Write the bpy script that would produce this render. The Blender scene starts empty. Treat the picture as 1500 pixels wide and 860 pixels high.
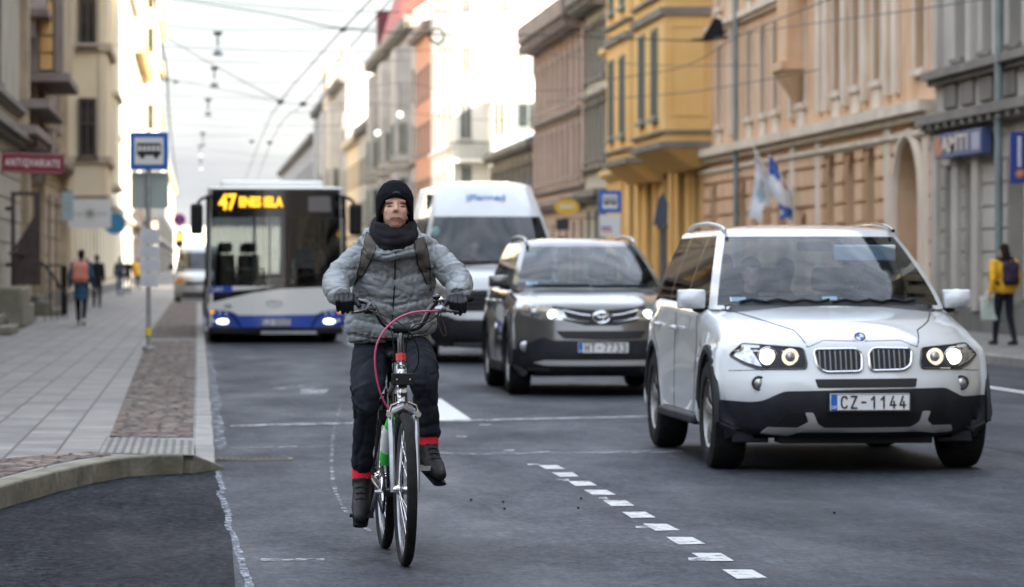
import bpy, math, random
import numpy as np
from mathutils import Vector, Matrix
from mathutils.bvhtree import BVHTree
from mathutils import geometry as MG
R = math.radians
PI = math.pi
rnd = random.Random(7)
scene = bpy.context.scene
COL = scene.collection

# ------------------------------------------------------------------ camera
F = 5200.0                 # focal length in photograph pixels (1500 wide)
CX, HZ, CH = 750.0, 390.0, 1.35
TH = math.atan(460 / F)    # the street's own axis is +Y; the lens looks 5 degrees to its right
cam_d = bpy.data.cameras.new('camera')
cam = bpy.data.objects.new('camera', cam_d)
COL.objects.link(cam)
scene.camera = cam
cam.location = (0, 0, CH)
cam.rotation_euler = (R(90), 0, -TH)
cam_d.sensor_width = 36
cam_d.lens = F / 1500 * 36
cam_d.shift_y = -40 / 1500
cam_d.clip_start = 0.5
cam_d.clip_end = 3000
cam_d.dof.use_dof = True
cam_d.dof.focus_distance = 16.35
cam_d.dof.aperture_fstop = 4.4

# ------------------------------------------------------------------ light
SUN_EL, SUN_AZ = R(17), math.atan2(0.56, -0.83)      # azimuth clockwise from +Y
world = bpy.data.worlds.new('World')
scene.world = world
world.use_nodes = True
wn, wl = world.node_tree.nodes, world.node_tree.links
wn.clear()
sky = wn.new('ShaderNodeTexSky'); sky.sky_type = 'NISHITA'; sky.sun_disc = False
sky.sun_elevation = SUN_EL; sky.sun_rotation = SUN_AZ
sky.air_density = 1.0; sky.dust_density = 1.5
tc = wn.new('ShaderNodeTexCoord')
mp = wn.new('ShaderNodeMapping'); mp.inputs['Scale'].default_value = (1, 1, 3.2)
wl.new(tc.outputs['Generated'], mp.inputs['Vector'])
nz = wn.new('ShaderNodeTexNoise'); nz.inputs['Scale'].default_value = 5.0
nz.inputs['Detail'].default_value = 7; nz.inputs['Roughness'].default_value = 0.55
wl.new(mp.outputs['Vector'], nz.inputs['Vector'])
cr = wn.new('ShaderNodeValToRGB')
cr.color_ramp.elements[0].position = 0.36; cr.color_ramp.elements[0].color = (0.85, 0.85, 0.85, 1)
cr.color_ramp.elements[1].position = 0.6; cr.color_ramp.elements[1].color = (0.97, 0.97, 0.97, 1)
wl.new(nz.outputs['Fac'], cr.inputs['Fac'])
nz2 = wn.new('ShaderNodeTexNoise'); nz2.inputs['Scale'].default_value = 9.0
nz2.inputs['Detail'].default_value = 6
wl.new(mp.outputs['Vector'], nz2.inputs['Vector'])
cr2 = wn.new('ShaderNodeValToRGB')
cr2.color_ramp.elements[0].position = 0.35; cr2.color_ramp.elements[0].color = (0.90, 0.94, 1.01, 1)
cr2.color_ramp.elements[1].position = 0.62; cr2.color_ramp.elements[1].color = (1.5, 1.52, 1.55, 1)
wl.new(nz2.outputs['Fac'], cr2.inputs['Fac'])
mx = wn.new('ShaderNodeMix'); mx.data_type = 'RGBA'
sx_ = wn.new('ShaderNodeSeparateXYZ'); wl.new(tc.outputs['Generated'], sx_.inputs[0])
up_ = wn.new('ShaderNodeMapRange'); up_.inputs['From Min'].default_value = 0.25; up_.inputs['From Max'].default_value = 0.85; up_.inputs['To Min'].default_value = 1.0; up_.inputs['To Max'].default_value = 0.7
wl.new(sx_.outputs['Z'], up_.inputs['Value'])
ml_ = wn.new('ShaderNodeMath'); ml_.operation = 'MULTIPLY'; wl.new(cr.outputs['Color'], ml_.inputs[0]); wl.new(up_.outputs[0], ml_.inputs[1])
wl.new(ml_.outputs[0], mx.inputs[0]); wl.new(sky.outputs['Color'], mx.inputs[6]); 
lift = wn.new('ShaderNodeMapRange'); lift.inputs['From Min'].default_value = 0.10; lift.inputs['From Max'].default_value = 0.55; lift.inputs['To Min'].default_value = 0.0; lift.inputs['To Max'].default_value = 1.0
sy_ = wn.new('ShaderNodeSeparateXYZ'); wl.new(tc.outputs['Generated'], sy_.inputs[0]); wl.new(sy_.outputs['Z'], lift.inputs['Value'])
lc_ = wn.new('ShaderNodeMix'); lc_.data_type = 'RGBA'; lc_.inputs[6].default_value = (1, 1, 1, 1); lc_.inputs[7].default_value = (3.35, 3.55, 3.9, 1); wl.new(lift.outputs[0], lc_.inputs[0])
mc_ = wn.new('ShaderNodeMix'); mc_.data_type = 'RGBA'; mc_.blend_type = 'MULTIPLY'; mc_.inputs[0].default_value = 1
wl.new(cr2.outputs['Color'], mc_.inputs[6]); wl.new(lc_.outputs[2], mc_.inputs[7]); wl.new(mc_.outputs[2], mx.inputs[7])
bg = wn.new('ShaderNodeBackground'); bg.inputs['Strength'].default_value = 0.10
wl.new(mx.outputs[2], bg.inputs['Color'])
wo = wn.new('ShaderNodeOutputWorld'); wl.new(bg.outputs['Background'], wo.inputs['Surface'])

sun_d = bpy.data.lights.new('sun', 'SUN'); sun_d.energy = 3.2; sun_d.angle = R(0.5); sun_d.color = (1.0, 0.90, 0.76)
sun = bpy.data.objects.new('sun', sun_d); COL.objects.link(sun)
to_sun = Vector((math.sin(SUN_AZ) * math.cos(SUN_EL), math.cos(SUN_AZ) * math.cos(SUN_EL), math.sin(SUN_EL)))
sun.rotation_euler = to_sun.to_track_quat('Z', 'Y').to_euler()
sun.location = (20, -20, 60)

vs = scene.view_settings
scene.display_settings.display_device = 'sRGB'
vs.view_transform = 'Standard'; vs.look = 'None'; vs.gamma = 1; vs.use_curve_mapping = False
vs.exposure = 2.8
cy = scene.cycles
cy.max_bounces = 6; cy.diffuse_bounces = 3; cy.glossy_bounces = 3; cy.transmission_bounces = 4; cy.transparent_max_bounces = 16
cy.caustics_reflective = False; cy.caustics_refractive = False
cy.sample_clamp_indirect = 4.0
cy.use_denoising = True

# ------------------------------------------------------------------ pixel of the photograph -> place in the street
FW = Vector((math.sin(TH), math.cos(TH), 0)); RT = Vector((math.cos(TH), -math.sin(TH), 0))
def at(px, D, py=HZ):
    """the point D metres in front of the lens seen at that pixel"""
    return FW * D + RT * ((px - CX) * D / F) + Vector((0, 0, CH + (HZ - py) * D / F))
def gnd(px, py, z=0.0):
    D = F * (CH - z) / (py - HZ)
    p = at(px, D); p.z = z
    return p
def SY(px, L):
    """distance along the street where the plane x = L shows at column px"""
    return L / math.tan(math.atan((px - CX) / F) + TH)
def ZZ(px, py, L):
    """height seen at the pixel on the plane x = L"""
    Y = SY(px, L); D = L * math.sin(TH) + Y * math.cos(TH)
    return CH + (HZ - py) * D / F
def smooth01(a, b, v):
    t = min(1, max(0, (v - a) / (b - a))); return t * t * (3 - 2 * t)

# ------------------------------------------------------------------ meshes
class MB:
    def __init__(s): s.v = []; s.f = []
    def add(s, vs_, fs_):
        o = len(s.v); s.v.extend([tuple(p) for p in vs_]); s.f.extend([tuple(i + o for i in f) for f in fs_]); return s
    def box(s, x0, x1, y0, y1, z0, z1):
        return s.add([(x0,y0,z0),(x1,y0,z0),(x1,y1,z0),(x0,y1,z0),(x0,y0,z1),(x1,y0,z1),(x1,y1,z1),(x0,y1,z1)],
                     [(0,3,2,1),(4,5,6,7),(0,1,5,4),(1,2,6,5),(2,3,7,6),(3,0,4,7)])
    def quad(s, a, b, c, d): return s.add([a, b, c, d], [(0, 1, 2, 3)])
    def prism(s, poly, axis, a, b):
        """poly: list of 2D points; extruded along axis (0 x,1 y,2 z) from a to b"""
        n = len(poly)
        def P(p, t):
            if axis == 0: return (t, p[0], p[1])
            if axis == 1: return (p[0], t, p[1])
            return (p[0], p[1], t)
        vs_ = [P(p, a) for p in poly] + [P(p, b) for p in poly]
        fs_ = [tuple(range(n)), tuple(range(2*n-1, n-1, -1))] + [(i, i+n, (i+1) % n + n, (i+1) % n) for i in range(n)]
        return s.add(vs_, fs_)
    def tube(s, pts, r, n=8, closed=False, caps=True, flat=None, up=None):
        """sweep a circle (or an ellipse r x flat) along pts; r may be a list"""
        pts = [Vector(p) for p in pts]; m = len(pts)
        rs = r if isinstance(r, (list, tuple)) else [r] * m
        prev = None; vs_ = []
        for i, p in enumerate(pts):
            if closed: t = pts[(i+1) % m] - pts[i-1]
            else: t = pts[min(i+1, m-1)] - pts[max(i-1, 0)]
            if t.length < 1e-9: t = Vector((0, 0, 1))
            t.normalize()
            if prev is None:
                ref = Vector(up) if up is not None else (Vector((0, 0, 1)) if abs(t.z) < 0.9 else Vector((0, 1, 0)))
                u = (ref - t * ref.dot(t)).normalized()
            else:
                u = prev - t * prev.dot(t)
                u = u.normalized() if u.length > 1e-6 else Vector((1, 0, 0))
            prev = u; w = t.cross(u)
            fl = rs[i] if flat is None else (flat[i] if isinstance(flat, (list, tuple)) else flat)
            for k in range(n):
                a = 2 * PI * k / n
                vs_.append(p + u * (math.cos(a) * rs[i]) + w * (math.sin(a) * fl))
        fs_ = []
        for i in range(m if closed else m - 1):
            j = (i + 1) % m
            for k in range(n):
                l = (k + 1) % n
                fs_.append((i*n+k, i*n+l, j*n+l, j*n+k))
        if caps and not closed:
            fs_.append(tuple(range(n-1, -1, -1))); fs_.append(tuple((m-1)*n + k for k in range(n)))
        return s.add(vs_, fs_)
    def cyl(s, a, b, r, n=16, r2=None): return s.tube([a, b], [r, r if r2 is None else r2], n)
    def lathe(s, prof, c=(0,0,0), axis=2, n=24):
        """prof: (radius, height) list"""
        vs_ = []
        for (r, h) in prof:
            for k in range(n):
                a = 2*PI*k/n; x, y = r*math.cos(a), r*math.sin(a)
                q = (x, y, h) if axis == 2 else ((x, h, y) if axis == 1 else (h, x, y))
                vs_.append((q[0]+c[0], q[1]+c[1], q[2]+c[2]))
        fs_ = [(i*n+k, i*n+(k+1) % n, (i+1)*n+(k+1) % n, (i+1)*n+k) for i in range(len(prof)-1) for k in range(n)]
        return s.add(vs_, fs_)
    def ell(s, c, r, n=16, m=10, rot=None):
        vs_ = []; fs_ = []
        M = rot.to_3x3() if rot is not None else Matrix.Identity(3)
        rr = r if isinstance(r, (tuple, list)) else (r, r, r)
        for i in range(m + 1):
            th = PI * i / m
            for k in range(n):
                a = 2*PI*k/n
                p = M @ Vector((rr[0]*math.sin(th)*math.cos(a), rr[1]*math.sin(th)*math.sin(a), rr[2]*math.cos(th)))
                vs_.append((p.x+c[0], p.y+c[1], p.z+c[2]))
        for i in range(m):
            for k in range(n):
                l = (k+1) % n
                fs_.append((i*n+k, (i+1)*n+k, (i+1)*n+l, i*n+l))
        return s.add(vs_, fs_)
    def cap(s, a, b, r0, r1, n=12):
        """rounded tapered capsule"""
        a = Vector(a); b = Vector(b); t = b - a; L = t.length
        if L < 1e-6: return s.ell(a, r0)
        t.normalize()
        pts = []; rs = []
        for k in range(1, 5):
            q = PI/2 * k / 4; pts.append(a - t * (r0*math.cos(q))); rs.append(r0*math.sin(q) + 1e-4)
        for k in range(4, 0, -1):
            q = PI/2 * k / 4; pts.append(b + t * (r1*math.cos(q))); rs.append(r1*math.sin(q) + 1e-4)
        return s.tube(pts, rs, n)
    def xf(s, M):
        s.v = [tuple(M @ Vector(p)) for p in s.v]; return s

def finish(me, angle=35, smooth=True):
    if smooth and len(me.polygons):
        me.polygons.foreach_set('use_smooth', [True] * len(me.polygons))
        me.set_sharp_from_angle(angle=R(angle))
    me.update()

def new_mesh(name, mb, mat, angle=35, smooth=True, fix=True):
    me = bpy.data.meshes.new(name)
    me.from_pydata(mb.v, [], mb.f)
    me.validate()
    if fix:
        import bmesh
        bm = bmesh.new(); bm.from_mesh(me)
        bmesh.ops.remove_doubles(bm, verts=bm.verts, dist=1e-5)
        bmesh.ops.recalc_face_normals(bm, faces=bm.faces)
        bm.to_mesh(me); bm.free()
    if mat is not None: me.materials.append(mat)
    finish(me, angle, smooth)
    return me

def obj(name, mb, mat, parent=None, angle=35, smooth=True, loc=None, rot=None, label=None, fix=True, bevel=0):
    me = mb if isinstance(mb, bpy.types.Mesh) else new_mesh(name, mb, mat, angle, smooth, fix)
    o = bpy.data.objects.new(name, me); COL.objects.link(o)
    if parent is not None: o.parent = parent
    if loc is not None: o.location = loc
    if rot is not None: o.rotation_euler = rot
    if label: o['label'] = label
    if bevel:
        b = o.modifiers.new('bevel', 'BEVEL'); b.width = bevel; b.segments = 2; b.limit_method = 'ANGLE'; b.angle_limit = R(40)
    return o

def tag(o, label, cat, group=None, kind=None):
    o['label'] = label
    if cat: o['category'] = cat
    if group: o['group'] = group
    if kind: o['kind'] = kind
    return o
def thing(name, label, cat, loc=(0,0,0), rotz=0, group=None):
    o = bpy.data.objects.new(name, None); COL.objects.link(o)
    o.location = loc; o.rotation_euler = (0, 0, rotz); o.empty_display_size = 0.2
    return tag(o, label, cat, group)
def struct(name, mb, mat, **k):
    o = obj(name, mb, mat, **k); o['kind'] = 'structure'; return o
def kids(o): return [c for c in COL.objects if c.parent is o]
def copy_tree(o, parent=None, index=None):
    if index is None:
        index = {}
        for c in COL.objects:
            if c.parent is not None: index.setdefault(c.parent.name, []).append(c)
    c = o.copy(); COL.objects.link(c)
    if parent is not None: c.parent = parent
    for ch in index.get(o.name, []): copy_tree(ch, c, index)
    return c

def evaluated(o):
    """mesh of o with its modifiers applied"""
    dg = bpy.context.evaluated_depsgraph_get()
    me = bpy.data.meshes.new_from_object(o.evaluated_get(dg))
    return me
def organic(name, mb, mat, parent=None, voxel=0.008, smooth=3, label=None, disp=None, factor=0.5, loc=None):
    """many overlapping rounded pieces grown into one continuous skin"""
    me = bpy.data.meshes.new(name); me.from_pydata(mb.v, [], mb.f)
    t = bpy.data.objects.new('t', me); COL.objects.link(t)
    m = t.modifiers.new('r', 'REMESH'); m.mode = 'VOXEL'; m.voxel_size = voxel; m.adaptivity = 0
    if smooth:
        k = t.modifiers.new('s', 'SMOOTH'); k.iterations = smooth; k.factor = factor
    me2 = evaluated(t)
    bpy.data.objects.remove(t); bpy.data.meshes.remove(me)
    me2.name = name
    me2.materials.clear(); me2.materials.append(mat)
    if disp is not None:
        n = len(me2.vertices); co = np.empty(n*3); me2.vertices.foreach_get('co', co); co = co.reshape(-1, 3)
        no = np.empty(n*3); me2.vertices.foreach_get('normal', no); no = no.reshape(-1, 3)
        co = co + no * disp(co, no)[:, None]
        me2.vertices.foreach_set('co', co.ravel())
    me2.polygons.foreach_set('use_smooth', [True]*len(me2.polygons)); me2.update()
    return obj(name, me2, None, parent, label=label, loc=loc)

def catmull(pts, sub=6, closed=False):
    pts = [np.array(p, float) for p in pts]; n = len(pts); out = []
    rng = range(n if closed else n - 1)
    for i in rng:
        if closed: a, b, c, d = pts[i-1], pts[i], pts[(i+1) % n], pts[(i+2) % n]
        else: a, b, c, d = pts[max(i-1, 0)], pts[i], pts[i+1], pts[min(i+2, n-1)]
        for k in range(sub):
            t = k / sub
            out.append(0.5*((2*b) + (c-a)*t + (2*a-5*b+4*c-d)*t*t + (3*b-a-3*c+d)*t**3))
    if not closed: out.append(pts[-1])
    return out

def text_mb(txt, size, depth=0.004, font_bold=0.0, spacing=1.0):
    """lettering as real extruded shapes in the x-z plane, centred, facing -y"""
    cu = bpy.data.curves.new('t', 'FONT'); cu.body = txt; cu.size = size; cu.extrude = depth/2
    cu.align_x = 'CENTER'; cu.align_y = 'CENTER'; cu.offset = font_bold; cu.space_character = spacing
    cu.resolution_u = 3
    o = bpy.data.objects.new('t', cu); COL.objects.link(o)
    dg = bpy.context.evaluated_depsgraph_get(); dg.update()
    me = bpy.data.meshes.new_from_object(o.evaluated_get(dg))
    mb = MB()
    mb.v = [(v.co.x, -v.co.z, v.co.y) for v in me.vertices]
    mb.f = [tuple(p.vertices) for p in me.polygons]
    bpy.data.objects.remove(o); bpy.data.curves.remove(cu); bpy.data.meshes.remove(me)
    return mb

# ------------------------------------------------------------------ materials
def mat(name, col, rough=0.6, metal=0.0, col2=None, scale=4.0, detail=5, bump=0.0, bscale=None, bdist=0.02, spec=0.5,
        coat=0.0, stretch=(1, 1, 1), sheen=0.0, lo=0.35, hi=0.65, rough2=None, emit=None, estr=1.0, coords='Object'):
    m = bpy.data.materials.new(name); m.use_nodes = True
    N, L = m.node_tree.nodes, m.node_tree.links
    b = N['Principled BSDF']
    b.inputs['Roughness'].default_value = rough; b.inputs['Metallic'].default_value = metal
    b.inputs['Specular IOR Level'].default_value = spec
    b.inputs['Base Color'].default_value = (*col, 1)
    if coat: b.inputs['Coat Weight'].default_value = coat; b.inputs['Coat Roughness'].default_value = 0.04
    if sheen: b.inputs['Sheen Weight'].default_value = sheen
    if emit: b.inputs['Emission Color'].default_value = (*emit, 1); b.inputs['Emission Strength'].default_value = estr
    mpn = None
    if col2 is not None or bump:
        t = N.new('ShaderNodeTexCoord'); mpn = N.new('ShaderNodeMapping'); mpn.inputs['Scale'].default_value = stretch
        L.new(t.outputs[coords], mpn.inputs['Vector'])
    if col2 is not None:
        z = N.new('ShaderNodeTexNoise'); z.inputs['Scale'].default_value = scale; z.inputs['Detail'].default_value = detail
        z.inputs['Roughness'].default_value = 0.6
        L.new(mpn.outputs['Vector'], z.inputs['Vector'])
        rp = N.new('ShaderNodeValToRGB'); rp.color_ramp.elements[0].position = lo; rp.color_ramp.elements[1].position = hi
        rp.color_ramp.elements[0].color = (*col, 1); rp.color_ramp.elements[1].color = (*col2, 1)
        L.new(z.outputs['Fac'], rp.inputs['Fac']); L.new(rp.outputs['Color'], b.inputs['Base Color'])
        if rough2 is not None:
            mr = N.new('ShaderNodeMapRange'); mr.inputs['From Min'].default_value = lo; mr.inputs['From Max'].default_value = hi
            mr.inputs['To Min'].default_value = rough; mr.inputs['To Max'].default_value = rough2
            L.new(z.outputs['Fac'], mr.inputs['Value']); L.new(mr.outputs['Result'], b.inputs['Roughness'])
    if bump:
        z2 = N.new('ShaderNodeTexNoise'); z2.inputs['Scale'].default_value = bscale or scale*4; z2.inputs['Detail'].default_value = 4
        L.new(mpn.outputs['Vector'], z2.inputs['Vector'])
        bp = N.new('ShaderNodeBump'); bp.inputs['Strength'].default_value = bump; bp.inputs['Distance'].default_value = bdist
        L.new(z2.outputs['Fac'], bp.inputs['Height']); L.new(bp.outputs['Normal'], b.inputs['Normal'])
    return m
def glass_mat(name, tint=(0.55, 0.6, 0.62), refl=1.5, rough=0.02, base=0.04):
    m = bpy.data.materials.new(name); m.use_nodes = True
    N, L = m.node_tree.nodes, m.node_tree.links
    N.clear()
    o = N.new('ShaderNodeOutputMaterial'); tr = N.new('ShaderNodeBsdfTransparent'); tr.inputs['Color'].default_value = (*tint, 1)
    gl = N.new('ShaderNodeBsdfGlossy'); gl.inputs['Roughness'].default_value = rough
    lw = N.new('ShaderNodeFresnel'); lw.inputs['IOR'].default_value = refl
    ad = N.new('ShaderNodeMath'); ad.operation = 'ADD'; ad.inputs[1].default_value = base; ad.use_clamp = True
    L.new(lw.outputs['Fac'], ad.inputs[0])
    mixn = N.new('ShaderNodeMixShader'); L.new(ad.outputs[0], mixn.inputs['Fac'])
    L.new(tr.outputs[0], mixn.inputs[1]); L.new(gl.outputs[0], mixn.inputs[2]); L.new(mixn.outputs[0], o.inputs['Surface'])
    return m
M = {}
M['chrome'] = mat('chrome', (0.75, 0.75, 0.76), 0.12, 1.0)
M['steel'] = mat('galvanised_steel', (0.36, 0.38, 0.39), 0.42, 0.8, col2=(0.5, 0.52, 0.53), scale=12)
M['black_plastic'] = mat('black_plastic', (0.007, 0.0075, 0.009), 0.5, col2=(0.012, 0.0125, 0.014), scale=9, spec=.25)
M['dark_trim'] = mat('dark_grey_trim', (0.014, 0.0155, 0.021), 0.6, col2=(0.024, 0.026, 0.032), spec=.25, scale=6, bump=0.1, bscale=200, bdist=0.002)
M['black_gloss'] = mat('black_gloss', (0.008, 0.008, 0.01), 0.12, coat=0.5)
M['rubber'] = mat('tyre_rubber', (0.007, 0.007, 0.008), 0.8, col2=(0.017, 0.0165, 0.0165), spec=.2, scale=14)
M['white_sign'] = mat('white_sign_face', (0.72, 0.73, 0.72), 0.4)
M['lettering_black'] = mat('lettering_black', (0.01, 0.01, 0.012), 0.5)
M['lettering_white'] = mat('lettering_white', (0.8, 0.8, 0.78), 0.5)
M['sign_blue'] = mat('sign_blue', (0.012, 0.12, 0.48), 0.35)
M['iron'] = mat('black_iron', (0.010, 0.010, 0.011), 0.55, 0.1, spec=.25)
M['pane'] = mat('window_glass', (0.012, 0.016, 0.02), 0.08, col2=(0.05, 0.058, 0.06), scale=0.9, spec=0.6)
M['interior'] = mat('dark_interior_fabric', (0.035, 0.04, 0.048), 0.8, col2=(0.055, 0.06, 0.07), scale=6)
M['skin'] = mat('skin', (0.56, 0.29, 0.21), 0.45, col2=(0.66, 0.42, 0.32), scale=22, bump=0.2, bscale=120, bdist=0.002)
M['head_glow'] = mat('headlamp_bulb', (0.9, 0.9, 0.85), 0.2, emit=(1.0, 0.93, 0.8), estr=.8)
M['warm_glow'] = mat('warm_lamp_ring', (0.9, 0.8, 0.6), 0.2, emit=(1.0, 0.78, 0.48), estr=0.16)
M['lens'] = mat('lamp_reflector', (0.30, 0.32, 0.34), 0.18, 0.85, col2=(0.62, 0.63, 0.64), scale=26, detail=2)
M['amber'] = mat('amber_lens', (0.75, 0.22, 0.02), 0.25)

GL = {'C': [[(.9,.82),(.8,.95),(.5,1.0),(.2,.92),(.08,.7),(.08,.3),(.2,.08),(.5,0),(.8,.05),(.9,.18)]], 'Z': [[(.08,1),(.9,1),(.08,0),(.92,0)]], '-': [[(.2,.5),(.8,.5)]],
 '1': [[(.2,.72),(.62,1),(.62,0)]], '4': [[(.68,0),(.68,.55)],[(.55,1),(.1,.25),(.95,.25)]], 'H': [[(.1,0),(.1,1)],[(.1,.52),(.9,.52)],[(.9,0),(.9,1)]], 'T': [[(.05,1),(.95,1)],[(.5,1),(.5,0)]],
 '7': [[(.08,1),(.92,1),(.4,0)]], '3': [[(.12,.86),(.35,1),(.65,1),(.86,.85),(.86,.65),(.6,.53),(.4,.53)],[(.6,.53),(.88,.4),(.9,.16),(.68,0),(.32,0),(.1,.14)]],
 'L': [[(.12,1),(.12,0),(.9,0)]], 'U': [[(.1,1),(.1,.25),(.3,0),(.7,0),(.9,.25),(.9,1)]], '8': [[(.5,.54),(.2,.62),(.14,.82),(.3,1),(.7,1),(.86,.82),(.8,.62),(.5,.54),(.12,.4),(.1,.16),(.3,0),(.7,0),(.9,.16),(.88,.4),(.5,.54)]],
 '0': [[(.5,1),(.18,.9),(.08,.6),(.08,.4),(.18,.1),(.5,0),(.82,.1),(.92,.4),(.92,.6),(.82,.9),(.5,1)]], '5': [[(.85,1),(.18,1),(.14,.55),(.5,.62),(.85,.5),(.9,.2),(.7,0),(.3,0),(.1,.14)]],
 'K': [[(.1,0),(.1,1)],[(.9,1),(.12,.4)],[(.4,.6),(.92,0)]], 'P': [[(.1,0),(.1,1),(.65,1),(.9,.85),(.9,.65),(.65,.48),(.1,.48)]], '2': [[(.1,.8),(.3,1),(.7,1),(.9,.8),(.85,.6),(.08,0),(.92,0)]]}
def plate_text(txt, h, w, th):
    """number plate lettering drawn in strokes"""
    mb = MB(); gw = w/len(txt); cw = gw*.66
    for i, ch_ in enumerate(txt):
        x0 = -w/2 + gw*i + (gw-cw)/2
        for st in GL.get(ch_, []):
            pts = [(x0 + p[0]*cw, p[1]*h - h/2) for p in st]
            for a, b in zip(pts, pts[1:]):
                mb.tube([(a[0], 0, a[1]), (b[0], 0, b[1])], th/2, 6, flat=.0012, up=(Vector((b[1]-a[1], 0, a[0]-b[0])).normalized()))
            for p in pts: mb.cyl((p[0], -.0012, p[1]), (p[0], .0012, p[1]), th/2, 8)
    return mb
# ================================================================== ground
def ground_mat(name='asphalt', k=1.0, rough_k=1.0):
    m = bpy.data.materials.new(name); m.use_nodes = True
    N, L = m.node_tree.nodes, m.node_tree.links; b = N['Principled BSDF']; b.inputs['Specular IOR Level'].default_value = 0.18 if rough_k < 1.2 else 0.02
    t = N.new('ShaderNodeTexCoord')
    def noise(sc, det, st=(1, 1, 1), ro=0.6):
        mp_ = N.new('ShaderNodeMapping'); mp_.inputs['Scale'].default_value = st; L.new(t.outputs['Object'], mp_.inputs['Vector'])
        z = N.new('ShaderNodeTexNoise'); z.inputs['Scale'].default_value = sc; z.inputs['Detail'].default_value = det; z.inputs['Roughness'].default_value = ro
        L.new(mp_.outputs['Vector'], z.inputs['Vector']); return z
    def ramp(src, p0, c0, p1, c1):
        r = N.new('ShaderNodeValToRGB'); r.color_ramp.elements[0].position = p0; r.color_ramp.elements[1].position = p1
        r.color_ramp.elements[0].color = (*c0, 1); r.color_ramp.elements[1].color = (*c1, 1)
        L.new(src.outputs['Fac'], r.inputs['Fac']); return r
    def mul(a, bb):
        x = N.new('ShaderNodeMix'); x.data_type = 'RGBA'; x.blend_type = 'MULTIPLY'; x.inputs[0].default_value = 1
        L.new(a, x.inputs[6]); L.new(bb, x.inputs[7]); return x.outputs[2]
    a = ramp(noise(0.7, 6, (1, 0.25, 1)), 0.32, (0.017, 0.0195, 0.026), 0.68, (0.047, 0.051, 0.062))     # worn lanes
    c = ramp(noise(5, 8, (1.2, 0.5, 1), 0.75), 0.3, (0.5, 0.5, 0.51), 0.7, (1.5, 1.5, 1.5))           # patches
    g = ramp(noise(60, 6, ro=.8), 0.28, (0.25, 0.25, 0.25), 0.72, (1.9, 1.9, 1.9))                         # grains
    g2 = ramp(noise(24, 4, (1, .45, 1), ro=.7), 0.34, (1-.5*rough_k,)*3, 0.66, (1+.6*rough_k,)*3)
    tone = N.new('ShaderNodeRGB'); tone.outputs[0].default_value = (k, k, k, 1)
    col = mul(mul(mul(mul(a.outputs['Color'], c.outputs['Color']), g.outputs['Color']), g2.outputs['Color']), tone.outputs[0])
    L.new(col, b.inputs['Base Color'])
    rr = ramp(noise(1.1, 5, (1, 0.3, 1)), 0.3, (0.5,)*3, 0.7, (0.8,)*3); L.new(rr.outputs['Color'], b.inputs['Roughness'])
    bp = N.new('ShaderNodeBump'); bp.inputs['Strength'].default_value = 0.65; bp.inputs['Distance'].default_value = 0.008
    L.new(noise(70, 4).outputs['Fac'], bp.inputs['Height']); L.new(bp.outputs['Normal'], b.inputs['Normal'])
    return m
M['asphalt'] = ground_mat()
M['asphalt_rough'] = mat('coarse_dark_asphalt', (0.009, 0.010, 0.014), 0.8, col2=(0.050, 0.054, 0.066), scale=3.0, detail=14, bump=1.0, bscale=45, bdist=0.02,
                         stretch=(0.7, 1.0, 1), lo=0.36, hi=0.66, spec=.15)
M['asphalt_rough'] = ground_mat('coarse_dark_asphalt', .46, 1.6)
M['paint'] = mat('worn_road_paint', (0.50, 0.51, 0.52), 0.6, col2=(0.72, 0.72, 0.70), scale=14, detail=8, bump=0.3, bscale=80, bdist=0.004)
def fade_paint(name, cut=0.5, col=(0.6, 0.61, 0.62), sc=7, st=(1, 1, 1)):
    """paint that has flaked off in patches and lets the asphalt show"""
    m = mat(name, col, 0.6); N, L = m.node_tree.nodes, m.node_tree.links
    b = N['Principled BSDF']; o = N['Material Output']
    t = N.new('ShaderNodeTexCoord'); mpp = N.new('ShaderNodeMapping'); mpp.inputs['Scale'].default_value = st
    L.new(t.outputs['Object'], mpp.inputs['Vector'])
    z = N.new('ShaderNodeTexNoise'); z.inputs['Scale'].default_value = sc; z.inputs['Detail'].default_value = 9; z.inputs['Roughness'].default_value = 0.75
    L.new(mpp.outputs['Vector'], z.inputs['Vector'])
    r = N.new('ShaderNodeValToRGB'); r.color_ramp.elements[0].position = cut - 0.08; r.color_ramp.elements[1].position = cut + 0.08
    L.new(z.outputs['Fac'], r.inputs['Fac'])
    tr = N.new('ShaderNodeBsdfTransparent'); mixn = N.new('ShaderNodeMixShader')
    L.new(r.outputs['Color'], mixn.inputs['Fac']); L.new(tr.outputs[0], mixn.inputs[1]); L.new(b.outputs[0], mixn.inputs[2])
    L.new(mixn.outputs[0], o.inputs['Surface'])
    return m
M['paint_flaky'] = fade_paint('flaked_road_paint', 0.5, (0.42, 0.43, 0.45))
M['paint_ghost'] = fade_paint('nearly_gone_road_paint', 0.56, (0.36, 0.37, 0.39), 5)
M['paint_worn'] = fade_paint('worn_dash_paint', 0.41, (0.50, 0.50, 0.49), 13)
M['salt'] = fade_paint('pale_crack_filler', 0.53, (0.30, 0.33, 0.38), 22)
M['dust'] = fade_paint('pale_gutter_dust', 0.52, (0.20, 0.22, 0.25), 5, (1.5, 0.6, 1))

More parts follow.
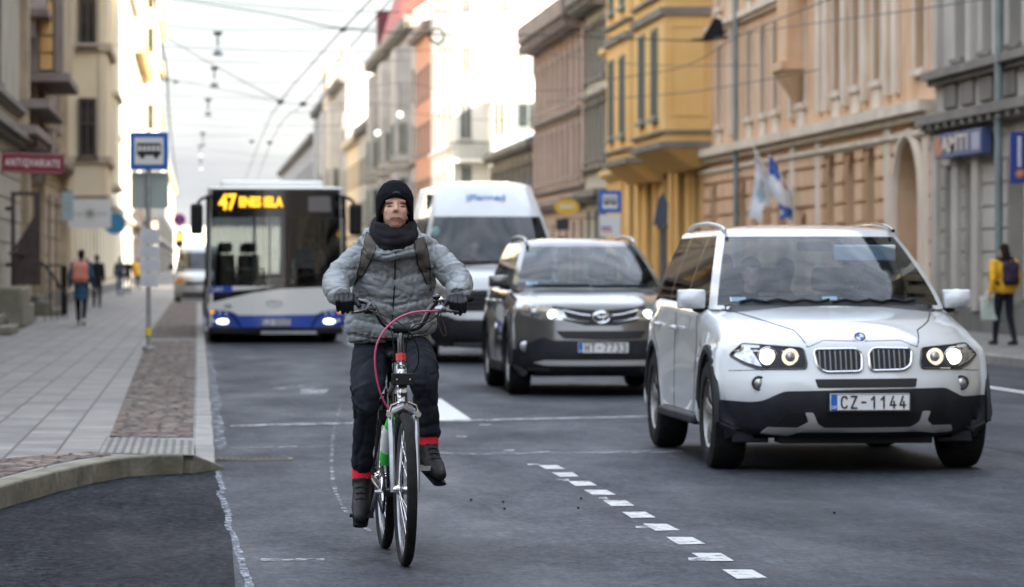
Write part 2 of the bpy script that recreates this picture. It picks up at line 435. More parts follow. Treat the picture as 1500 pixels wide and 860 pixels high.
def slab_mat(name, c1, c2, mortar, bw, bh, ms=0.012, rot=0.0, offset=0.5, bump=0.4, noise2=True):
    m = bpy.data.materials.new(name); m.use_nodes = True
    N, L = m.node_tree.nodes, m.node_tree.links; b = N['Principled BSDF']
    t = N.new('ShaderNodeTexCoord'); mpp = N.new('ShaderNodeMapping'); mpp.inputs['Rotation'].default_value = (0, 0, rot)
    L.new(t.outputs['Object'], mpp.inputs['Vector'])
    br = N.new('ShaderNodeTexBrick'); br.inputs['Color1'].default_value = (*c1, 1); br.inputs['Color2'].default_value = (*c2, 1)
    br.inputs['Mortar'].default_value = (*mortar, 1); br.inputs['Scale'].default_value = 1.0
    br.inputs['Brick Width'].default_value = bw; br.inputs['Row Height'].default_value = bh; br.inputs['Mortar Size'].default_value = ms
    br.inputs['Mortar Smooth'].default_value = 0.3; br.offset = offset; br.inputs['Bias'].default_value = 0.0
    L.new(mpp.outputs['Vector'], br.inputs['Vector'])
    z = N.new('ShaderNodeTexNoise'); z.inputs['Scale'].default_value = 3.5; z.inputs['Detail'].default_value = 9; z.inputs['Roughness'].default_value = 0.7
    L.new(t.outputs['Object'], z.inputs['Vector'])
    r = N.new('ShaderNodeValToRGB'); r.color_ramp.elements[0].position = 0.3; r.color_ramp.elements[1].position = 0.72
    r.color_ramp.elements[0].color = (0.6, 0.6, 0.6, 1); r.color_ramp.elements[1].color = (1.25, 1.25, 1.25, 1)
    L.new(z.outputs['Fac'], r.inputs['Fac'])
    x = N.new('ShaderNodeMix'); x.data_type = 'RGBA'; x.blend_type = 'MULTIPLY'; x.inputs[0].default_value = 1
    L.new(br.outputs['Color'], x.inputs[6]); L.new(r.outputs['Color'], x.inputs[7]); L.new(x.outputs[2], b.inputs['Base Color'])
    b.inputs['Roughness'].default_value = 0.62
    bp = N.new('ShaderNodeBump'); bp.inputs['Strength'].default_value = bump; bp.inputs['Distance'].default_value = 0.02; bp.invert = True
    L.new(br.outputs['Fac'], bp.inputs['Height']); L.new(bp.outputs['Normal'], b.inputs['Normal'])
    return m
M['slabs'] = slab_mat('concrete_paving_slabs', (0.235, 0.218, 0.195), (0.13, 0.123, 0.118), (0.030, 0.026, 0.022), 0.5, 0.31, 0.011, rot=PI/2)
def cobble_mat():
    m = bpy.data.materials.new('reddish_cobbles'); m.use_nodes = True
    N, L = m.node_tree.nodes, m.node_tree.links; b = N['Principled BSDF']; b.inputs['Roughness'].default_value = .75; b.inputs['Specular IOR Level'].default_value = .25
    t = N.new('ShaderNodeTexCoord'); v = N.new('ShaderNodeTexVoronoi'); v.feature = 'DISTANCE_TO_EDGE'; v.inputs['Scale'].default_value = 7.0; v2 = N.new('ShaderNodeTexVoronoi'); v2.inputs['Scale'].default_value = 7.0
    for q in (v, v2): q.inputs['Randomness'].default_value = .75; L.new(t.outputs['Object'], q.inputs['Vector'])
    hs = N.new('ShaderNodeValToRGB'); e = hs.color_ramp.elements; e[0].color = (.10, .085, .08, 1); e[1].color = (.28, .24, .21, 1); n_ = e.new(.5); n_.color = (.19, .12, .09, 1)
    sp = N.new('ShaderNodeSeparateColor'); L.new(v2.outputs['Color'], sp.inputs[0]); L.new(sp.outputs[0], hs.inputs['Fac'])
    r = N.new('ShaderNodeValToRGB'); r.color_ramp.elements[0].position = .02; r.color_ramp.elements[1].position = .09; L.new(v.outputs['Distance'], r.inputs['Fac'])
    x = N.new('ShaderNodeMix'); x.data_type = 'RGBA'; x.inputs[6].default_value = (.025, .022, .018, 1); L.new(r.outputs['Color'], x.inputs[0]); L.new(hs.outputs['Color'], x.inputs[7]); L.new(x.outputs[2], b.inputs['Base Color'])
    bp = N.new('ShaderNodeBump'); bp.inputs['Strength'].default_value = 1; bp.inputs['Distance'].default_value = .03; L.new(r.outputs['Color'], bp.inputs['Height']); L.new(bp.outputs['Normal'], b.inputs['Normal'])
    return m
M['cobbles'] = cobble_mat()
M['tactile'] = slab_mat('ribbed_tactile_slabs', (0.20, 0.19, 0.17), (0.17, 0.165, 0.15), (0.075, 0.068, 0.055), 0.5, 0.055, 0.012, rot=PI/2, offset=0, bump=0.9)
M['kerb'] = mat('granite_kerb', (0.20, 0.19, 0.175), 0.7, col2=(0.30, 0.285, 0.26), scale=3, detail=9, bump=0.5, bscale=40, bdist=0.01)
M['kerb_mossy'] = mat('mossy_kerb_stone', (0.10, 0.095, 0.065), 0.8, col2=(0.22, 0.20, 0.15), scale=3.5, detail=9, bump=0.6, bscale=30, bdist=0.012)

LB, RB = -4.3, 14.6            # building lines left and right
KL, KR = 0.1, 10.9             # kerb lines
struct('road', MB().quad((-900, -300, 0), (900, -300, 0), (900, 2200, 0), (-900, 2200, 0)), M['asphalt'], smooth=False, fix=False)
# left pavement: straight kerb, at the near end the kerb swings round into a side entrance
def G2(px, py, z=0.0): p = gnd(px, py, z); return (p.x, p.y)
KH = 0.12
ret_top = [G2(px, py, KH) for px, py in [(300, 661), (262, 667), (225, 668), (170, 671), (115, 680), (60, 692), (0, 708), (-60, 724)]]
c_end = ret_top[0]
KL = c_end[0] + 0.07
walk = [(KL - 0.14, 640), (LB, 640), (LB, ret_top[-1][1] - 3.2), (ret_top[-1][0] - 2.4, ret_top[-1][1] - 3.2)]
walk += [ret_top[-1]] + ret_top[-2::-1]
walk[-1] = (KL - 0.14, c_end[1] + 0.05)
walk = walk[::-1]
def sheet(poly, z, zb=None):
    mb = MB(); n = len(poly)
    mb.add([(x, y, z) for x, y in poly], [tuple(range(n))])
    return mb
def poly_prism(poly, z0, z1):
    return MB().prism(poly, 2, z0, z1)
struct('sidewalk', poly_prism(walk, -0.02, KH), M['slabs'], smooth=False)
# near-left entrance: coarse dark asphalt patch
patch = [G2(345, 868), G2(340, 800), G2(331, 745), G2(322, 705), G2(318, 690), (KL, c_end[1]+0.1), (c_end[0]-0.3, c_end[1]+0.2), (-6, c_end[1]), (-6, 10), (G2(358, 900)[0], 10)]
struct('asphalt_patch', sheet(patch, 0.004), M['asphalt_rough'], smooth=False)
# cobbled strip beside the kerb and a tactile slab field
yb = gnd(0, 640, KH).y
yc0 = gnd(0, 642, KH).y
cob = [(KL-0.15, yc0), (KL-0.15, 59), (KL-0.95, 59), (KL-0.75, yc0)]
struct('cobble_strip', sheet(cob, KH + 0.004), M['cobbles'], smooth=False)
struct('cobble_strip', sheet([(KL-0.15, 60.5), (KL-0.15, 120), (KL-1.0, 120), (KL-1.0, 60.5)], KH + 0.004), M['cobbles'], smooth=False)
tac = [G2(143, 664, KH), G2(285, 668, KH), G2(281, 646, KH), G2(157, 639, KH)]
struct('tactile_paving', sheet(tac, KH + 0.004), M['tactile'], smooth=False)
cobr = [G2(px, py, KH) for px, py in [(-60, 715), (0, 700), (60, 684), (110, 674), (165, 667), (135, 662), (60, 668), (0, 673), (-60, 680)]]
struct('cobble_strip', sheet(cobr, KH + 0.004), M['cobbles'], smooth=False)
# kerbs
kb = MB()
y = c_end[1] + 0.6
k0 = y
while y < 420:
    ln = 1.0
    kb.box(KL-0.14+rnd.uniform(-.004, .004), KL+rnd.uniform(-.006, .006), y+0.006, y+ln-0.006, -0.03, KH+0.008+rnd.uniform(-.004, .006)); y += ln
obj_k = struct('kerb', kb, M['kerb'], bevel=0.012, smooth=True)
kb2 = MB()
stones = ret_top
for i in range(1, len(stones)-1):
    a, b_ = Vector((*stones[i], 0)), Vector((*stones[i+1], 0)); d = (b_-a).normalized(); n = Vector((-d.y, d.x, 0))
    if n.y > 0: n = -n
    a2, b2 = a + d*0.006, b_ - d*0.006
    pts = [a2 - n*0.05, b2 - n*0.05, b2 + n*0.10, a2 + n*0.10]
    z1 = KH + 0.012
    vs_ = [(p.x, p.y, -0.03) for p in pts] + [(p.x, p.y, z1) for p in pts]
    kb2.add(vs_, [(0,3,2,1),(4,5,6,7),(0,1,5,4),(1,2,6,5),(2,3,7,6),(3,0,4,7)])
# the last stone dips to the road
a, b_ = Vector((*stones[1], 0)), Vector((KL-.03, c_end[1]+0.03, 0)); d = (b_-a).normalized(); n = Vector((d.y, -d.x, 0))
if n.y > 0: n = -n
pts = [a - n*0.05, b_ - n*0.05, b_ + n*0.10, a + n*0.10]
kb2.add([(p.x, p.y, -0.03) for p in pts] + [(pts[0].x, pts[0].y, KH+.012), (pts[1].x, pts[1].y, 0.025), (pts[2].x, pts[2].y, 0.02), (pts[3].x, pts[3].y, KH+.012)],
        [(0,3,2,1),(4,5,6,7),(0,1,5,4),(1,2,6,5),(2,3,7,6),(3,0,4,7)])
kb3 = MB().add([(KL-.14, c_end[1]+.05, -.03), (KL, c_end[1]+.05, -.03), (KL, k0, -.03), (KL-.14, k0, -.03), (KL-.14, c_end[1]+.05, .05), (KL, c_end[1]+.05, .03), (KL, k0, KH+.008), (KL-.14, k0, KH+.008)],
        [(0,3,2,1),(4,5,6,7),(0,1,5,4),(1,2,6,5),(2,3,7,6),(3,0,4,7)])
struct('kerb', kb2, M['kerb_mossy'], bevel=0.014)
struct('kerb', kb3, M['kerb'], bevel=0.012)
# far kerb side pavement
struct('sidewalk', MB().box(KR+0.14, RB+0.3, -80, 640, -0.02, KH), M['slabs'], smooth=False)
kb = MB(); y = -80
while y < 420:
    kb.box(KR+0.0, KR+0.14, y+.006, y+.994, -0.03, KH+.01); y += 1
struct('kerb', kb, M['kerb'], bevel=0.012)

# road markings
def marking(poly, m='paint', z=0.004, name='road_marking'):
    return struct(name, sheet(poly, z), M[m], smooth=False, fix=False)
dash_px = [(808,685),(829,696),(853,709),(879,722),(906,738),(936,755),(968,773),(1005,793),(1045,817),(1091,842)]
ys = []
for px, py in dash_px:
    g = gnd(px, py); w = 0.065
    q_ = [rnd.uniform(-.012, .012) for _ in range(8)]
    marking([(g.x-w+q_[0]*.5, g.y-0.24+q_[1]), (g.x+w+q_[2]*.5, g.y-0.22+q_[3]), (g.x+w+q_[4]*.5, g.y+0.22+q_[5]), (g.x-w+q_[6]*.5, g.y+0.24+q_[7])], 'paint_worn')
for (px, py, sz) in [(782, 681, .05), (824, 704, .05), (945, 773, .06), (1024, 820, .06), (884, 731, .03), (676, 640, .05), (711, 623, .06), (745, 660, .05)]:
    g = gnd(px, py); marking([(g.x-sz, g.y-.1), (g.x+sz*.6, g.y-.13), (g.x+sz, g.y+.12), (g.x-sz*.7, g.y+.07)], 'paint_flaky', 0.0045)
a0, a1 = gnd(338, 625), gnd(1000, 610)
d = (a1-a0).normalized()
marking([(a0.x, a0.y-.14), (a1.x, a1.y-.14), (a1.x, a1.y+.16), (a0.x, a0.y+.16)], 'paint_flaky', 0.008)
# big arrow head between the lanes
marking([G2(652, 617), G2(690, 615), G2(646, 585), G2(636, 585), G2(612, 617)], 'paint', 0.006)
# ghost of an older arrow in the bus lane and thin strokes
marking([G2(395, 571), G2(470, 569), G2(478, 563), G2(408, 565)], 'paint_ghost', 0.005)
marking([G2(440, 578), G2(476, 577), G2(482, 571), G2(440, 571)], 'paint_flaky', 0.0052)
marking([G2(380, 822.5), G2(475, 822), G2(475, 819), G2(382, 819.5)], 'paint_flaky', 0.0046)
marking([G2(340, 658), G2(520, 655), G2(520, 653), G2(340, 656)], 'paint_ghost', 0.0046)
marking([G2(560, 668), G2(1000, 664), G2(1000, 660), G2(560, 664)], 'paint_ghost', 0.0046)
def stroke(pts, w0, m, z):
    mb = MB(); P = [Vector((*G2(*p), z)) for p in pts]; L_, R_ = [], []
    for i, p in enumerate(P):
        t = (P[min(i+1, len(P)-1)] - P[max(i-1, 0)]).normalized(); n = Vector((-t.y, t.x, 0))
        w = w0*(0.7 + 0.6*rnd.random()); L_.append(p + n*w); R_.append(p - n*w)
    n = len(P)
    mb.add(L_ + R_, [(i, i+1, n+i+1, n+i) for i in range(n-1)])
    return mb
# tyre-scuffed white arc left by a vehicle
arc = [(500, 590), (488, 640), (487, 700), (500, 740), (522, 765), (548, 783)]
arc = [tuple(p) for p in catmull(arc, 6)]
struct('road_marking', stroke(arc, 0.012, 'paint_ghost', 0.005), M['paint_ghost'], smooth=False, fix=False)
# solid line on the far side of the lanes
xl = gnd(1478, 572).x
marking([(xl-.07, 24), (xl+.07, 24), (xl+.07, 400), (xl-.07, 400)], 'paint', 0.005)
# lane line between bus lane and the next, ahead of the stop line
xm = 2.62; y0 = 42
while y0 < 300:
    marking([(xm-.06, y0), (xm+.06, y0), (xm+.06, y0+3), (xm-.06, y0+3)], 'paint_flaky', 0.005); y0 += 9
# pale crack filler along the edge of the asphalt patch
crk = [(318, 692), (323, 706), (326, 716), (322, 726), (329, 742), (336, 757), (333, 770), (341, 785), (346, 800), (349, 815), (356, 833), (362, 850), (368, 872)]
crk = [tuple(p) for p in catmull(crk, 5)]
crk = [(p[0] + rnd.uniform(-2, 2), p[1]) for p in crk]
struct('road_crack', stroke(crk, 0.017, 'salt', 0.009), M['salt'], smooth=False, fix=False)
for k_, (x_, ya_, yb_) in enumerate(((5.9, 20, 60),)):
    P_ = [Vector((x_ + .035*math.sin(yy*.9 + k_) + rnd.uniform(-.02, .02), yy, .003)) for yy in np.arange(ya_, yb_, .35)]
    mb_ = MB(); n_ = len(P_); w_ = [rnd.uniform(.001, .006) for _ in P_]
    mb_.add([p + Vector((-w, 0, 0)) for p, w in zip(P_, w_)] + [p + Vector((w, 0, 0)) for p, w in zip(P_, w_)], [(i, i+1, n_+i+1, n_+i) for i in range(n_-1)])
    struct('road_crack', mb_, M['asphalt_rough'], smooth=False, fix=False)
tp_ = [(4.1, 15.5), (5.9, 15.3), (6.0, 17.9), (4.2, 18.1)]
struct('asphalt_patch', sheet(tp_, .0025), M['asphalt_rough'], smooth=False) if 0 else None
crk = [(302, 505), (307, 540), (313, 580), (317, 620), (319, 660)]
crk = [tuple(p) for p in catmull(crk, 8)]
struct('gutter_dust', stroke(crk, 0.055, 'dust', 0.006), M['dust'], smooth=False, fix=False)
for px, py in [(690,734),(737,737),(739,747),(847,746),(851,732),(1222,753),(565,735)]:
    g = gnd(px, py); o = obj('pebble', MB().ell((0,0,.008), (.008, .008, .007), 8, 5), M['black_plastic'], loc=(g.x, g.y, 0))
    tag(o, 'small dark pebble lying loose on the asphalt near the dashed line', 'pebble', 'dark pebbles on the asphalt')
# drain channel
dr = thing('drain_cover', 'long narrow metal drain slot across the gutter by the kerb corner', 'drain', (gnd(370, 674).x, gnd(370, 674).y, 0))
a, b_ = gnd(318, 674), gnd(421, 673)
hw = (b_-a).length/2
obj('frame', MB().box(-hw, hw, -.12, -.09, 0, .012).box(-hw, hw, .09, .12, 0, .012).box(-hw-.03, -hw, -.12, .12, 0, .012).box(hw, hw+.03, -.12, .12, 0, .012), M['kerb_mossy'], dr)
g_ = MB(); x = -hw + .02
g_.box(-hw, hw, -.09, .09, 0, .005)
while x < hw: g_.box(x, x+.015, -.09, .09, 0.006, .010); x += .04
obj('grate', g_, M['iron'], dr, smooth=False)
# ================================================================== buildings
def wallm(name, c1, c2, scale=1.2, bump=0.35, stretch=(1, 1, 0.6), rough=0.85, bscale=18):
    return mat(name, c1, rough, col2=c2, scale=scale, detail=9, bump=bump, bscale=bscale, bdist=0.02, stretch=stretch, spec=0.25, lo=0.3, hi=0.7)
M['w_tan'] = wallm('peach_stucco', (0.56, 0.345, 0.20), (0.74, 0.51, 0.33))
M['t_tan'] = wallm('pale_peach_trim', (0.56, 0.46, 0.35), (0.76, 0.66, 0.54))
M['w_grey'] = wallm('weathered_grey_render', (0.36, 0.33, 0.285), (0.50, 0.46, 0.40))
M['t_grey'] = wallm('dark_grey_ledge', (0.15, 0.135, 0.12), (0.25, 0.23, 0.20))
M['w_yellow'] = wallm('ochre_stucco', (0.72, 0.44, 0.15), (0.80, 0.53, 0.22))
M['t_yellow'] = wallm('pale_ochre_ledge', (0.60, 0.42, 0.17), (0.70, 0.50, 0.24))
M['w_pink'] = wallm('dusty_pink_stucco', (0.46, 0.34, 0.29), (0.60, 0.47, 0.41))
M['t_pink'] = wallm('soot_stained_stone', (0.17, 0.14, 0.125), (0.32, 0.27, 0.24))
M['w_sage'] = wallm('sage_grey_stucco', (0.42, 0.41, 0.35), (0.52, 0.50, 0.43))
M['w_lowgrey'] = wallm('grey_plaster', (0.33, 0.31, 0.28), (0.45, 0.43, 0.39))
M['w_white'] = wallm('cream_white_stucco', (0.70, 0.67, 0.60), (0.78, 0.76, 0.70))
M['w_brick'] = wallm('orange_brick', (0.42, 0.19, 0.11), (0.52, 0.27, 0.17))
M['w_stone'] = wallm('grey_rough_stone', (0.24, 0.23, 0.225), (0.42, 0.40, 0.38), scale=0.9)
M['w_ochre2'] = wallm('sand_stucco', (0.50, 0.40, 0.27), (0.60, 0.49, 0.34))
M['w_cream'] = wallm('cream_stucco', (0.66, 0.57, 0.40), (0.74, 0.66, 0.49))
M['t_cream'] = wallm('cream_ledge', (0.40, 0.34, 0.25), (0.52, 0.45, 0.34))
M['w_brown'] = wallm('grime_streaked_render', (0.26, 0.215, 0.15), (0.50, 0.42, 0.30), scale=1.6)
M['w_olive'] = wallm('grey_green_render', (0.28, 0.27, 0.22), (0.46, 0.44, 0.37), scale=1.6)
M['roof_red'] = wallm('red_roof_metal', (0.25, 0.04, 0.035), (0.33, 0.06, 0.045), rough=0.5)
M['roof_grey'] = mat('grey_roof_metal', (0.16, 0.17, 0.18), 0.5, col2=(0.24, 0.26, 0.28), scale=2)
M['roof_teal'] = mat('teal_roof_metal', (0.16, 0.27, 0.29), 0.5, col2=(0.22, 0.34, 0.36), scale=2)
M['frame_brown'] = mat('dark_wood_frame', (0.06, 0.045, 0.035), 0.6)
M['frame_white'] = mat('pale_window_frame', (0.42, 0.42, 0.38), 0.6)
M['frame_green'] = mat('grey_green_frame', (0.16, 0.19, 0.17), 0.6)
M['plinth'] = wallm('dark_stone_plinth', (0.10, 0.095, 0.09), (0.19, 0.18, 0.165))

WCACHE = {}
def window_meshes(w, h, arch, fm, sm, side, depth, surround, keystone, mull):
    """frame, pane and surround of one window; local: y along the street, z up from the sill, x out of the wall"""
    key = (round(w, 2), round(h, 2), arch, fm, sm, side, depth, surround, keystone, mull)
    if key in WCACHE: return WCACHE[key]
    s = -side                      # out of the wall
    fr = MB(); t = 0.07
    d0, d1 = -depth*s, (-depth + 0.07)*s
    def bx(y0, y1, z0, z1, a=d0, b=d1, m=fr): m.box(min(a, b), max(a, b), y0, y1, z0, z1)
    bx(-w/2, -w/2+t, 0, h); bx(w/2-t, w/2, 0, h); bx(-w/2+t, w/2-t, 0, t); bx(-w/2+t, w/2-t, h-t, h)
    b1 = d1 - 0.015*s
    if mull:
        bx(-0.03, 0.03, t, h-t, d0, b1); bx(-w/2+t, -0.03, h*.66, h*.66+.06, d0, b1); bx(0.03, w/2-t, h*.66, h*.66+.06, d0, b1)
    pn = MB(); bx(-w/2+t, w/2-t, t, h-t, d0 + 0.012*s, d0+0.028*s, pn)
    su = MB()
    if surround:
        q = 0.16
        bx(-w/2-q, -w/2, 0, h, 0.002*s, 0.05*s, su); bx(w/2, w/2+q, 0, h, 0.002*s, 0.05*s, su)
        if not arch: bx(-w/2-q-.06, w/2+q+.06, h, h+.2, 0.002*s, 0.09*s, su)
        bx(-w/2-q-.05, w/2+q+.05, -.14, 0, -.04*s, 0.13*s, su)
        if keystone: bx(-w/2-.05, w/2+.05, -.6, -.14, 0.002*s, 0.07*s, su)
    else: bx(-w/2-.08, w/2+.08, -.09, 0, -.04*s, 0.1*s, su)
    r = (new_mesh('window', fr, M[fm], smooth=False), new_mesh('pane', pn, M['pane'], smooth=False), new_mesh('surround', su, M[sm], smooth=False))
    WCACHE[key] = r
    return r

def building(name, label, side, Y0, Y1, X, H, depth, wm, tm, holes, cornices=(), rustic=None, pilasters=(), parent=None,
             frame='frame_brown', roof=None, roof_h=0, plinth=0.0, back=True, pil_m=None, group=None, cat='building', endwin=None):
    """holes: (y centre, z0, w, h, opts) along the street face"""
    b = parent or thing(name, label, cat, (X, Y0, 0), 0, group)
    s = -side
    W = Y1 - Y0
    wall = MB()
    rect = []
    for hh in holes:
        yc, z0, w, h = hh[:4]; yc -= Y0
        if yc - w/2 < 0.05 or yc + w/2 > W - 0.05: continue
        rect.append((yc-w/2, yc+w/2, z0, z0+h, hh[4] if len(hh) > 4 else {}))
    us = sorted({0, W, *[r[0] for r in rect], *[r[1] for r in rect]})
    # window columns grouped so that the grid stays light: split by z inside each u strip
    for a, c in zip(us, us[1:]):
        if c - a < 1e-4: continue
        mid = (a+c)/2
        cuts = sorted([(r[2], r[3]) for r in rect if r[0] - 1e-6 <= mid <= r[1] + 1e-6])
        z = 0
        for (za, zb) in cuts:
            if za > z: wall.quad((0, a, z), (0, c, z), (0, c, za), (0, a, za))
            z = max(z, zb)
        if z < H: wall.quad((0, a, z), (0, c, z), (0, c, H), (0, a, H))
    for (a, c, za, zb, op) in rect:
        dp = -op.get('depth', 0.28)*s
        wall.quad((0, a, za), (dp, a, za), (dp, a, zb), (0, a, zb)); wall.quad((0, c, za), (0, c, zb), (dp, c, zb), (dp, c, za))
        wall.quad((0, a, za), (0, c, za), (dp, c, za), (dp, a, za)); wall.quad((0, a, zb), (dp, a, zb), (dp, c, zb), (0, c, zb))
        if op.get('arch'):
            r_ = (c-a)/2; zc = zb - r_; m_ = (a+c)/2; n = 8
            for sg in (-1, 1):
                pts = [(m_ + sg*r_*math.cos(PI/2*k/n), zc + r_*math.sin(PI/2*k/n)) for k in range(n+1)]
                poly = pts + [(m_ + sg*r_, zb)]
                if sg == 1: poly = poly[::-1]
                x0, x1 = sorted((-0.001*s, -(op.get('depth', .28)-.02)*s))
                wall.prism(poly, 0, x0, x1)
    D = side*depth
    wall.quad((0, 0, 0), (0, 0, H), (D, 0, H), (D, 0, 0)); wall.quad((0, W, 0), (D, W, 0), (D, W, H), (0, W, H))
    wall.quad((D, 0, 0), (D, 0, H), (D, W, H), (D, W, 0)); wall.quad((0, 0, H), (0, W, H), (D, W, H), (D, 0, H))
    if rustic:
        z0, z1, st, gap, pr = rustic
        z = z0
        while z < z1 - 0.05:
            zt = min(z + st - gap, z1)
            segs = [(0.0, W)]
            for (a, c, za, zb, op) in rect:
                if za < zt and zb > z:
                    ns = []
                    for (p, q) in segs:
                        if c + .05 <= p or a - .05 >= q: ns.append((p, q))
                        else:
                            if a - .05 > p: ns.append((p, a - .05))
                            if c + .05 < q: ns.append((c + .05, q))
                    segs = ns
            for (p, q) in segs:
                if q - p > 0.1:
                    x0, x1 = sorted((0.001*s, pr*s)); wall.box(x0, x1, p, q, z, zt)
            z += st
    obj('wall', wall, M[wm], b, smooth=False, fix=False)
    for (a, c, za, zb, op) in rect:
        if op.get('open'): continue
        f, p, su = window_meshes(c-a, zb-za, op.get('arch', False), op.get('frame', frame), tm, side, op.get('depth', 0.28)-0.003, op.get('sur', True), op.get('key', False), op.get('mull', True))
        nm = op.get('name', 'window')
        fo = obj(nm, f, None, b, loc=(0, (a+c)/2, za)); po = obj('pane', p, None, fo)
        if op.get('surobj', True): obj('sill' if nm == 'window' else 'surround', su, None, fo)
    for (z, h, pr) in cornices:
        x0, x1 = sorted((-0.02*s, pr*s))
        c_ = MB().box(x0, x1, -0.02, W+0.02, z, z+h)
        x0, x1 = sorted((-0.02*s, pr*.55*s))
        c_.box(x0, x1, 0, W, z-h*.7, z-0.003)
        if pr >= 0.4:
            y = 0.25
            while y < W - .3:
                x0, x1 = sorted((pr*.55*s + .002*s, pr*.92*s)); c_.box(x0, x1, y, y+.22, z-h*.65, z-.004); y += .75
        obj('cornice', c_, M[tm], b, smooth=False)
    if pilasters:
        for (y, w, z0, z1, pr) in pilasters:
            x0, x1 = sorted((-0.01*s, pr*s))
            obj('pilaster', MB().box(x0, x1, y-Y0-w/2, y-Y0+w/2, z0, z1), M[pil_m or tm], b, bevel=0.02)
    if plinth:
        segs = [(0.0, W)]
        for (a, c, za, zb, op) in rect:
            if za < plinth:
                ns = []
                for (p, q) in segs:
                    if c + .1 <= p or a - .1 >= q: ns.append((p, q))
                    else:
                        if a - .1 > p: ns.append((p, a-.1))
                        if c + .1 < q: ns.append((c+.1, q))
                segs = ns
        pm = MB()
        for p, q in segs:
            x0, x1 = sorted((-0.01*s, 0.09*s)); pm.box(x0, x1, p, q, 0, plinth)
        obj('plinth', pm, M['plinth'], b, smooth=False)
    if roof:
        e = 0.35; x0 = -e*side; x1 = D
        xm_ = D/2
        rf = MB().prism([(x0, H+.003), (x1, H+.003), (xm_, H+roof_h)] if roof_h else [(x0, H), (x1, H), (x1, H+.2), (x0, H+.2)], 1, -0.1, W+0.1)
        ro = obj('roof', rf, M[roof], b, smooth=False)
        if roof_h and W > 10:
            for k in range(2):
                yy = W*(0.3+0.4*k); cm = MB().box(xm_-.5, xm_+.5, yy-.5, yy+.5, H+roof_h-.8, H+roof_h+1.1).box(xm_-.58, xm_+.58, yy-.58, yy+.58, H+roof_h+1.1, H+roof_h+1.25)
                obj('chimney', cm, M['w_brick'], ro, smooth=False)
    return b
def grid_holes(Y0, Y1, n, rows, w=1.1, **op):
    out = []
    for (z0, h) in rows:
        for k in range(n):
            out.append((Y0 + (Y1-Y0)*(k+.5)/n, z0, w, h, dict(op)))
    return out

def WX0(px, Y): return Y*math.tan(math.atan((px-CX)/F)+TH)
X = RB
# --- right, nearest: grey stone front with tall shop openings
y1, y0 = SY(1370, X), 38
g_dark = dict(depth=0.45, mull=True, sur=False, frame='frame_green')
gh = []
for px in (1487, 1447, 1406):
    yc = SY(px, X); gh += [(yc, 5.35, .95, 2.9, dict(depth=.4, sur=False)), (yc, 9.6, .95, 2.6, dict(depth=.4, sur=False))]
for px in (1422, 1392): gh.append((SY(px, X), 0.75, .8, 2.55, dict(depth=.5, sur=False, frame='frame_green')))
for px in (1490,): gh.append((SY(px, X), 0.75, 1.2, 2.55, dict(depth=.5, sur=False, frame='frame_green')))
for k in range(6):
    yc = 55.5 - k*3; gh += [(yc, .75, 1.3, 2.6, dict(depth=.5, sur=False)), (yc, 5.35, .95, 2.9, dict(depth=.4, sur=False)), (yc, 9.6, .95, 2.6, dict(depth=.4, sur=False))]
pil = [(SY(px, X), .5, .5, 3.95, .14) for px in (1437, 1407, 1377)] + [(SY(px, X), .45, 5.1, 12.3, .12) for px in (1466, 1426, 1377)]
gb = building('grey_building', 'weathered grey building with dark ledges and tall shop openings behind the woman in yellow', 1, y0, y1, X, 22, 12, 'w_grey', 't_grey', gh,
         cornices=[(4.12, .18, .42), (5.02, .16, .3), (9.2, .16, .3), (21.4, .5, .7)], rustic=(0.8, 3.9, .42, .045, .035), pilasters=pil, plinth=.7, pil_m='w_grey')
for px in (1395, 1420, 1447, 1480):
    yy = SY(px, X) - y0; obj('panel', MB().box(-.07, .004, yy-.55, yy+.55, 4.42, 4.9), M['t_grey'], gb, bevel=.02)
# --- the long peach building
y0, y1 = SY(1370, X), SY(1031, X)
th = []
for px in (1350,): th += [(SY(px, X), 5.35, 1.0, 2.5, dict(depth=.35)), (SY(px, X), 9.4, 1.0, 2.2, dict(depth=.35))]
for px in (1287, 1256, 1228): th += [(SY(px, X), 5.35, .85, 2.4, dict(depth=.3, arch=True, key=True)), (SY(px, X), 9.3, .85, 2.0, dict(depth=.3, key=True))]
for px in (1176, 1138, 1119, 1099, 1055): th += [(SY(px, X), 5.3, .8, 2.3, dict(depth=.3, arch=True, key=True)), (SY(px, X), 8.6, .8, 2.0, dict(depth=.3, key=True))]
for px in (1277, 1248, 1219): th.append((SY(px, X), 1.35, 1.35, 2.6, dict(depth=.7, arch=True, sur=False, frame='frame_green')))
for px in (1150, 1128, 1110, 1091, 1048): th.append((SY(px, X), 1.35, 1.25, 2.3, dict(depth=.6, arch=True, sur=False)))
th.append((SY(1178, X), 0.12, 1.3, 2.5, dict(depth=.5, arch=True, name='door', mull=True, surobj=False)))
th.append((SY(1336, X), 0.12, 2.5, 3.8, dict(depth=.9, arch=True, name='door', mull=True, surobj=False, frame='w_tan')))
pil = [(SY(px, X), .42, 4.95, 12, .12) for px in (1316, 1303, 1270, 1241, 1214, 1203, 1162, 1074)] + [(SY(px, X), .6, .3, 4.4, .1) for px in (1362, 1305, 1203, 1165)]
tb = building('peach_building', 'long peach stucco building with arched openings and flags on its front', 1, y0, y1, X, 22, 12, 'w_tan', 't_tan', th,
         cornices=[(4.45, .22, .34), (4.0, .1, .16), (8.0, .16, .22), (21.4, .5, .7)], rustic=(0.5, 4.2, .46, .09, .08), pilasters=pil, plinth=.75, frame='frame_brown')
yc = SY(1336, X) - y0
ar = []
for k in range(21):
    a = PI*k/20; ar.append((yc + 1.40*math.cos(a), 2.67 + 1.40*math.sin(a)))
mb = MB()
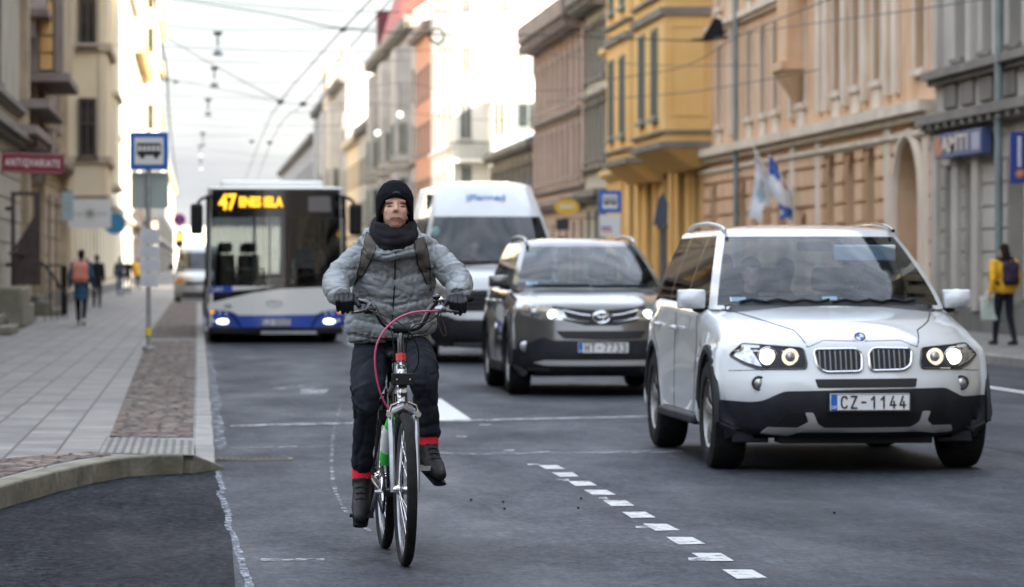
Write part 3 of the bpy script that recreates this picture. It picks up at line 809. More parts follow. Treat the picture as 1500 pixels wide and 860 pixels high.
mb.tube([(-.06, p[0], p[1]) for p in [(yc+1.40, .2)] + ar + [(yc-1.40, .2)]], .12, 6)
obj('arch_moulding', mb, M['t_tan'], tb)
# oriel turret on the peach front (the darker projection in the middle)
yt = SY(1172, X) - y0
mb = MB().box(-.45, -.001, yt-.75, yt+.75, 6.3, 9.4).box(-.6, 0, yt-.9, yt+.9, 6.1, 6.3).box(-.6, 0, yt-.9, yt+.9, 9.4, 9.6)
mb.add([(-.55, yt-.8, 6.1), (-.55, yt+.8, 6.1), (0, yt+.8, 6.1), (0, yt-.8, 6.1), (-.05, yt-.2, 5.2), (-.05, yt+.2, 5.2), (0, yt+.2, 5.2), (0, yt-.2, 5.2)],
       [(0,1,2,3), (4,7,6,5), (0,4,5,1), (1,5,6,2), (2,6,7,3), (3,7,4,0)])
obj('oriel', mb, M['w_tan'], tb, smooth=False)
# --- yellow house with two bay windows
y0, y1 = SY(1031, X), SY(889, X)
yh = []
for px, w in ((925, 1.5), (951, 1.6), (975, 1.2), (998, 1.6)): yh.append((SY(px, X), 1.5, w, 3.0, dict(depth=.4, sur=False, frame='frame_green')))
yh.append((y0+1.15, 2.6, 1.1, 1.75, dict(depth=.3, frame='frame_green'))); yh.append((y0+1.3, .9, .6, .7, dict(depth=.3, arch=True, sur=False)))
yh.append((y0+1.15, 5.6, 1.1, 3.0, dict(depth=.3, frame='frame_green'))); yh.append((y1-1.3, 5.6, 1.0, 2.6, dict(depth=.3))); yh.append((y0+1.15, 9.6, 1.1, 2.4, dict(depth=.3, frame='frame_green')))
yb_ = building('yellow_building', 'ochre yellow building with two jutting bay windows above the street', 1, y0, y1, X, 22, 12, 'w_yellow', 't_yellow', yh,
         cornices=[(4.55, .2, .3), (8.9, .2, .3), (21.4, .5, .7)], plinth=.9, frame='frame_green',
         pilasters=[(SY(px, X), .35, .9, 4.4, .1) for px in (912, 938, 963, 986, 1012)], pil_m='w_yellow')
def bay(parent, Y0, ya, yb2, pr, z0, z1, splay=0.0, win=(5.6, 2.7), win2=(9.7, 2.4), wm='w_yellow', tm='t_yellow', side=1, ww=1.0, ledge=8.55):
    s = -side
    a, b_ = ya - Y0, yb2 - Y0
    x = pr*s
    bm_ = MB()
    mid = (a+b_)/2
    plan = [(0, a), (x, a+splay), (x, b_-splay), (0, b_)]
    def ring(grow, z, xx=None):
        return [(0, a-grow, z), (x + grow*s, a+splay-grow*.6, z), (x + grow*s, b_-splay+grow*.6, z), (0, b_+grow, z)]
    def shell(r0, r1, m_):
        m_.add(r0 + r1, [(0,1,5,4), (1,2,6,5), (2,3,7,6), (0,3,2,1), (4,5,6,7)])
    shell(ring(0, z0), ring(0, z1), bm_)
    shell([(0, a+.5, z0-.55), (x*.35, a+.6, z0-.55), (x*.35, b_-.6, z0-.55), (0, b_-.5, z0-.55)], ring(0.02, z0-.002), bm_)
    bo = obj('bay', bm_, M[wm], parent, smooth=False)
    lm = MB()
    for z, h in ((z0, .18), (z0+.42, .08), (ledge, .22), (ledge+.55, .1)):
        shell(ring(.12, z), ring(.12, z+h), lm)
    obj('ledge', lm, M['t_grey'] if ledge else M[tm], bo, smooth=False)
    for (wz, wh) in (win, win2):
        # windows of the long side, each a recessed-looking box frame standing on the face
        for yc in ([mid] if b_-a < 5.2 else [mid-1.5, mid+1.5]):
            f = MB(); p = MB(); t = .09
            def bx(m_, y0_, y1_, z0_, z1_, xa, xb):
                xa, xb = sorted((x + xa*s, x + xb*s)); m_.box(xa, xb, y0_, y1_, z0_, z1_)
            for (q0, q1, r0, r1) in ((-ww/2-t, -ww/2, 0, wh), (ww/2, ww/2+t, 0, wh), (-ww/2-t, ww/2+t, -t, 0), (-ww/2-t, ww/2+t, wh, wh+t), (-.03, .03, 0, wh)):
                bx(f, yc+q0, yc+q1, wz+r0, wz+r1, -.02, .07)
            bx(p, yc-ww/2, yc+ww/2, wz, wz+wh, -.02, .02)
            bx(f, yc-ww/2-.2, yc+ww/2+.2, wz-.2, wz-t, -.02, .16)
            fo = obj('window', f, M['frame_green'], bo, smooth=False); obj('pane', p, M['pane'], fo, smooth=False)
        # and one in the splayed end that faces down the street
        if abs(pr) > .8:
            f = MB(); p = MB(); w2 = .5
            cx_ = x*.5; yy = a + splay*.5
            n_ = Vector((-splay*s*-1 if splay else 0, -abs(pr), 0)); n_ = Vector((s*splay, -abs(pr), 0)).normalized(); tdir = Vector((abs(pr)*s, splay, 0)).normalized()
            def q(u, v, o_): pnt = Vector((cx_, yy, 0)) + tdir*u + n_*o_; return (pnt.x, pnt.y, v)
            def slab(m_, u0, u1, v0, v1, o0, o1):
                m_.add([q(u0, v0, o0), q(u1, v0, o0), q(u1, v1, o0), q(u0, v1, o0), q(u0, v0, o1), q(u1, v0, o1), q(u1, v1, o1), q(u0, v1, o1)],
                       [(0,3,2,1),(4,5,6,7),(0,1,5,4),(1,2,6,5),(2,3,7,6),(3,0,4,7)])
            if splay > .3:
                slab(p, -w2/2, w2/2, wz, wz+wh, -.02, .02)
                for (u0, u1, v0, v1) in ((-w2/2-.07, -w2/2, 0, wh), (w2/2, w2/2+.07, 0, wh), (-w2/2-.15, w2/2+.15, -.1, 0), (-w2/2-.07, w2/2+.07, wh, wh+.07)):
                    slab(f, u0, u1, wz+v0, wz+v1, -.02, .08)
                fo = obj('window', f, M['frame_green'], bo, smooth=False); obj('pane', p, M['pane'], fo, smooth=False)
            else:
                for (u0, u1) in ((-abs(pr)*.38, abs(pr)*.38),):
                    slab(f, u0, u1, wz-.1, wz-.02, -.02, .03); slab(f, u0, u1, wz+wh, wz+wh+.08, -.02, .03)
                    slab(f, u0, u0+.06, wz-.02, wz+wh, -.02, .03); slab(f, u1-.06, u1, wz-.02, wz+wh, -.02, .03)
                obj('moulding', f, M['w_yellow'], bo, smooth=False)
    return bo
bay(yb_, y0, 100.6, 108.2, 1.3, 4.75, 14, splay=.25, win=(5.75, 2.45))
bay(yb_, y0, 110.5, 117.5, 1.1, 4.6, 14, splay=.5, win=(5.6, 2.4))
# --- narrow sage house, pink house
y0, y1 = SY(889, X), SY(857, X)
building('sage_building', 'narrow sage grey house squeezed between the yellow and the pink fronts', 1, y0, y1, X, 11.6, 11, 'w_sage', 't_grey',
         grid_holes(y0, y1, 4, [(5.3, 2.0), (8.3, 1.9)], .9, depth=.3) + grid_holes(y0, y1, 3, [(.8, 2.6)], 1.3, depth=.4, sur=False),
         cornices=[(3.9, .25, .5), (4.9, .12, .25), (7.6, .12, .2), (11.1, .5, .8)], roof='roof_grey', roof_h=2.2)
y0, y1 = SY(857, X), SY(787, X)
pil = [(y0+(y1-y0)*k/9, .4, 4.6, 10.6, .14) for k in range(10)]
building('pink_building', 'dusty pink stucco building with soot stained ledges and a heavy cornice', 1, y0, y1, X, 11.6, 11, 'w_pink', 't_pink',
         grid_holes(y0, y1, 9, [(4.9, 1.9), (7.9, 1.8)], 1.0, depth=.3) + grid_holes(y0, y1, 7, [(.7, 2.4)], 1.3, depth=.4, sur=False),
         cornices=[(3.8, .25, .4), (4.4, .12, .2), (7.3, .16, .3), (10.9, .7, .9)], roof='roof_grey', roof_h=2.4, pilasters=pil, plinth=.5, pil_m='w_pink')
# unseen tall block, added behind them to keep sun off the left fronts
building('shading_block', 'tall plain block added out of view behind the pink building to shade the left fronts', 1, 110, 146, X+12.5, 23, 10, 'w_stone', 't_grey', [], cornices=[(22.6, .4, .3)])
# --- low grey building with metal eaves
y0, y1 = SY(786, X), SY(721, X)
building('low_building', 'low two storey grey building with projecting metal eaves', 1, y0, y1, X, 6.9, 9, 'w_lowgrey', 't_grey',
         grid_holes(y0, y1, 8, [(.9, 2.0), (4.2, 1.7)], 1.1, depth=.25), cornices=[(3.5, .15, .15), (6.6, .22, .5)], roof='roof_teal', roof_h=2.2, pilasters=[(y0+(y1-y0)*k/8, .3, .2, 6.3, .1) for k in range(9)], pil_m='t_grey')
# --- white building with a broad end wall
y0, y1 = 203, SY(632, X)
wb = building('white_building', 'tall cream white building whose broad end wall catches the sun', 1, y0, y1, X, 19.5, 13, 'w_white', 'w_white',
         grid_holes(y0, y1, 4, [(5.0, 1.8), (8.8, 1.8), (12.6, 1.8), (16.0, 1.8)], 1.0, depth=.25), cornices=[(4.2, .2, .3), (8.2, .15, .2), (19.0, .5, .7)], roof='roof_grey', roof_h=1.5)
def end_window(parent, px, py0, py1, wpx, Y, Yb, sur=True, fm='frame_green'):
    """window in a wall that faces the viewer, from its picture columns and rows on the plane y = Y"""
    def P(px_, py_):
        t = math.tan(math.atan((px_-CX)/F) + TH); x_ = Y*t; D = x_*math.sin(TH) + Y*math.cos(TH)
        return x_, CH + (HZ-py_)*D/F
    (xa, za), (xb, zb) = P(px-wpx/2, py1), P(px+wpx/2, py0)
    px0 = parent.location.x; yy = Y - parent.location.y
    xa -= px0; xb -= px0
    f = MB().box(xa-.1, xa, yy-.1, yy+.02, za, zb).box(xb, xb+.1, yy-.1, yy+.02, za, zb).box(xa-.1, xb+.1, yy-.1, yy+.02, zb, zb+.12).box(xa-.2, xb+.2, yy-.2, yy+.02, za-.15, za).box((xa+xb)/2-.04, (xa+xb)/2+.04, yy-.06, yy+.02, za, zb)
    fo = obj('window', f, M[fm], parent, smooth=False); obj('pane', MB().box(xa, xb, yy-.04, yy+.02, za, zb), M['pane'], fo, smooth=False)
for (px, a, b_, w) in ((683, 68, 110, 12), (682, 152, 203, 13), (763, 70, 110, 10), (787, 68, 112, 16), (683, 244, 268, 12), (683, -30, 20, 12), (740, -30, 18, 10)):
    end_window(wb, px, a, b_, w, 203, 0, fm='frame_white')
yy = 0; p0 = wb.location.x
# lower wing in front of the end wall (the part with the dark window and pale panel)
Yw = 199.5
xa = Yw*math.tan(math.atan((722-CX)/F)+TH) - p0; xb = xa + 6
wing = obj('wing', MB().box(xa, xb, Yw-203, -0.003, 0, 10.6), M['w_white'], wb, smooth=False)
obj('ledge', MB().box(xa-.15, xb+.15, Yw-203-.2, -.004, 10.6, 10.9), M['w_white'], wb, smooth=False); obj('ledge', MB().box(xa-.1, xb+.1, Yw-203-.15, Yw-203-.001, 7.2, 7.4), M['w_white'], wb, smooth=False)
end_window(wb, 774, 153, 186, 30, Yw, 0)
end_window(wb, 731, 150, 200, 14, Yw, 0, fm='t_tan')
mb = MB(); za = CH + (HZ-238)*203/F; xw = 203*math.tan(math.atan((683-CX)/F)+TH) - p0
mb.box(xw-1.1, xw+2.3, -.9, -.01, za, za+.2).box(xw-1.0, xw-.8, -.6, -.01, za-1.0, za).box(xw+2.0, xw+2.2, -.6, -.01, za-1, za)
bo = obj('balcony', mb, M['w_white'], wb, smooth=False)
rl = MB()
x_ = xw-1.05
while x_ < xw+2.3: rl.box(x_, x_+.04, -.86, -.82, za+.2, za+1.1); x_ += .17
rl.box(xw-1.1, xw+2.3, -.88, -.8, za+1.1, za+1.17)
obj('railing', rl, M['iron'], bo, smooth=False)
# --- orange brick front
y0, y1 = SY(632, X), SY(609, X)
building('brick_building', 'orange brick building standing narrow beside the cream white one', 1, y0, y1, X, 16.8, 13, 'w_brick', 't_pink',
         grid_holes(y0, y1, 5, [(5.0, 1.8), (8.6, 1.8), (12.2, 1.8)], 1.0, depth=.25), cornices=[(4.2, .2, .3), (16.4, .4, .6)], roof='roof_grey', roof_h=2)
# --- grey stone building with red mansard and dark red stack
y0, y1 = SY(609, X), SY(547, X)
sb = building('stone_building', 'grey rough stone building under a steep red metal roof', 1, y0, y1, X, 18.4, 13, 'w_stone', 't_grey',
         grid_holes(y0, y1, 12, [(1, 2.2), (5.0, 1.9), (8.8, 1.9), (12.6, 1.9)], 1.2, depth=.3), cornices=[(4.2, .2, .3), (8.2, .15, .25), (17.8, .5, .8)])
W = y1 - y0
for k_ in range(3): bay(sb, y0, y0+6+k_*18, y0+13+k_*18, 1.0, 4.6, 16.5, splay=.6, win=(5.4, 2.0), win2=(9.2, 2.0), wm='w_stone', ledge=8.0)
rf = MB().prism([(-.3, 18.4), (13, 18.4), (11, 26), (2.0, 26)], 1, W*.35, W*.78)
obj('roof', rf, M['roof_red'], sb, smooth=False)
obj('chimney', MB().box(.2, 1.6, W-3.2, W-.6, 18.4, 22.5), mat('dark_red_stack', (0.10, 0.012, 0.02), 0.6), sb, smooth=False)
obj('roof', MB().prism([(-.3, 18.4), (13, 18.4), (6.5, 23)], 1, -.1, W*.33), M['w_white'], sb, smooth=False)
# --- lower buildings beyond, one with a sunlit gable
y0, y1 = SY(547, X), SY(508, X)
building('blue_grey_building', 'blue grey building lower than its neighbours, under a sunlit white gable', 1, y0, (y0+y1)/2, X, 13.8, 13, 'w_lowgrey', 't_grey',
         grid_holes(y0, (y0+y1)/2, 6, [(1, 2.2), (5.0, 1.9), (8.8, 1.9)], 1.2, depth=.3), cornices=[(4.2, .2, .3), (13.3, .4, .6)], roof='roof_grey', roof_h=0)
building('sand_building', 'sand coloured front between the blue grey and the tan gabled building', 1, (y0+y1)/2+.1, y1, X, 13.4, 13, 'w_ochre2', 't_cream',
         grid_holes((y0+y1)/2, y1, 6, [(1, 2.2), (5.0, 1.9), (8.8, 1.9)], 1.2, depth=.3), cornices=[(4.2, .2, .3), (12.9, .4, .6)], roof='roof_grey', roof_h=0)
y0, y1 = SY(507, X), SY(463, X)
gb2 = building('gabled_building', 'tall tan gabled building showing a white end wall in the sun', 1, y0, y1, X, 20.5, 12, 'w_stone', 't_grey',
         grid_holes(y0, y1, 12, [(1, 2.2), (5.0, 1.9), (8.8, 1.9), (12.6, 1.9)], 1.3, depth=.3), cornices=[(4.2, .2, .3), (19.9, .5, .8)], roof='roof_grey', roof_h=3)
for k_ in range(3): bay(gb2, y0, y0+8+k_*22, y0+17+k_*22, 1.3, 4.6, 18, splay=.6, win=(5.4, 2.0), win2=(9.2, 2.0), wm='w_lowgrey', ledge=8.0)
def WX(px, Y): return Y*math.tan(math.atan((px-CX)/F)+TH)
def WZ(py, Y, px=500): x_ = WX(px, Y); return CH + (HZ-py)*(x_*math.sin(TH)+Y*math.cos(TH))/F
Yg = y0 - .4
gp = [(506, 186), (547, 186), (548, 112), (541, 103), (536, 107), (508, 148)]
mb = MB().prism([(WX(px, Yg) - X, WZ(py, Yg)) for px, py in gp], 1, -.4, 8)
obj('gable_wall', mb, M['w_white'], gb2, smooth=False)
Yg = y0 + 30
mb = MB().prism([(WX(px, Yg)-X, WZ(py, Yg)) for px, py in [(477, 300), (530, 300), (530, 120), (516, 95), (509, 62), (500, 92), (492, 93), (480, 95)]], 1, 30, 44)
obj('gable', mb, M['w_ochre2'], gb2, smooth=False)
y0, y1 = SY(463, X), SY(412, X)
gb3 = building('distant_building', 'farthest row building at the end of the right side, with a bright white end wall', 1, y0, y1, X, 18, 12, 'w_stone', 't_grey',
         grid_holes(y0, y1, 20, [(1, 2.2), (5.0, 1.9), (8.8, 1.9), (12.6, 1.9)], 1.6, depth=.3), cornices=[(4.2, .2, .3), (17.4, .5, .8)], roof='roof_grey', roof_h=3)
Yg = y0 - .4
mb = MB().prism([(WX(px, Yg)-X, WZ(py, Yg)) for px, py in [(432, 320), (465, 320), (465, 200), (448, 193), (434, 207)]], 1, -.4, 8)
mb.v = [(v[0] + max(0, X - (v[0]+X)) + 0.3 if v[0] < 0 else v[0], v[1], v[2]) for v in mb.v]
obj('gable_wall', mb, M['w_white'], gb3, smooth=False)

# ------------------------------------------------------------------ left side
X = LB
# --- nearest: grey-green render with ledges
y0, y1 = 30, SY(28, X)
lh = [(y, .9+.3, 1.2, 2.1, dict(depth=.35, sur=False)) for y in (33, 37, 41, 45, 49, 53, 57, 61, 65)] + [(y, 5.3, 1.1, 1.9, dict(depth=.3)) for y in (33, 37, 41, 45, 49, 53, 57, 61, 65, 69, 73, 77)]
building('grey_green_building', 'grime streaked grey green building at the left edge behind the red sign', -1, y0, y1, X, 15, 10, 'w_olive', 't_grey', lh,
         cornices=[(4.3, .16, .35), (5.0, .12, .2), (8.4, .2, .4), (14.5, .5, .6)], plinth=.8, rustic=(.9, 4.0, .5, .05, .03))
# --- brown ornate one with a stone pediment
y0, y1 = y1, SY(93, X)
pil = [(y0+1.0, .7, .5, 12, .2), (y0+5, .6, 5.0, 12, .2), (y0+9, .5, .5, 12, .25), (y0+13, .6, 5, 12, .25), (y1-3, .7, .5, 12, .25)]
bb = building('ornate_brown_building', 'ornate brown building with carved stone pediments and an orange panel', -1, y0, y1, X, 16, 10, 'w_brown', 't_pink',
         [(y0+k, 5.5, 1.1, 2.0, dict(depth=.3)) for k in (3, 7, 11, 15, 19, 23)] + [(y0+7, 1.1, 1.2, 2.6, dict(depth=.4, name='door', surobj=False)), (y0+12, 1.0, 1.1, 2.2, dict(depth=.35)), (y0+16.5, 1.0, 1.1, 2.2, dict(depth=.35)), (y0+21.5, 1.0, 1.1, 2.2, dict(depth=.35))],
         cornices=[(4.3, .18, .45), (8.8, .18, .4), (15.4, .5, .7)], pilasters=pil, pil_m='w_brown', plinth=.6, rustic=(.7, 4.0, .5, .05, .03))
for k, (yy, z) in enumerate(((3, 7.7), (7, 7.7), (7, 4.2), (11, 7.7), (15, 7.7), (19, 7.7))):
    mb = MB().prism([(yy-1.1, z), (yy+1.1, z), (yy, z+.75)], 0, .0, .55).box(.0, .62, yy-1.2, yy+1.2, z-.18, z-.002)
    mb.box(.0, .3, yy-1.0, yy-.75, z-.7, z-.18).box(0, .3, yy+.75, yy+1.0, z-.7, z-.18)
    obj('pediment', mb, M['t_pink'], bb, smooth=False)
ybb = 90.0 - y0; xbb = WX0(93, 90) - LB
obb = obj('bay', MB().box(.001, xbb, ybb, ybb+7, 6.2, 15), M['w_brown'], bb, smooth=False)
obj('ledge', MB().box(.002, xbb+.15, ybb-.15, ybb+7.1, 6.0, 6.2).box(.002, xbb*.75, ybb-3.0, ybb+7.0, 5.2, 5.42).box(.002, xbb*.6, ybb-6.5, ybb+7, 4.45, 4.65), M['t_pink'], obb, smooth=False)
for pa_, pb_ in ((40, 57), (79, 92)): obj('pilaster', MB().box(WX0(pa_, 90)-LB, WX0(pb_, 90)-LB, ybb-.12, ybb-.001, 6.2, 14.9), M['t_pink'], obb, bevel=.03)
om = mat('orange_render_panel', (0.62, 0.36, 0.12), 0.8, col2=(0.66, 0.42, 0.17), scale=2)
for z in [6.3+.44*k for k in range(19)]:
    obj('panel', MB().box(WX0(59, 90)-LB, WX0(77, 90)-LB, ybb-.09, ybb-.001, z, z+.38), om, obb, smooth=False)
# --- cream building with a bay that faces the viewer
y0, y1 = y1, SY(176, X)
cb = building('cream_building', 'cream building with a tall square bay jutting over the pavement', -1, y0, y1, X, 20, 10, 'w_cream', 't_cream',
         [(y0+3+k*4.2, z, 1.1, 2.0, dict(depth=.3)) for k in range(18) for z in (5.6, 9.4, 13.0) if y0+3+k*4.2 > y0+11] + [(y0+6+k*5, .8, 1.8, 2.4, dict(depth=.4, sur=False)) for k in range(14)],
         cornices=[(4.2, .2, .3), (8.3, .15, .2), (19.4, .5, .7)], plinth=.5)
# the square bay: end face x from LB to -2.9
ya = 112.0 - y0
pr = WX(156, 112) - LB
def zc(py): return CH + (HZ-py)*112/F
mb = MB().box(0.001, pr, ya, ya+7, zc(292), 18)
bo = obj('bay', mb, M['w_cream'], cb, smooth=False)
mb = MB()
for z, h, g in ((zc(240), .22, .12), (zc(77), .25, .15), (zc(292), .1, .05)): mb.box(0.002, pr+g, ya-g, ya+7+g, z, z+h)
obj('ledge', mb, M['t_cream'], bo, smooth=False)
mb = MB()
for (xa_, xb_) in ((WX(98, 112), WX(108, 112)), (WX(146, 112), WX(155.5, 112))): mb.box(xa_-LB, xb_-LB, ya-.09, ya-.001, zc(238), zc(82))
mb.box(WX(98, 112)-LB, WX(108, 112)-LB, ya-.09, ya-.001, zc(72), 17.9); mb.box(WX(146, 112)-LB, WX(155.5, 112)-LB, ya-.09, ya-.001, zc(72), 17.9)
obj('pilaster', mb, M['w_cream'], bo, smooth=False)
for (pa, pb) in ((150, 231), (-40, 70), (-190, -90)):
    xa_, xb_ = WX(119.5, 112)-LB, WX(137, 112)-LB; z0, z1 = zc(pb), zc(pa)
    f = MB().box(xa_-.09, xa_, ya-.14, ya+.0, z0, z1).box(xb_, xb_+.09, ya-.14, ya, z0, z1).box(xa_-.09, xb_+.09, ya-.14, ya, z1, z1+.1).box(xa_-.15, xb_+.15, ya-.2, ya, z0-.1, z0).box(xa_, xb_, ya-.1, ya, z0+(z1-z0)*.58, z0+(z1-z0)*.58+.07).box((xa_+xb_)/2-.03, (xa_+xb_)/2+.03, ya-.08, ya, z0, z1)
    fo = obj('window', f, M['frame_brown'], bo, smooth=False); obj('pane', MB().box(xa_, xb_, ya-.05, ya+.001, z0, z1), M['pane'], fo, smooth=False)
# second, farther bay of the same house
ya2 = SY(180, WX(178, 150)) - y0
mb = MB().box(0.001, .95, 146-y0, 154-y0, 4.6, 14); bo2 = obj('bay', mb, M['w_cream'], cb, smooth=False)
obj('ledge', MB().box(.002, 1.1, 145.9-y0, 154.1-y0, 8.3, 8.5).box(.002, 1.1, 145.9-y0, 154.1-y0, 4.5, 4.7), M['t_cream'], bo2, smooth=False)
f = MB().box(.2, .75, 145.92-y0, 146.0-y0, 5.3, 7.6); fo = obj('window', f, M['frame_brown'], bo2, smooth=False); obj('pane', MB().box(.27, .68, 145.9-y0, 145.93-y0, 5.4, 7.5), M['pane'], fo, smooth=False)
# --- pale houses beyond
y0, y1 = y1, SY(196, X)
building('pale_pink_building', 'pale pinkish building in sun just beyond the cream one', -1, y0, y1, X, 19, 10, 'w_white', 't_tan',
         grid_holes(y0, y1, 7, [(.8, 2.3), (5, 2), (8.6, 2), (12.2, 2)], 1.2, depth=.3), cornices=[(4, .2, .3), (18.4, .5, .7)])
y0, y1 = y1, SY(230, X)
wl2 = building('sunlit_building', 'very bright sunlit building with orange yellow trim down the left side', -1, y0, y1, X, 26, 10, 'w_white', 't_yellow',
         grid_holes(y0, y1, 14, [(.8, 2.3), (5, 2), (9.0, 2), (13.0, 2), (17, 2), (21, 2)], 1.2, depth=.3), cornices=[(4, .2, .3), (16, .3, .9), (25.4, .5, 1.0)])
mb = MB().box(0.001, 1.2, 40, 52, 5, 26); bo3 = obj('bay', mb, M['w_white'], wl2, smooth=False)
obj('ledge', MB().box(.002, 1.6, 39.6, 52.4, 16.6, 17.4).box(.002, 1.4, 39.8, 52.2, 10, 10.4), M['t_yellow'], bo3, smooth=False)
for z in (18, 21.5, 12): 
    fo = obj('window', MB().box(.25, .95, 39.93, 40.0, z, z+2.2), M['w_yellow'], bo3, smooth=False); obj('pane', MB().box(.33, .87, 39.9, 39.94, z+.1, z+2.1), M['pane'], fo, smooth=False)
y0, y1 = y1, 640
building('far_left_building', 'distant pale building low on the left where the street fades out', -1, y0, y1, X, 15, 10, 'w_white', 't_cream',
         grid_holes(y0, y1, 24, [(.8, 2.3), (5, 2), (8.6, 2)], 2.0, depth=.3), cornices=[(4, .2, .3), (14.4, .5, .7)])
# --- the street's end
building('street_end_building', 'pale hazy building closing the far end of the street', 1, 690, 704, -40, 9, 120, 'w_white', 't_cream', [], roof='roof_grey', roof_h=0)
# --- rows behind the viewer: they shade the street and show in car paint and glass
for k, (ya_, yb3, H_, wm_, tm_) in enumerate(((-8, 37.8, 21, 'w_ochre2', 't_cream'), (-70, -8.2, 23, 'w_pink', 't_pink'))):
    building('apartment_building', ['sand coloured apartment house across the street, before the grey building', 'pink apartment house farther back along the same side'][k], 1, ya_, yb3, RB, H_, 12, wm_, tm_,
         grid_holes(ya_, yb3, int((yb3-ya_)/4), [(1, 2.4), (5.2, 2.2), (9.2, 2.2), (13.2, 2.2), (17, 2)], 1.3, depth=.3), cornices=[(4.2, .2, .3), (H_-.6, .5, .7)])
for k, (ya_, yb3, H_, wm_, tm_) in enumerate(((-60, 2, 14, 'w_cream', 't_cream'),)):
    building('apartment_building', 'cream apartment house on the near side of the entrance road', -1, ya_, yb3, -5.2, H_, 12, wm_, tm_,
         grid_holes(ya_, yb3, int((yb3-ya_)/4), [(1, 2.4), (5.2, 2.2), (9.2, 2.2)], 1.3, depth=.3), cornices=[(4.2, .2, .3), (H_-.6, .5, .7)])
# ================================================================== people
def cloth(name, c, c2=None, rough=0.85, sc=9, bump=0.25, bs=26, bd=0.01):
    return mat(name, c, rough, col2=c2 or tuple(min(1, k*1.35+.004) for k in c), scale=sc, bump=bump, bscale=bs, bdist=bd, sheen=0.0, spec=0.15)
M['hair_dark'] = cloth('dark_hair', (0.018, 0.012, 0.01), sc=40)
M['hair_brown'] = cloth('brown_hair', (0.07, 0.04, 0.022), sc=40)
M['shoe_black'] = mat('black_shoe_leather', (0.007, 0.007, 0.008), 0.55, col2=(0.015, 0.015, 0.016), spec=.3, scale=20, bump=.2)
M['shoe_white'] = mat('pale_trainer', (0.45, 0.42, 0.38), 0.6)
def head_prims(mb, c, s=1.0):
    """face towards -y, c = centre of the skull, s scale"""
    c = Vector(c)
    def P(x, y, z): return c + Vector((x, y, z))*s
    mb.ell(P(0, .012, .03), (.076*s, .094*s, .088*s), 18, 12)
    mb.ell(P(0, -.012, -.035), (.064*s, .078*s, .082*s), 18, 12)
    mb.ell(P(0, -.045, -.092), (.034*s, .034*s, .026*s))
    mb.ell(P(-.034, -.052, -.022), (.026*s, .026*s, .028*s)); mb.ell(P(.034, -.052, -.022), (.026*s, .026*s, .028*s))
    mb.cap(P(0, -.078, .018), P(0, -.101, -.020), .009*s, .0122*s, 8)
    mb.ell(P(-.013, -.088, -.027), (.0085*s,)*3, 8, 6); mb.ell(P(.013, -.088, -.027), (.0085*s,)*3, 8, 6)
    mb.cap(P(-.045, -.068, .030), P(.045, -.068, .030), .013*s, .013*s, 8)
    mb.ell(P(-.077, .008, -.005), (.010*s, .020*s, .032*s)); mb.ell(P(.077, .008, -.005), (.010*s, .020*s, .032*s))
def hand_prims(mb, w, d, side, s=1.0, up=Vector((0, 0, 1))):
    """relaxed hand from the wrist w along direction d"""
    w = Vector(w); d = Vector(d).normalized(); n = d.cross(up if abs(d.z) < .9 else Vector((0, 1, 0))).normalized(); q = n.cross(d)
    mb.cap(w, w + d*.07*s, .026*s, .034*s, 8); mb.cap(w + q*.018*s, w + d*.075*s + q*.022*s, .018*s, .02*s, 8); mb.cap(w - q*.018*s, w + d*.075*s - q*.022*s, .018*s, .02*s, 8)
    for k, L_ in enumerate((.066, .078, .072, .056)):
        o = q*((k-1.5)*.021*s); a = w + d*.08*s + o; m_ = a + d*(L_*.5*s) + n*(.010*s*side); e = m_ + d*(L_*.42*s) + n*(.020*s*side)
        mb.cap(a, m_, .010*s, .009*s, 8); mb.cap(m_, e, .009*s, .0075*s, 8)
    t0 = w + d*.02*s + q*.03*s; t1 = t0 + d*.035*s + q*.022*s; t2 = t1 + d*.03*s + q*.004*s
    mb.cap(t0, t1, .012*s, .011*s, 8); mb.cap(t1, t2, .011*s, .009*s, 8)
def shoe_prims(mb, ankle, d, s=1.0, pitch=0.0):
    a = Vector(ankle); d = Vector((d[0], d[1], 0)).normalized(); u = Vector((0, 0, 1))
    d2 = (d*math.cos(pitch) + u*math.sin(pitch)); u2 = (u*math.cos(pitch) - d*math.sin(pitch))
    mb.cap(a, a - u2*.03*s, .045*s, .046*s)
    heel = a - u2*.045*s - d2*.035*s; ball = a - u2*.055*s + d2*.12*s; toe = a - u2*.058*s + d2*.185*s
    mb.cap(heel, ball, .042*s, .042*s); mb.cap(a - u2*.01*s, ball, .042*s, .034*s); mb.cap(ball, toe, .043*s, .030*s)
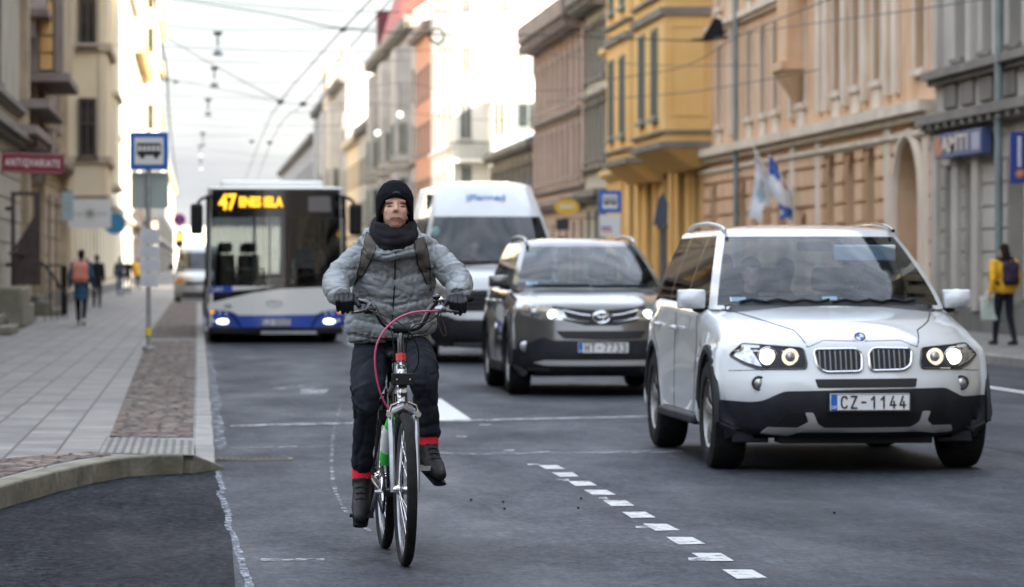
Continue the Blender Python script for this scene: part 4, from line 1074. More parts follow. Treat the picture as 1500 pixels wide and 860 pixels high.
def pedestrian(loc, rotz, label, coat, trous, hair='hair_dark', shoes='shoe_black', h=1.74, stride=.28, coat_len=.5, lift=0.0, hood=False, arm=0.12, long_hair=False, group=None, pants_w=1.0, slim=1.0):
    s = h/1.74
    hip, kn, an, sh = .92*s, .50*s, .09*s, 1.42*s
    skin = MB()
    hc = Vector((0, -.02, 1.63*s)); head_prims(skin, hc, .98*s)
    skin.cap((0, 0, 1.38*s), (0, -.005, 1.55*s), .055*s, .052*s)
    skin.cap((0, 0, .95*s), (0, 0, 1.36*s), .10*s, .10*s)
    H = {}
    for sd in (-1, 1):
        S = Vector((sd*.185*s*slim, 0, sh)); sw = arm*sd
        E = Vector((sd*.245*s*slim, .04 + sw*.4, 1.13*s)); W_ = Vector((sd*.25*s*slim, -.06 - abs(sw)*.2 + sw*1.0, .90*s))
        skin.cap(S, E, .045*s, .038*s); skin.cap(E, W_, .036*s, .026*s); skin.cap((0, 0, 1.36*s), S, .06*s, .05*s)
        H[sd] = (S, E, W_); hand_prims(skin, W_, (W_-E), -sd, s)
        hp = Vector((sd*.09*s, 0, hip)); K = Vector((sd*.095*s, -sd*stride*.45 - .03, kn)); A = Vector((sd*.10*s, -sd*stride*1.0 + (.04 if sd < 0 else 0), an + (lift if sd < 0 else 0)))
        H[sd] += (hp, K, A); skin.cap(hp, K, .07*s, .05*s); skin.cap(K, A, .048*s, .034*s); skin.cap((0, 0, .97*s), hp, .1*s, .08*s)
        skin.cap(A, A + Vector((0, -.12, -.04))*s, .035*s, .03*s)
    p = organic('person', skin, M['skin'], None, .014, 2)
    p.location = loc; p.rotation_euler = (0, 0, rotz); tag(p, label, 'person', group)
    c = MB()
    c.ell((0, 0, 1.28*s), (.205*s*slim, .135*s, .20*s)); c.cap((0, .0, 1.15*s), (0, 0, 1.02*s), .155*s, .165*s); c.ell((0, 0, 1.0*s), (.19*s*slim, .15*s, .16*s))
    zl = 1.0*s - coat_len*s*.55
    if coat_len > .3: c.tube([(0, 0, 1.05*s), (0, 0, .85*s), (0, .01, zl)], [.18*s, .20*s, .215*s], 16, flat=[.15*s, .165*s, .17*s])
    for sd in (-1, 1):
        S, E, W_ = H[sd][:3]; c.cap((0, 0, 1.38*s), S, .075*s, .068*s); c.cap(S, E, .070*s, .060*s); c.cap(E, E+(W_-E)*.93, .060*s, .048*s)
    c.cap((0, .01, 1.38*s), (0, .01, 1.47*s), .085*s, .07*s)
    if hood: c.ell((0, .09*s, 1.47*s), (.11*s, .07*s, .09*s))
    organic('coat', c, M[coat], p, .014, 2)
    t = MB()
    for sd in (-1, 1):
        hp, K, A = H[sd][3:]; A2 = K + (A-K)*.93
        t.cap(hp, K, .092*s*pants_w, .066*s*pants_w); t.cap(K, A2, .064*s*pants_w, .048*s*pants_w)
    t.ell((0, 0, hip+.02), (.165*s, .125*s, .12*s))
    organic('trousers', t, M[trous], p, .014, 2)
    for sd in (-1, 1):
        sm = MB(); shoe_prims(sm, H[sd][5], (0, -1), s, pitch=(-.35 if (lift and sd < 0) else 0)); organic('shoe', sm, M[shoes], p, .010, 2)
    hm = MB(); hm.ell(hc + Vector((0, .022, .045))*s, (.086*s, .098*s, .088*s)); hm.ell(hc + Vector((0, .05, -.01))*s, (.078*s, .07*s, .09*s))
    if long_hair: hm.ell(hc + Vector((0, .075, -.09))*s, (.085*s, .06*s, .15*s)); hm.cap(hc + Vector((-.05, .09, -.12))*s, hc + Vector((.02, .12, -.24))*s, .05*s, .03*s)
    organic('hair', hm, M[hair], p, .012, 2)
    return p
def backpack(name, label, loc, rotz, m, strap_m, size=(.30, .16, .42), z=1.22, y=.20, cat='backpack', group=None, straps=True):
    b = thing(name, label, cat, loc, rotz, group)
    w, d, h = size
    mb = MB(); mb.ell((0, y, z), (w*.5, d*.55, h*.5), 16, 12)
    for sx in (-1, 1):
        for sz in (-1, 1): mb.ell((sx*w*.26, y, z+sz*h*.24), (w*.26, d*.5, h*.27), 12, 8)
    organic('pack', mb, m, b, .016, 3)
    pm = MB(); pm.ell((0, y+d*.42, z-h*.18), (w*.36, d*.22, h*.22)); organic('pocket', pm, m, b, .014, 2)
    lp = MB().tube([(-.04, y, z+h*.45), (-.03, y, z+h*.56), (.03, y, z+h*.56), (.04, y, z+h*.45)], .01, 6); obj('loop', lp, strap_m, b)
    if straps:
        for sx in (-1, 1):
            pts = catmull([(sx*.09, y-.02, z+h*.42), (sx*.12, .04, z+h*.60), (sx*.14, -.10, z+h*.40), (sx*.15, -.17, z+.02), (sx*.19, -.10, z-h*.3), (sx*.17, y-.06, z-h*.42)], 4)
            obj('strap', MB().tube(pts, .028, 8, flat=.008), strap_m, b)
    return b
def occupant(loc, label, coat, hair='hair_dark', driving=False, s=0.95, turn=0.0, group=None, hat=False):
    """a seated figure: loc is the seat point (hips)"""
    skin = MB(); hc = Vector((0, -.03, .70*s)); head_prims(skin, hc, .95*s)
    skin.cap((0, 0, .48*s), (0, -.01, .62*s), .055*s, .05*s); skin.cap((0, .02, .05), (0, 0, .42*s), .12*s, .12*s)
    c = MB(); c.cap((0, .02, .08), (0, 0, .38*s), .15*s, .155*s); c.ell((0, 0, .40*s), (.19*s, .12*s, .12*s)); c.cap((0, 0, .44*s), (0, 0, .52*s), .08*s, .065*s)
    for sd in (-1, 1):
        S = Vector((sd*.18*s, 0, .45*s))
        if driving: E = Vector((sd*.25*s, -.16, .22*s)); W_ = Vector((sd*.15*s, -.40, .36*s))
        else: E = Vector((sd*.22*s, -.02, .18*s)); W_ = Vector((sd*.12*s, -.25, .10*s))
        skin.cap(S, E, .045*s, .035*s); skin.cap(E, W_, .034*s, .026*s); hand_prims(skin, W_, W_-E, -sd, s)
        c.cap(S, E, .065*s, .055*s); c.cap(E, E+(W_-E)*.92, .053*s, .042*s); c.cap((0, 0, .44*s), S, .07*s, .064*s)
        hp = Vector((sd*.09*s, 0, .06)); K = Vector((sd*.11*s, -.42*s, .12)); skin.cap(hp, K, .075*s, .055*s)
    p = organic('person', skin, M['skin'], None, .016, 2); p.location = loc; p.rotation_euler = (0, 0, turn); tag(p, label, 'person', group)
    organic('jacket', c, M[coat], p, .018, 1)
    hm = MB(); hm.ell(hc + Vector((0, .02, .045))*s, (.084*s, .098*s, .086*s)); hm.ell(hc + Vector((0, .045, -.01))*s, (.078*s, .07*s, .09*s))
    organic('hair', hm, M[hair], p, .014, 2)
    return p

# ================================================================== vehicles
def arc2(cy_, cz, r, a0, a1, n):
    return [(cy_ + r*math.cos(R(a0 + (a1-a0)*k/n)), cz + r*math.sin(R(a0 + (a1-a0)*k/n))) for k in range(n+1)]
def shell_mesh(ctrl, nt=28, sub=4, rad=0.05, warp=None):
    """ctrl: side outline (y, z, half width, dy at the edge, dz at the edge, power, edge radius); lofted across the car"""
    pts = catmull([tuple(c) + ((rad,) if len(c) < 7 else ()) for c in ctrl], sub, closed=True)
    A = np.array(pts); n = len(A)
    ts = list(np.linspace(-1, 1, nt+1)); rings = []
    def ring(t, ins=0.0, xoff=0.0):
        y = A[:, 0] + A[:, 3]*abs(t)**A[:, 5]; z = A[:, 1] + A[:, 4]*abs(t)**A[:, 5]
        P = np.stack([y, z], 1)
        T = np.roll(P, -1, 0) - np.roll(P, 1, 0); T /= np.linalg.norm(T, axis=1)[:, None] + 1e-9
        Nn = np.stack([T[:, 1], -T[:, 0]], 1)          # inward for this winding, checked below
        area = np.sum(P[:, 0]*np.roll(P[:, 1], -1) - np.roll(P[:, 0], -1)*P[:, 1])
        if area > 0: Nn = -Nn
        P = P + Nn*(A[:, 6]*ins)[:, None]
        x = np.sign(t)*(abs(t)*(A[:, 2] - A[:, 6]) + A[:, 6]*xoff)
        return np.stack([x, P[:, 0], P[:, 1]], 1)
    ph = [R(90*k/4) for k in range(1, 5)]
    for q in reversed(ph): rings.append(ring(-1, 1-math.cos(q), math.sin(q)))
    for t in ts: rings.append(ring(t))
    for q in ph: rings.append(ring(1, 1-math.cos(q), math.sin(q)))
    V = np.concatenate(rings); m = len(rings)
    faces = [(i*n+k, i*n+(k+1) % n, (i+1)*n+(k+1) % n, (i+1)*n+k) for i in range(m-1) for k in range(n)]
    mb = MB(); mb.v = [tuple(p) for p in V]; mb.f = faces
    for sgn, ri in ((-1, 0), (1, m-1)):
        Rg = rings[ri]; loop = [Vector((p[1], p[2])) for p in Rg]
        y0, z0 = Rg[:, 1].min(), Rg[:, 2].min(); y1, z1 = Rg[:, 1].max(), Rg[:, 2].max()
        inner = [Vector((y, z)) for y in np.arange(y0+.06, y1, .12) for z in np.arange(z0+.05, z1, .09)]
        vo, eo, fo, ov, oe, of_ = MG.delaunay_2d_cdt(loop + inner, [], [list(range(n))], 1, 1e-6)
        xs = np.zeros(len(vo)); fixed = np.zeros(len(vo), bool)
        mp_ = {}
        for i, src in enumerate(ov):
            b_ = [q for q in src if q < n]
            if b_: fixed[i] = True; xs[i] = Rg[b_[0], 0]; mp_[i] = ri*n + b_[0]
        nb = [set() for _ in vo]
        for f in fo:
            for a in range(3): nb[f[a]].update((f[a-1], f[(a+1) % 3]))
        xs[~fixed] = Rg[:, 0].mean()
        for it in range(80):
            for i in range(len(vo)):
                if not fixed[i] and nb[i]: xs[i] = sum(xs[j] for j in nb[i])/len(nb[i])
        base = len(mb.v); idx = []
        for i, p in enumerate(vo):
            if i in mp_: idx.append(mp_[i])
            else: idx.append(len(mb.v)); mb.v.append((xs[i], p.x, p.y))
        mb.f += [tuple(idx[j] for j in f) for f in fo]
    return mb
def cabin_mesh(zb, zr, yf, yr, wb_, wt, bow, corner, v_glass, side_splits, crown=.05, nu=16, nv=8, curve=.25, rear_v=None, yside=None):
    """glasshouse: rings from belt to roof. yf/yr = (belt, roof) front and rear; returns dict of region -> MB"""
    vs_ = sorted(set([0.0, v_glass[0], v_glass[1], 1.0] + [v_glass[0] + (v_glass[1]-v_glass[0])*k/nv for k in range(nv+1)]))
    def loop(v):
        c = v**1.0
        w = wb_ + (wt-wb_)*(c**1.25); y0 = yf[0] + (yf[1]-yf[0])*(v**(1+curve)); y1 = yr[0] + (yr[1]-yr[0])*v
        z = zb + (zr-zb)*v
        P = []; tagl = []
        wf = w - corner*.6
        for k in range(nu+1):
            u = -1 + 2*k/nu; P.append((u*wf, y0 + bow*u*u, z)); tagl.append('front' if k < nu else 'apillar')
        ya = y0 + bow + corner; yb3 = y1 - corner
        P.append((w - .015, ya - corner*.35, z)); tagl.append('apillar')
        cuts = [(ya if q is None else q) for q in side_splits]
        ys_ = []
        for i, q in enumerate(side_splits):
            ys_.append(max(ya, min(yb3, q)))
        ys_ = [ya] + ys_ + [yb3]
        for i, yy in enumerate(ys_): P.append((w, yy, z)); tagl.append('side%d' % i)
        tagl[-1] = 'rear'
        P.append((w-corner*.6, y1, z)); tagl.append('rearglass')
        P.append((-(w-corner*.6), y1, z)); tagl.append('rear')
        for i, yy in enumerate(reversed(ys_)):
            P.append((-w, yy, z)); tagl.append('side%d' % (len(ys_)-2-i) if i < len(ys_)-1 else 'apillar')
        P.append((-(w-.015), ya-corner*.35, z)); tagl.append('apillar')
        return P, tagl
    L_ = [loop(v) for v in vs_]; n = len(L_[0][0]); tags = L_[0][1]
    V = [p for l in L_ for p in l[0]]
    reg = {}
    for i in range(len(vs_)-1):
        vm = (vs_[i]+vs_[i+1])/2; g = v_glass[0] < vm < v_glass[1]
        for k in range(n):
            t = tags[k]; f = (i*n+k, i*n+(k+1) % n, (i+1)*n+(k+1) % n, (i+1)*n+k)
            r = 'paint'
            if g and t == 'front': r = 'windscreen'
            elif g and t == 'rearglass': r = 'rear_window'
            elif g and t.startswith('side') and int(t[4:]) % 2 == 0: r = 'side_window'
            elif g and t.startswith('side'): r = 'pillar'
            reg.setdefault(r, []).append(f)
    top = L_[-1][0]; cyy = sum(p[1] for p in top)/n
    y0t = min(p[1] for p in top); y1t = max(p[1] for p in top); ym = (y0t+y1t)/2; hl = (y1t-y0t)/2
    base = len(V); prev = [(len(vs_)-1)*n + k for k in range(n)]
    for j, s_ in enumerate((.965, .9, .8, .6, .35, .1)):
        cur = []
        for p in top:
            cur.append(len(V)); V.append((p[0]*s_, ym + (p[1]-ym)*s_, zr + crown*(1-s_**3)*1.0 + .012*(1 if s_ < .99 else 0)))
        for k in range(n): reg.setdefault('roof', []).append((prev[k], prev[(k+1) % n], cur[(k+1) % n], cur[k]))
        prev = cur
    reg['roof'].append(tuple(prev))
    out = {}
    for r, fs_ in reg.items():
        used = sorted({i for f in fs_ for i in f}); mp_ = {a: b for b, a in enumerate(used)}
        m_ = MB(); m_.v = [V[i] for i in used]; m_.f = [tuple(mp_[i] for i in f) for f in fs_]; out[r] = m_
    return out
def bvh_of(*mbs):
    v = []; f = []
    for m_ in mbs:
        o = len(v); v += [Vector(p) for p in m_.v]; f += [tuple(i+o for i in q) for q in m_.f]
    return BVHTree.FromPolygons(v, f)
def rpoly(pts, r=0.02, n=4):
    """round the corners of a polygon"""
    out = []; m = len(pts)
    for i in range(m):
        p = Vector(pts[i][:2]); a = Vector(pts[i-1][:2]); b = Vector(pts[(i+1) % m][:2])
        rr = pts[i][2] if len(pts[i]) > 2 else r
        da, db = (a-p), (b-p); d = min(rr, da.length*.45, db.length*.45); q0 = p + da.normalized()*d; q1 = p + db.normalized()*d
        for k in range(n+1):
            t = k/n; out.append(tuple((1-t)**2*q0 + 2*t*(1-t)*p + t*t*q1))
    return out
def mirror_poly(pts): return [(-p[0],) + tuple(p[1:]) for p in pts][::-1]
def patch(name, poly, bvh, m, parent, off=.004, thick=.012, res=.035, axis='y', sgn=-1, angle=40, y_far=None, label=None):
    """a piece of trim shaped by its outline, bent over the body surface under it"""
    n = len(poly); loop = []; mbp = []
    for i in range(n):
        a = Vector(poly[i]); b = Vector(poly[(i+1) % n]); k = max(1, int((b-a).length/res))
        for j in range(k): loop.append(a.lerp(b, j/k))
    n = len(loop)
    xs = [p.x for p in loop]; zs = [p.y for p in loop]
    def inside(x, z):
        c = False; j = n-1
        for i in range(n):
            if (loop[i].y > z) != (loop[j].y > z) and x < (loop[j].x-loop[i].x)*(z-loop[i].y)/(loop[j].y-loop[i].y)+loop[i].x: c = not c
            j = i
        return c
    inner = [Vector((x, z)) for x in np.arange(min(xs)+res*.5, max(xs), res) for z in np.arange(min(zs)+res*.5, max(zs), res) if inside(x, z)]
    vo, eo, fo, ov, oe, of_ = MG.delaunay_2d_cdt(loop + inner, [], [list(range(n))], 1, 1e-6)
    V = []; last = None
    for p in vo:
        if axis == 'y': o_, d_ = Vector((p.x, -20, p.y)), Vector((0, 1, 0))
        else: o_, d_ = Vector((sgn*20, p.x, p.y)), Vector((-sgn, 0, 0))
        h, nn, idx, dist = bvh.ray_cast(o_, d_)
        V.append(h)
    good = [h for h in V if h is not None]
    if not good: return None
    for i, h in enumerate(V):
        if h is None:
            p = vo[i]
            if axis == 'y': nr = min(good, key=lambda g: (g.x-p.x)**2+(g.z-p.y)**2); V[i] = Vector((p.x, nr.y, p.y))
            else: nr = min(good, key=lambda g: (g.y-p.x)**2+(g.z-p.y)**2); V[i] = Vector((nr.x, p.x, p.y))
    d_ = Vector((0, 1, 0)) if axis == 'y' else Vector((-sgn, 0, 0))
    mb = MB(); nv = len(V)
    mb.v = [tuple(h - d_*off) for h in V] + [tuple(h + d_*thick) for h in V]
    mb.f = [tuple(f) for f in fo] + [tuple(i+nv for i in reversed(f)) for f in fo]
    ed = {}
    for f in fo:
        for a in range(3):
            e = (f[a], f[(a+1) % 3]); ed[e] = ed.get(e, 0) + 1
    for (a, b) in ed:
        if (b, a) not in ed: mb.f.append((b, a, a+nv, b+nv))
    if name is None: return mb
    return obj(name, mb, M[m] if isinstance(m, str) else m, parent, angle=angle, label=label)
def trim(name, line, bvh, m, parent, r=.008, off=.002, closed=False, axis='y', sgn=-1, flat=None):
    """a moulding that follows a line over the body surface"""
    pts = []; L_ = list(line) + ([line[0]] if closed else [])
    for a, b in zip(L_, L_[1:]):
        a, b = Vector(a), Vector(b); k = max(1, int((b-a).length/.03))
        for j in range(k): pts.append(a.lerp(b, j/k))
    if not closed: pts.append(Vector(L_[-1]))
    P = []
    for p in pts:
        o_, d_ = (Vector((p.x, -20, p.y)), Vector((0, 1, 0))) if axis == 'y' else (Vector((sgn*20, p.x, p.y)), Vector((-sgn, 0, 0)))
        h, nn, i, ds = bvh.ray_cast(o_, d_)
        if h is not None: P.append(h - d_*off)
    if len(P) < 2: return None
    mb = MB().tube(P, r, 6, closed=closed, flat=flat)
    return mb if name is None else obj(name, mb, M[m] if isinstance(m, str) else m, parent)
def surf(bvh, x, z, off=0.0):
    h = bvh.ray_cast(Vector((x, -20, z)), Vector((0, 1, 0)))[0]
    return Vector((x, (h.y if h else 0) - off, z))
def wheel(parent, loc, r, w, rim_m, spokes=5, side=-1, rim_r=None, double=True, steer=0.0):
    """side -1: the outer face looks to -x"""
    rr = rim_r or r*.66
    e = bpy.data.objects.new('wheel', None); COL.objects.link(e); e.parent = parent; e.location = loc; e.rotation_euler = (0, 0, steer)
    h = w/2
    prof = [(rr, -h*.8), (rr+.015, -h*.95), (r*.88, -h), (r*.965, -h*.86), (r*.995, -h*.6), (r, -h*.3), (r, h*.3), (r*.995, h*.6), (r*.965, h*.86), (r*.88, h), (rr+.015, h*.95), (rr, h*.8)]
    t = MB().lathe(prof, axis=0, n=40)
    for a in (-.45, 0, .45): pass
    obj('tyre', t, M['rubber'], e)
    s = side
    m_ = MB()
    m_.lathe([(rr, s*h*.82), (rr*.95, s*h*.86), (rr*.91, s*h*.62), (rr*.9, -s*h*.7)], axis=0, n=36)
    m_.lathe([(.0, s*h*.60), (.055, s*h*.60), (.07, s*h*.45), (.07, s*h*.2)], axis=0, n=20)
    for k in range(spokes):
        for da in ((-.13, .13) if double else (0,)):
            a = 2*PI*k/spokes + da + .3; a2 = 2*PI*k/spokes + da*.55 + .3
            wd = .014 if double else .03
            p0 = Vector((s*h*.52, .05*math.cos(a2), .05*math.sin(a2))); p1 = Vector((s*h*.66, rr*.93*math.cos(a), rr*.93*math.sin(a)))
            m_.tube([p0, p0.lerp(p1, .5) + Vector((s*.01, 0, 0)), p1], wd*1.6, 6, flat=.012, up=(0, -math.sin(a), math.cos(a)))
    obj('rim', m_, M[rim_m], e)
    obj('brake_disc', MB().lathe([(.06, s*h*.05), (rr*.72, s*h*.05), (rr*.72, -s*.01), (.06, -s*.01)], axis=0, n=24), M['steel'], e)
    b_ = MB().lathe([(0, -s*h*.3), (rr*.9, -s*h*.3)], axis=0, n=24); obj('backing', b_, M['black_plastic'], e, fix=False)
    return e
def plate(parent, txt, loc, w=.52, h=.112, rotx=0):
    e = obj('number_plate', MB().box(-w/2, w/2, -.006, .004, -h/2, h/2), M['white_sign'], parent, loc=loc, rot=(rotx, 0, 0), bevel=.003)
    obj('band', MB().box(-w/2+.004, -w/2+.045, -.0085, -.0062, -h/2+.004, h/2-.004), M['sign_blue'], e)
    t = plate_text(txt, h*.66, w-.075, .0115); t.v = [(v[0]+.022, v[1]-.0085, v[2]) for v in t.v]; obj('number', t, M['lettering_black'], e, smooth=False, fix=False)
    t = text_mb('LV', h*.26, .002, .0005); t.v = [(v[0]-w/2+.024, v[1]-.0095, v[2]-h*.28) for v in t.v]; obj('country_code', t, M['lettering_white'], e, smooth=False, fix=False)
    obj('border', MB().tube([(-w/2+.004, -.0075, -h/2+.004), (w/2-.004, -.0075, -h/2+.004), (w/2-.004, -.0075, h/2-.004), (-w/2+.004, -.0075, h/2-.004)], .0022, 4, closed=True), M['lettering_black'], e)
    return e
def seat(parent, x, y, z, m='interior', w=.46):
    mb = MB().box(-w/2, w/2, -.25, .2, -.08, .08); o = obj('seat', mb, M[m], parent, loc=(x, y, z), bevel=.03)
    b_ = MB().add([(-w/2, .18, .05), (w/2, .18, .05), (w/2, .30, .05), (-w/2, .30, .05), (-w*.42, .30, .62), (w*.42, .30, .62), (w*.42, .40, .62), (-w*.42, .40, .62)], [(0,3,2,1),(4,5,6,7),(0,1,5,4),(1,2,6,5),(2,3,7,6),(3,0,4,7)])
    obj('backrest', b_, M[m], o, bevel=.03)
    obj('headrest', MB().box(-.13, .13, .31, .41, .66, .84), M[m], o, bevel=.04)
def steering_wheel(parent, loc, r=.18, tilt=R(25)):
    pts = [(r*math.cos(a), 0, r*math.sin(a)) for a in np.linspace(0, 2*PI, 25)[:-1]]
    mb = MB().tube(pts, .014, 6, closed=True).box(-r, r, -.01, .01, -.02, .02).box(-.02, .02, -.01, .01, -r, 0).ell((0, .0, 0), (.06, .03, .05), 10, 6)
    obj('steering_wheel', mb, M['black_plastic'], parent, loc=loc, rot=(-tilt, 0, 0))
# ================================================================== the white SUV
M['paint_white'] = mat('white_car_paint', (0.52, 0.54, 0.55), 0.28, coat=1.0, spec=0.4, col2=(0.56, 0.575, 0.58), scale=1.5)
M['paint_grey'] = mat('bronze_grey_car_paint', (0.105, 0.10, 0.095), 0.28, 0.45, coat=1.0)
M['paint_silver'] = mat('silver_car_paint', (0.42, 0.43, 0.44), 0.3, 0.3, coat=0.8)
M['glass'] = glass_mat('car_glass', (0.62, 0.77, 0.88), 1.45, .01, .02)
M['glass_dark'] = glass_mat('tinted_side_glass', (0.30, 0.32, 0.33), 1.5, .01, .08)
M['lamp_glass'] = glass_mat('lamp_cover_glass', (0.88, 0.9, 0.92), 1.4, .01, .02)
M['dirty_silver'] = mat('dusty_alloy', (0.22, 0.22, 0.22), 0.45, 0.7, col2=(0.34, 0.33, 0.31), scale=10)
M['trim_silver'] = mat('matt_silver_trim', (0.55, 0.56, 0.55), 0.42, 0.15)
M['mesh_black'] = mat('black_air_intake', (0.006, 0.006, 0.007), 0.7)
M['coat_c1'] = cloth('grey_jacket_cloth', (0.10, 0.11, 0.13)); M['coat_c2'] = cloth('dark_jacket_cloth', (0.03, 0.03, 0.035)); M['coat_c3'] = cloth('plum_jacket_cloth', (0.14, 0.04, 0.05))
M['coat_c4'] = cloth('pale_blue_shirt_cloth', (0.22, 0.34, 0.42))

def split_windows(mb, m, parent, name='side_window'):
    par = list(range(len(mb.v)))
    def fd_(a):
        while par[a] != a: par[a] = par[par[a]]; a = par[a]
        return a
    key = {}
    for i, v in enumerate(mb.v):
        k = tuple(round(q, 4) for q in v)
        if k in key: par[fd_(i)] = fd_(key[k])
        else: key[k] = i
    for f in mb.f:
        for a in f[1:]: par[fd_(a)] = fd_(f[0])
    gr_ = {}
    for f in mb.f: gr_.setdefault(fd_(f[0]), []).append(f)
    for fs_ in gr_.values():
        used = sorted({i for f in fs_ for i in f}); mp_ = {a: b for b, a in enumerate(used)}
        q = MB(); q.v = [mb.v[i] for i in used]; q.f = [tuple(mp_[i] for i in f) for f in fs_]; obj(name, q, m, parent, fix=False)
def suv(spec):
    g = spec; c = thing(g['name'], g['label'], g['cat'], g['loc'])
    body = shell_mesh(g['ctrl'], nt=g.get('nt', 30), sub=4, rad=.05)
    cab = cabin_mesh(**g['cabin'])
    P = M[g['paint']]
    bo = obj('body', body, P, c, angle=32)
    cp = MB()
    for k in ('paint', 'roof'):
        cp.add(cab[k].v, cab[k].f)
    ro = obj('roof', cp, P, c, angle=30)
    ws = obj('windscreen', cab['windscreen'], M['glass'], c, fix=False)
    split_windows(cab['side_window'], M[g.get('side_glass', 'glass_dark')], c)
    if 'rear_window' in cab: obj('rear_window', cab['rear_window'], M['glass_dark'], c, fix=False)
    if 'pillar' in cab: split_windows(cab['pillar'], M['black_gloss'], c, 'pillar')
    B = bvh_of(body, cab['paint'], cab['roof'], cab['windscreen'])
    return c, B, body, cab

axf, axr, Rw = .87, .87+2.795, .362
def arch_ctrl(cy_, R_, w, zb=.27):
    return [(y, z, w, 0, 0, 2, .012) for (y, z) in arc2(cy_, Rw, R_, 0, 180, 8)[::1]]
# outline walked: nose bottom -> hood -> deck -> tail -> bottom with the two arches
front = [(.34, .235, .80, .10, .04, 3, .03), (.16, .245, .85, .38, .02, 3.2), (.05, .33, .86, .44, .0, 3.4), (.0, .46, .905, .46, 0, 3.6), (.0, .57, .915, .46, 0, 3.6), (.03, .66, .915, .45, 0, 3.6),
         (.075, .80, .905, .44, -.005, 3.4), (.125, .868, .89, .44, -.015, 3.2, .07), (.27, .925, .875, .36, -.03, 3.2, .09), (.55, .99, .865, .22, -.045, 3.4, .1), (.95, 1.045, .865, .10, -.05, 3.6, .1), (1.28, 1.085, .87, .10, -.045, 4, .09)]
deck = [(1.55, 1.095, .875, 0, -.035, 4, .08), (2.4, 1.11, .88, 0, -.03, 4, .08), (3.5, 1.13, .875, 0, -.03, 4, .08), (4.2, 1.14, .84, 0, -.03, 4, .08)]
tail = [(4.48, 1.08, .82, -.12, -.02, 3), (4.54, .9, .86, -.2, 0, 3), (4.56, .6, .88, -.22, 0, 3), (4.52, .40, .87, -.2, 0, 3), (4.38, .30, .85, -.05, 0, 3, .03)]
bottom = [(axr+.46, .29, .90, 0, 0, 2, .015)] + [(y, z, .925, 0, 0, 2, .012) for y, z in arc2(axr, Rw+.01, .415, -5, 185, 9)] + [(axr-.5, .27, .90, 0, 0, 2, .02), (2.2, .27, .895, 0, 0, 2, .03), (axf+.52, .27, .90, 0, 0, 2, .02)] + \
         [(y, z, .925, 0, 0, 2, .012) for y, z in arc2(axf, Rw+.01, .415, -5, 185, 9)]
nose = at(1268, 22.95)
spec = dict(name='suv', cat='car', label='white suv with headlamps on in the nearest right lane, four people behind its windscreen', loc=(nose.x, nose.y, 0), ctrl=front+deck+tail+bottom, paint='paint_white',
            cabin=dict(zb=1.055, zr=1.585, yf=(1.16, 1.98), yr=(4.42, 4.12), wb_=.815, wt=.635, bow=.20, corner=.075, v_glass=(.05, .95), side_splits=[1.62, 1.68, 2.55, 2.63, 3.45, 3.53, 4.12], crown=.055))
car, B, body, cab = suv(spec)
M['slat_grey'] = mat('grille_slat', (0.16, 0.165, 0.17), 0.3, 0.6)
def dark_below(car, fn):
    bo = next(o for o in kids(car) if o.name.startswith('body')); me = bo.data; me.materials.append(M['dark_trim'])
    for pl_ in me.polygons:
        c_ = pl_.center
        if fn(c_): pl_.material_index = 1
dark_below(car, lambda c: (c.y < .52 and c.z < .455) or c.z < .285)
# dark lower bumper cladding, traced from its front outline
CLx = lambda px: (px-1268)/226.0
CLz = lambda py: CH-(py-390)/226.0
def F2(pts, f=1.0): return [(CLx(a), CLz(b)) + tuple(r) for a, b, *r in pts]
cl = F2([(1062, 588), (1105, 590), (1121, 588), (1150, 573), (1260, 570), (1390, 568), (1420, 582), (1471, 582), (1466, 618), (1440, 630), (1400, 636), (1352, 641), (1160, 642), (1130, 637), (1095, 630), (1068, 618)])
patch('bumper', rpoly(cl, .03), B, 'dark_trim', car, off=.012, thick=.02, res=.04)
lt = F2([(1124, 637), (1131, 627), (1172, 627), (1186, 618), (1180, 604), (1191, 604), (1199, 621), (1210, 627), (1338, 626), (1350, 618), (1354, 602), (1366, 602), (1362, 616), (1372, 624), (1405, 624), (1410, 634), (1380, 636), (1356, 633), (1175, 634), (1160, 640)])
patch('skid_trim', rpoly(lt, .012), B, 'trim_silver', car, off=.03, thick=.02, res=.035)
for poly in ([(1202, 604), (1349, 604), (1346, 622), (1336, 625), (1214, 625), (1205, 620)], [(1147, 613), (1154, 604), (1177, 605), (1180, 616), (1170, 624), (1138, 625)], [(1368, 604), (1388, 604), (1398, 612), (1401, 622), (1374, 622), (1366, 614)]):
    patch('air_intake', rpoly(F2(poly), .012), B, 'mesh_black', car, off=.018, thick=.0, res=.04)
patch('air_intake', rpoly(F2([(1194, 555), (1346, 554), (1343, 567), (1198, 568)]), .012), B, 'mesh_black', car, off=.003, thick=.01)
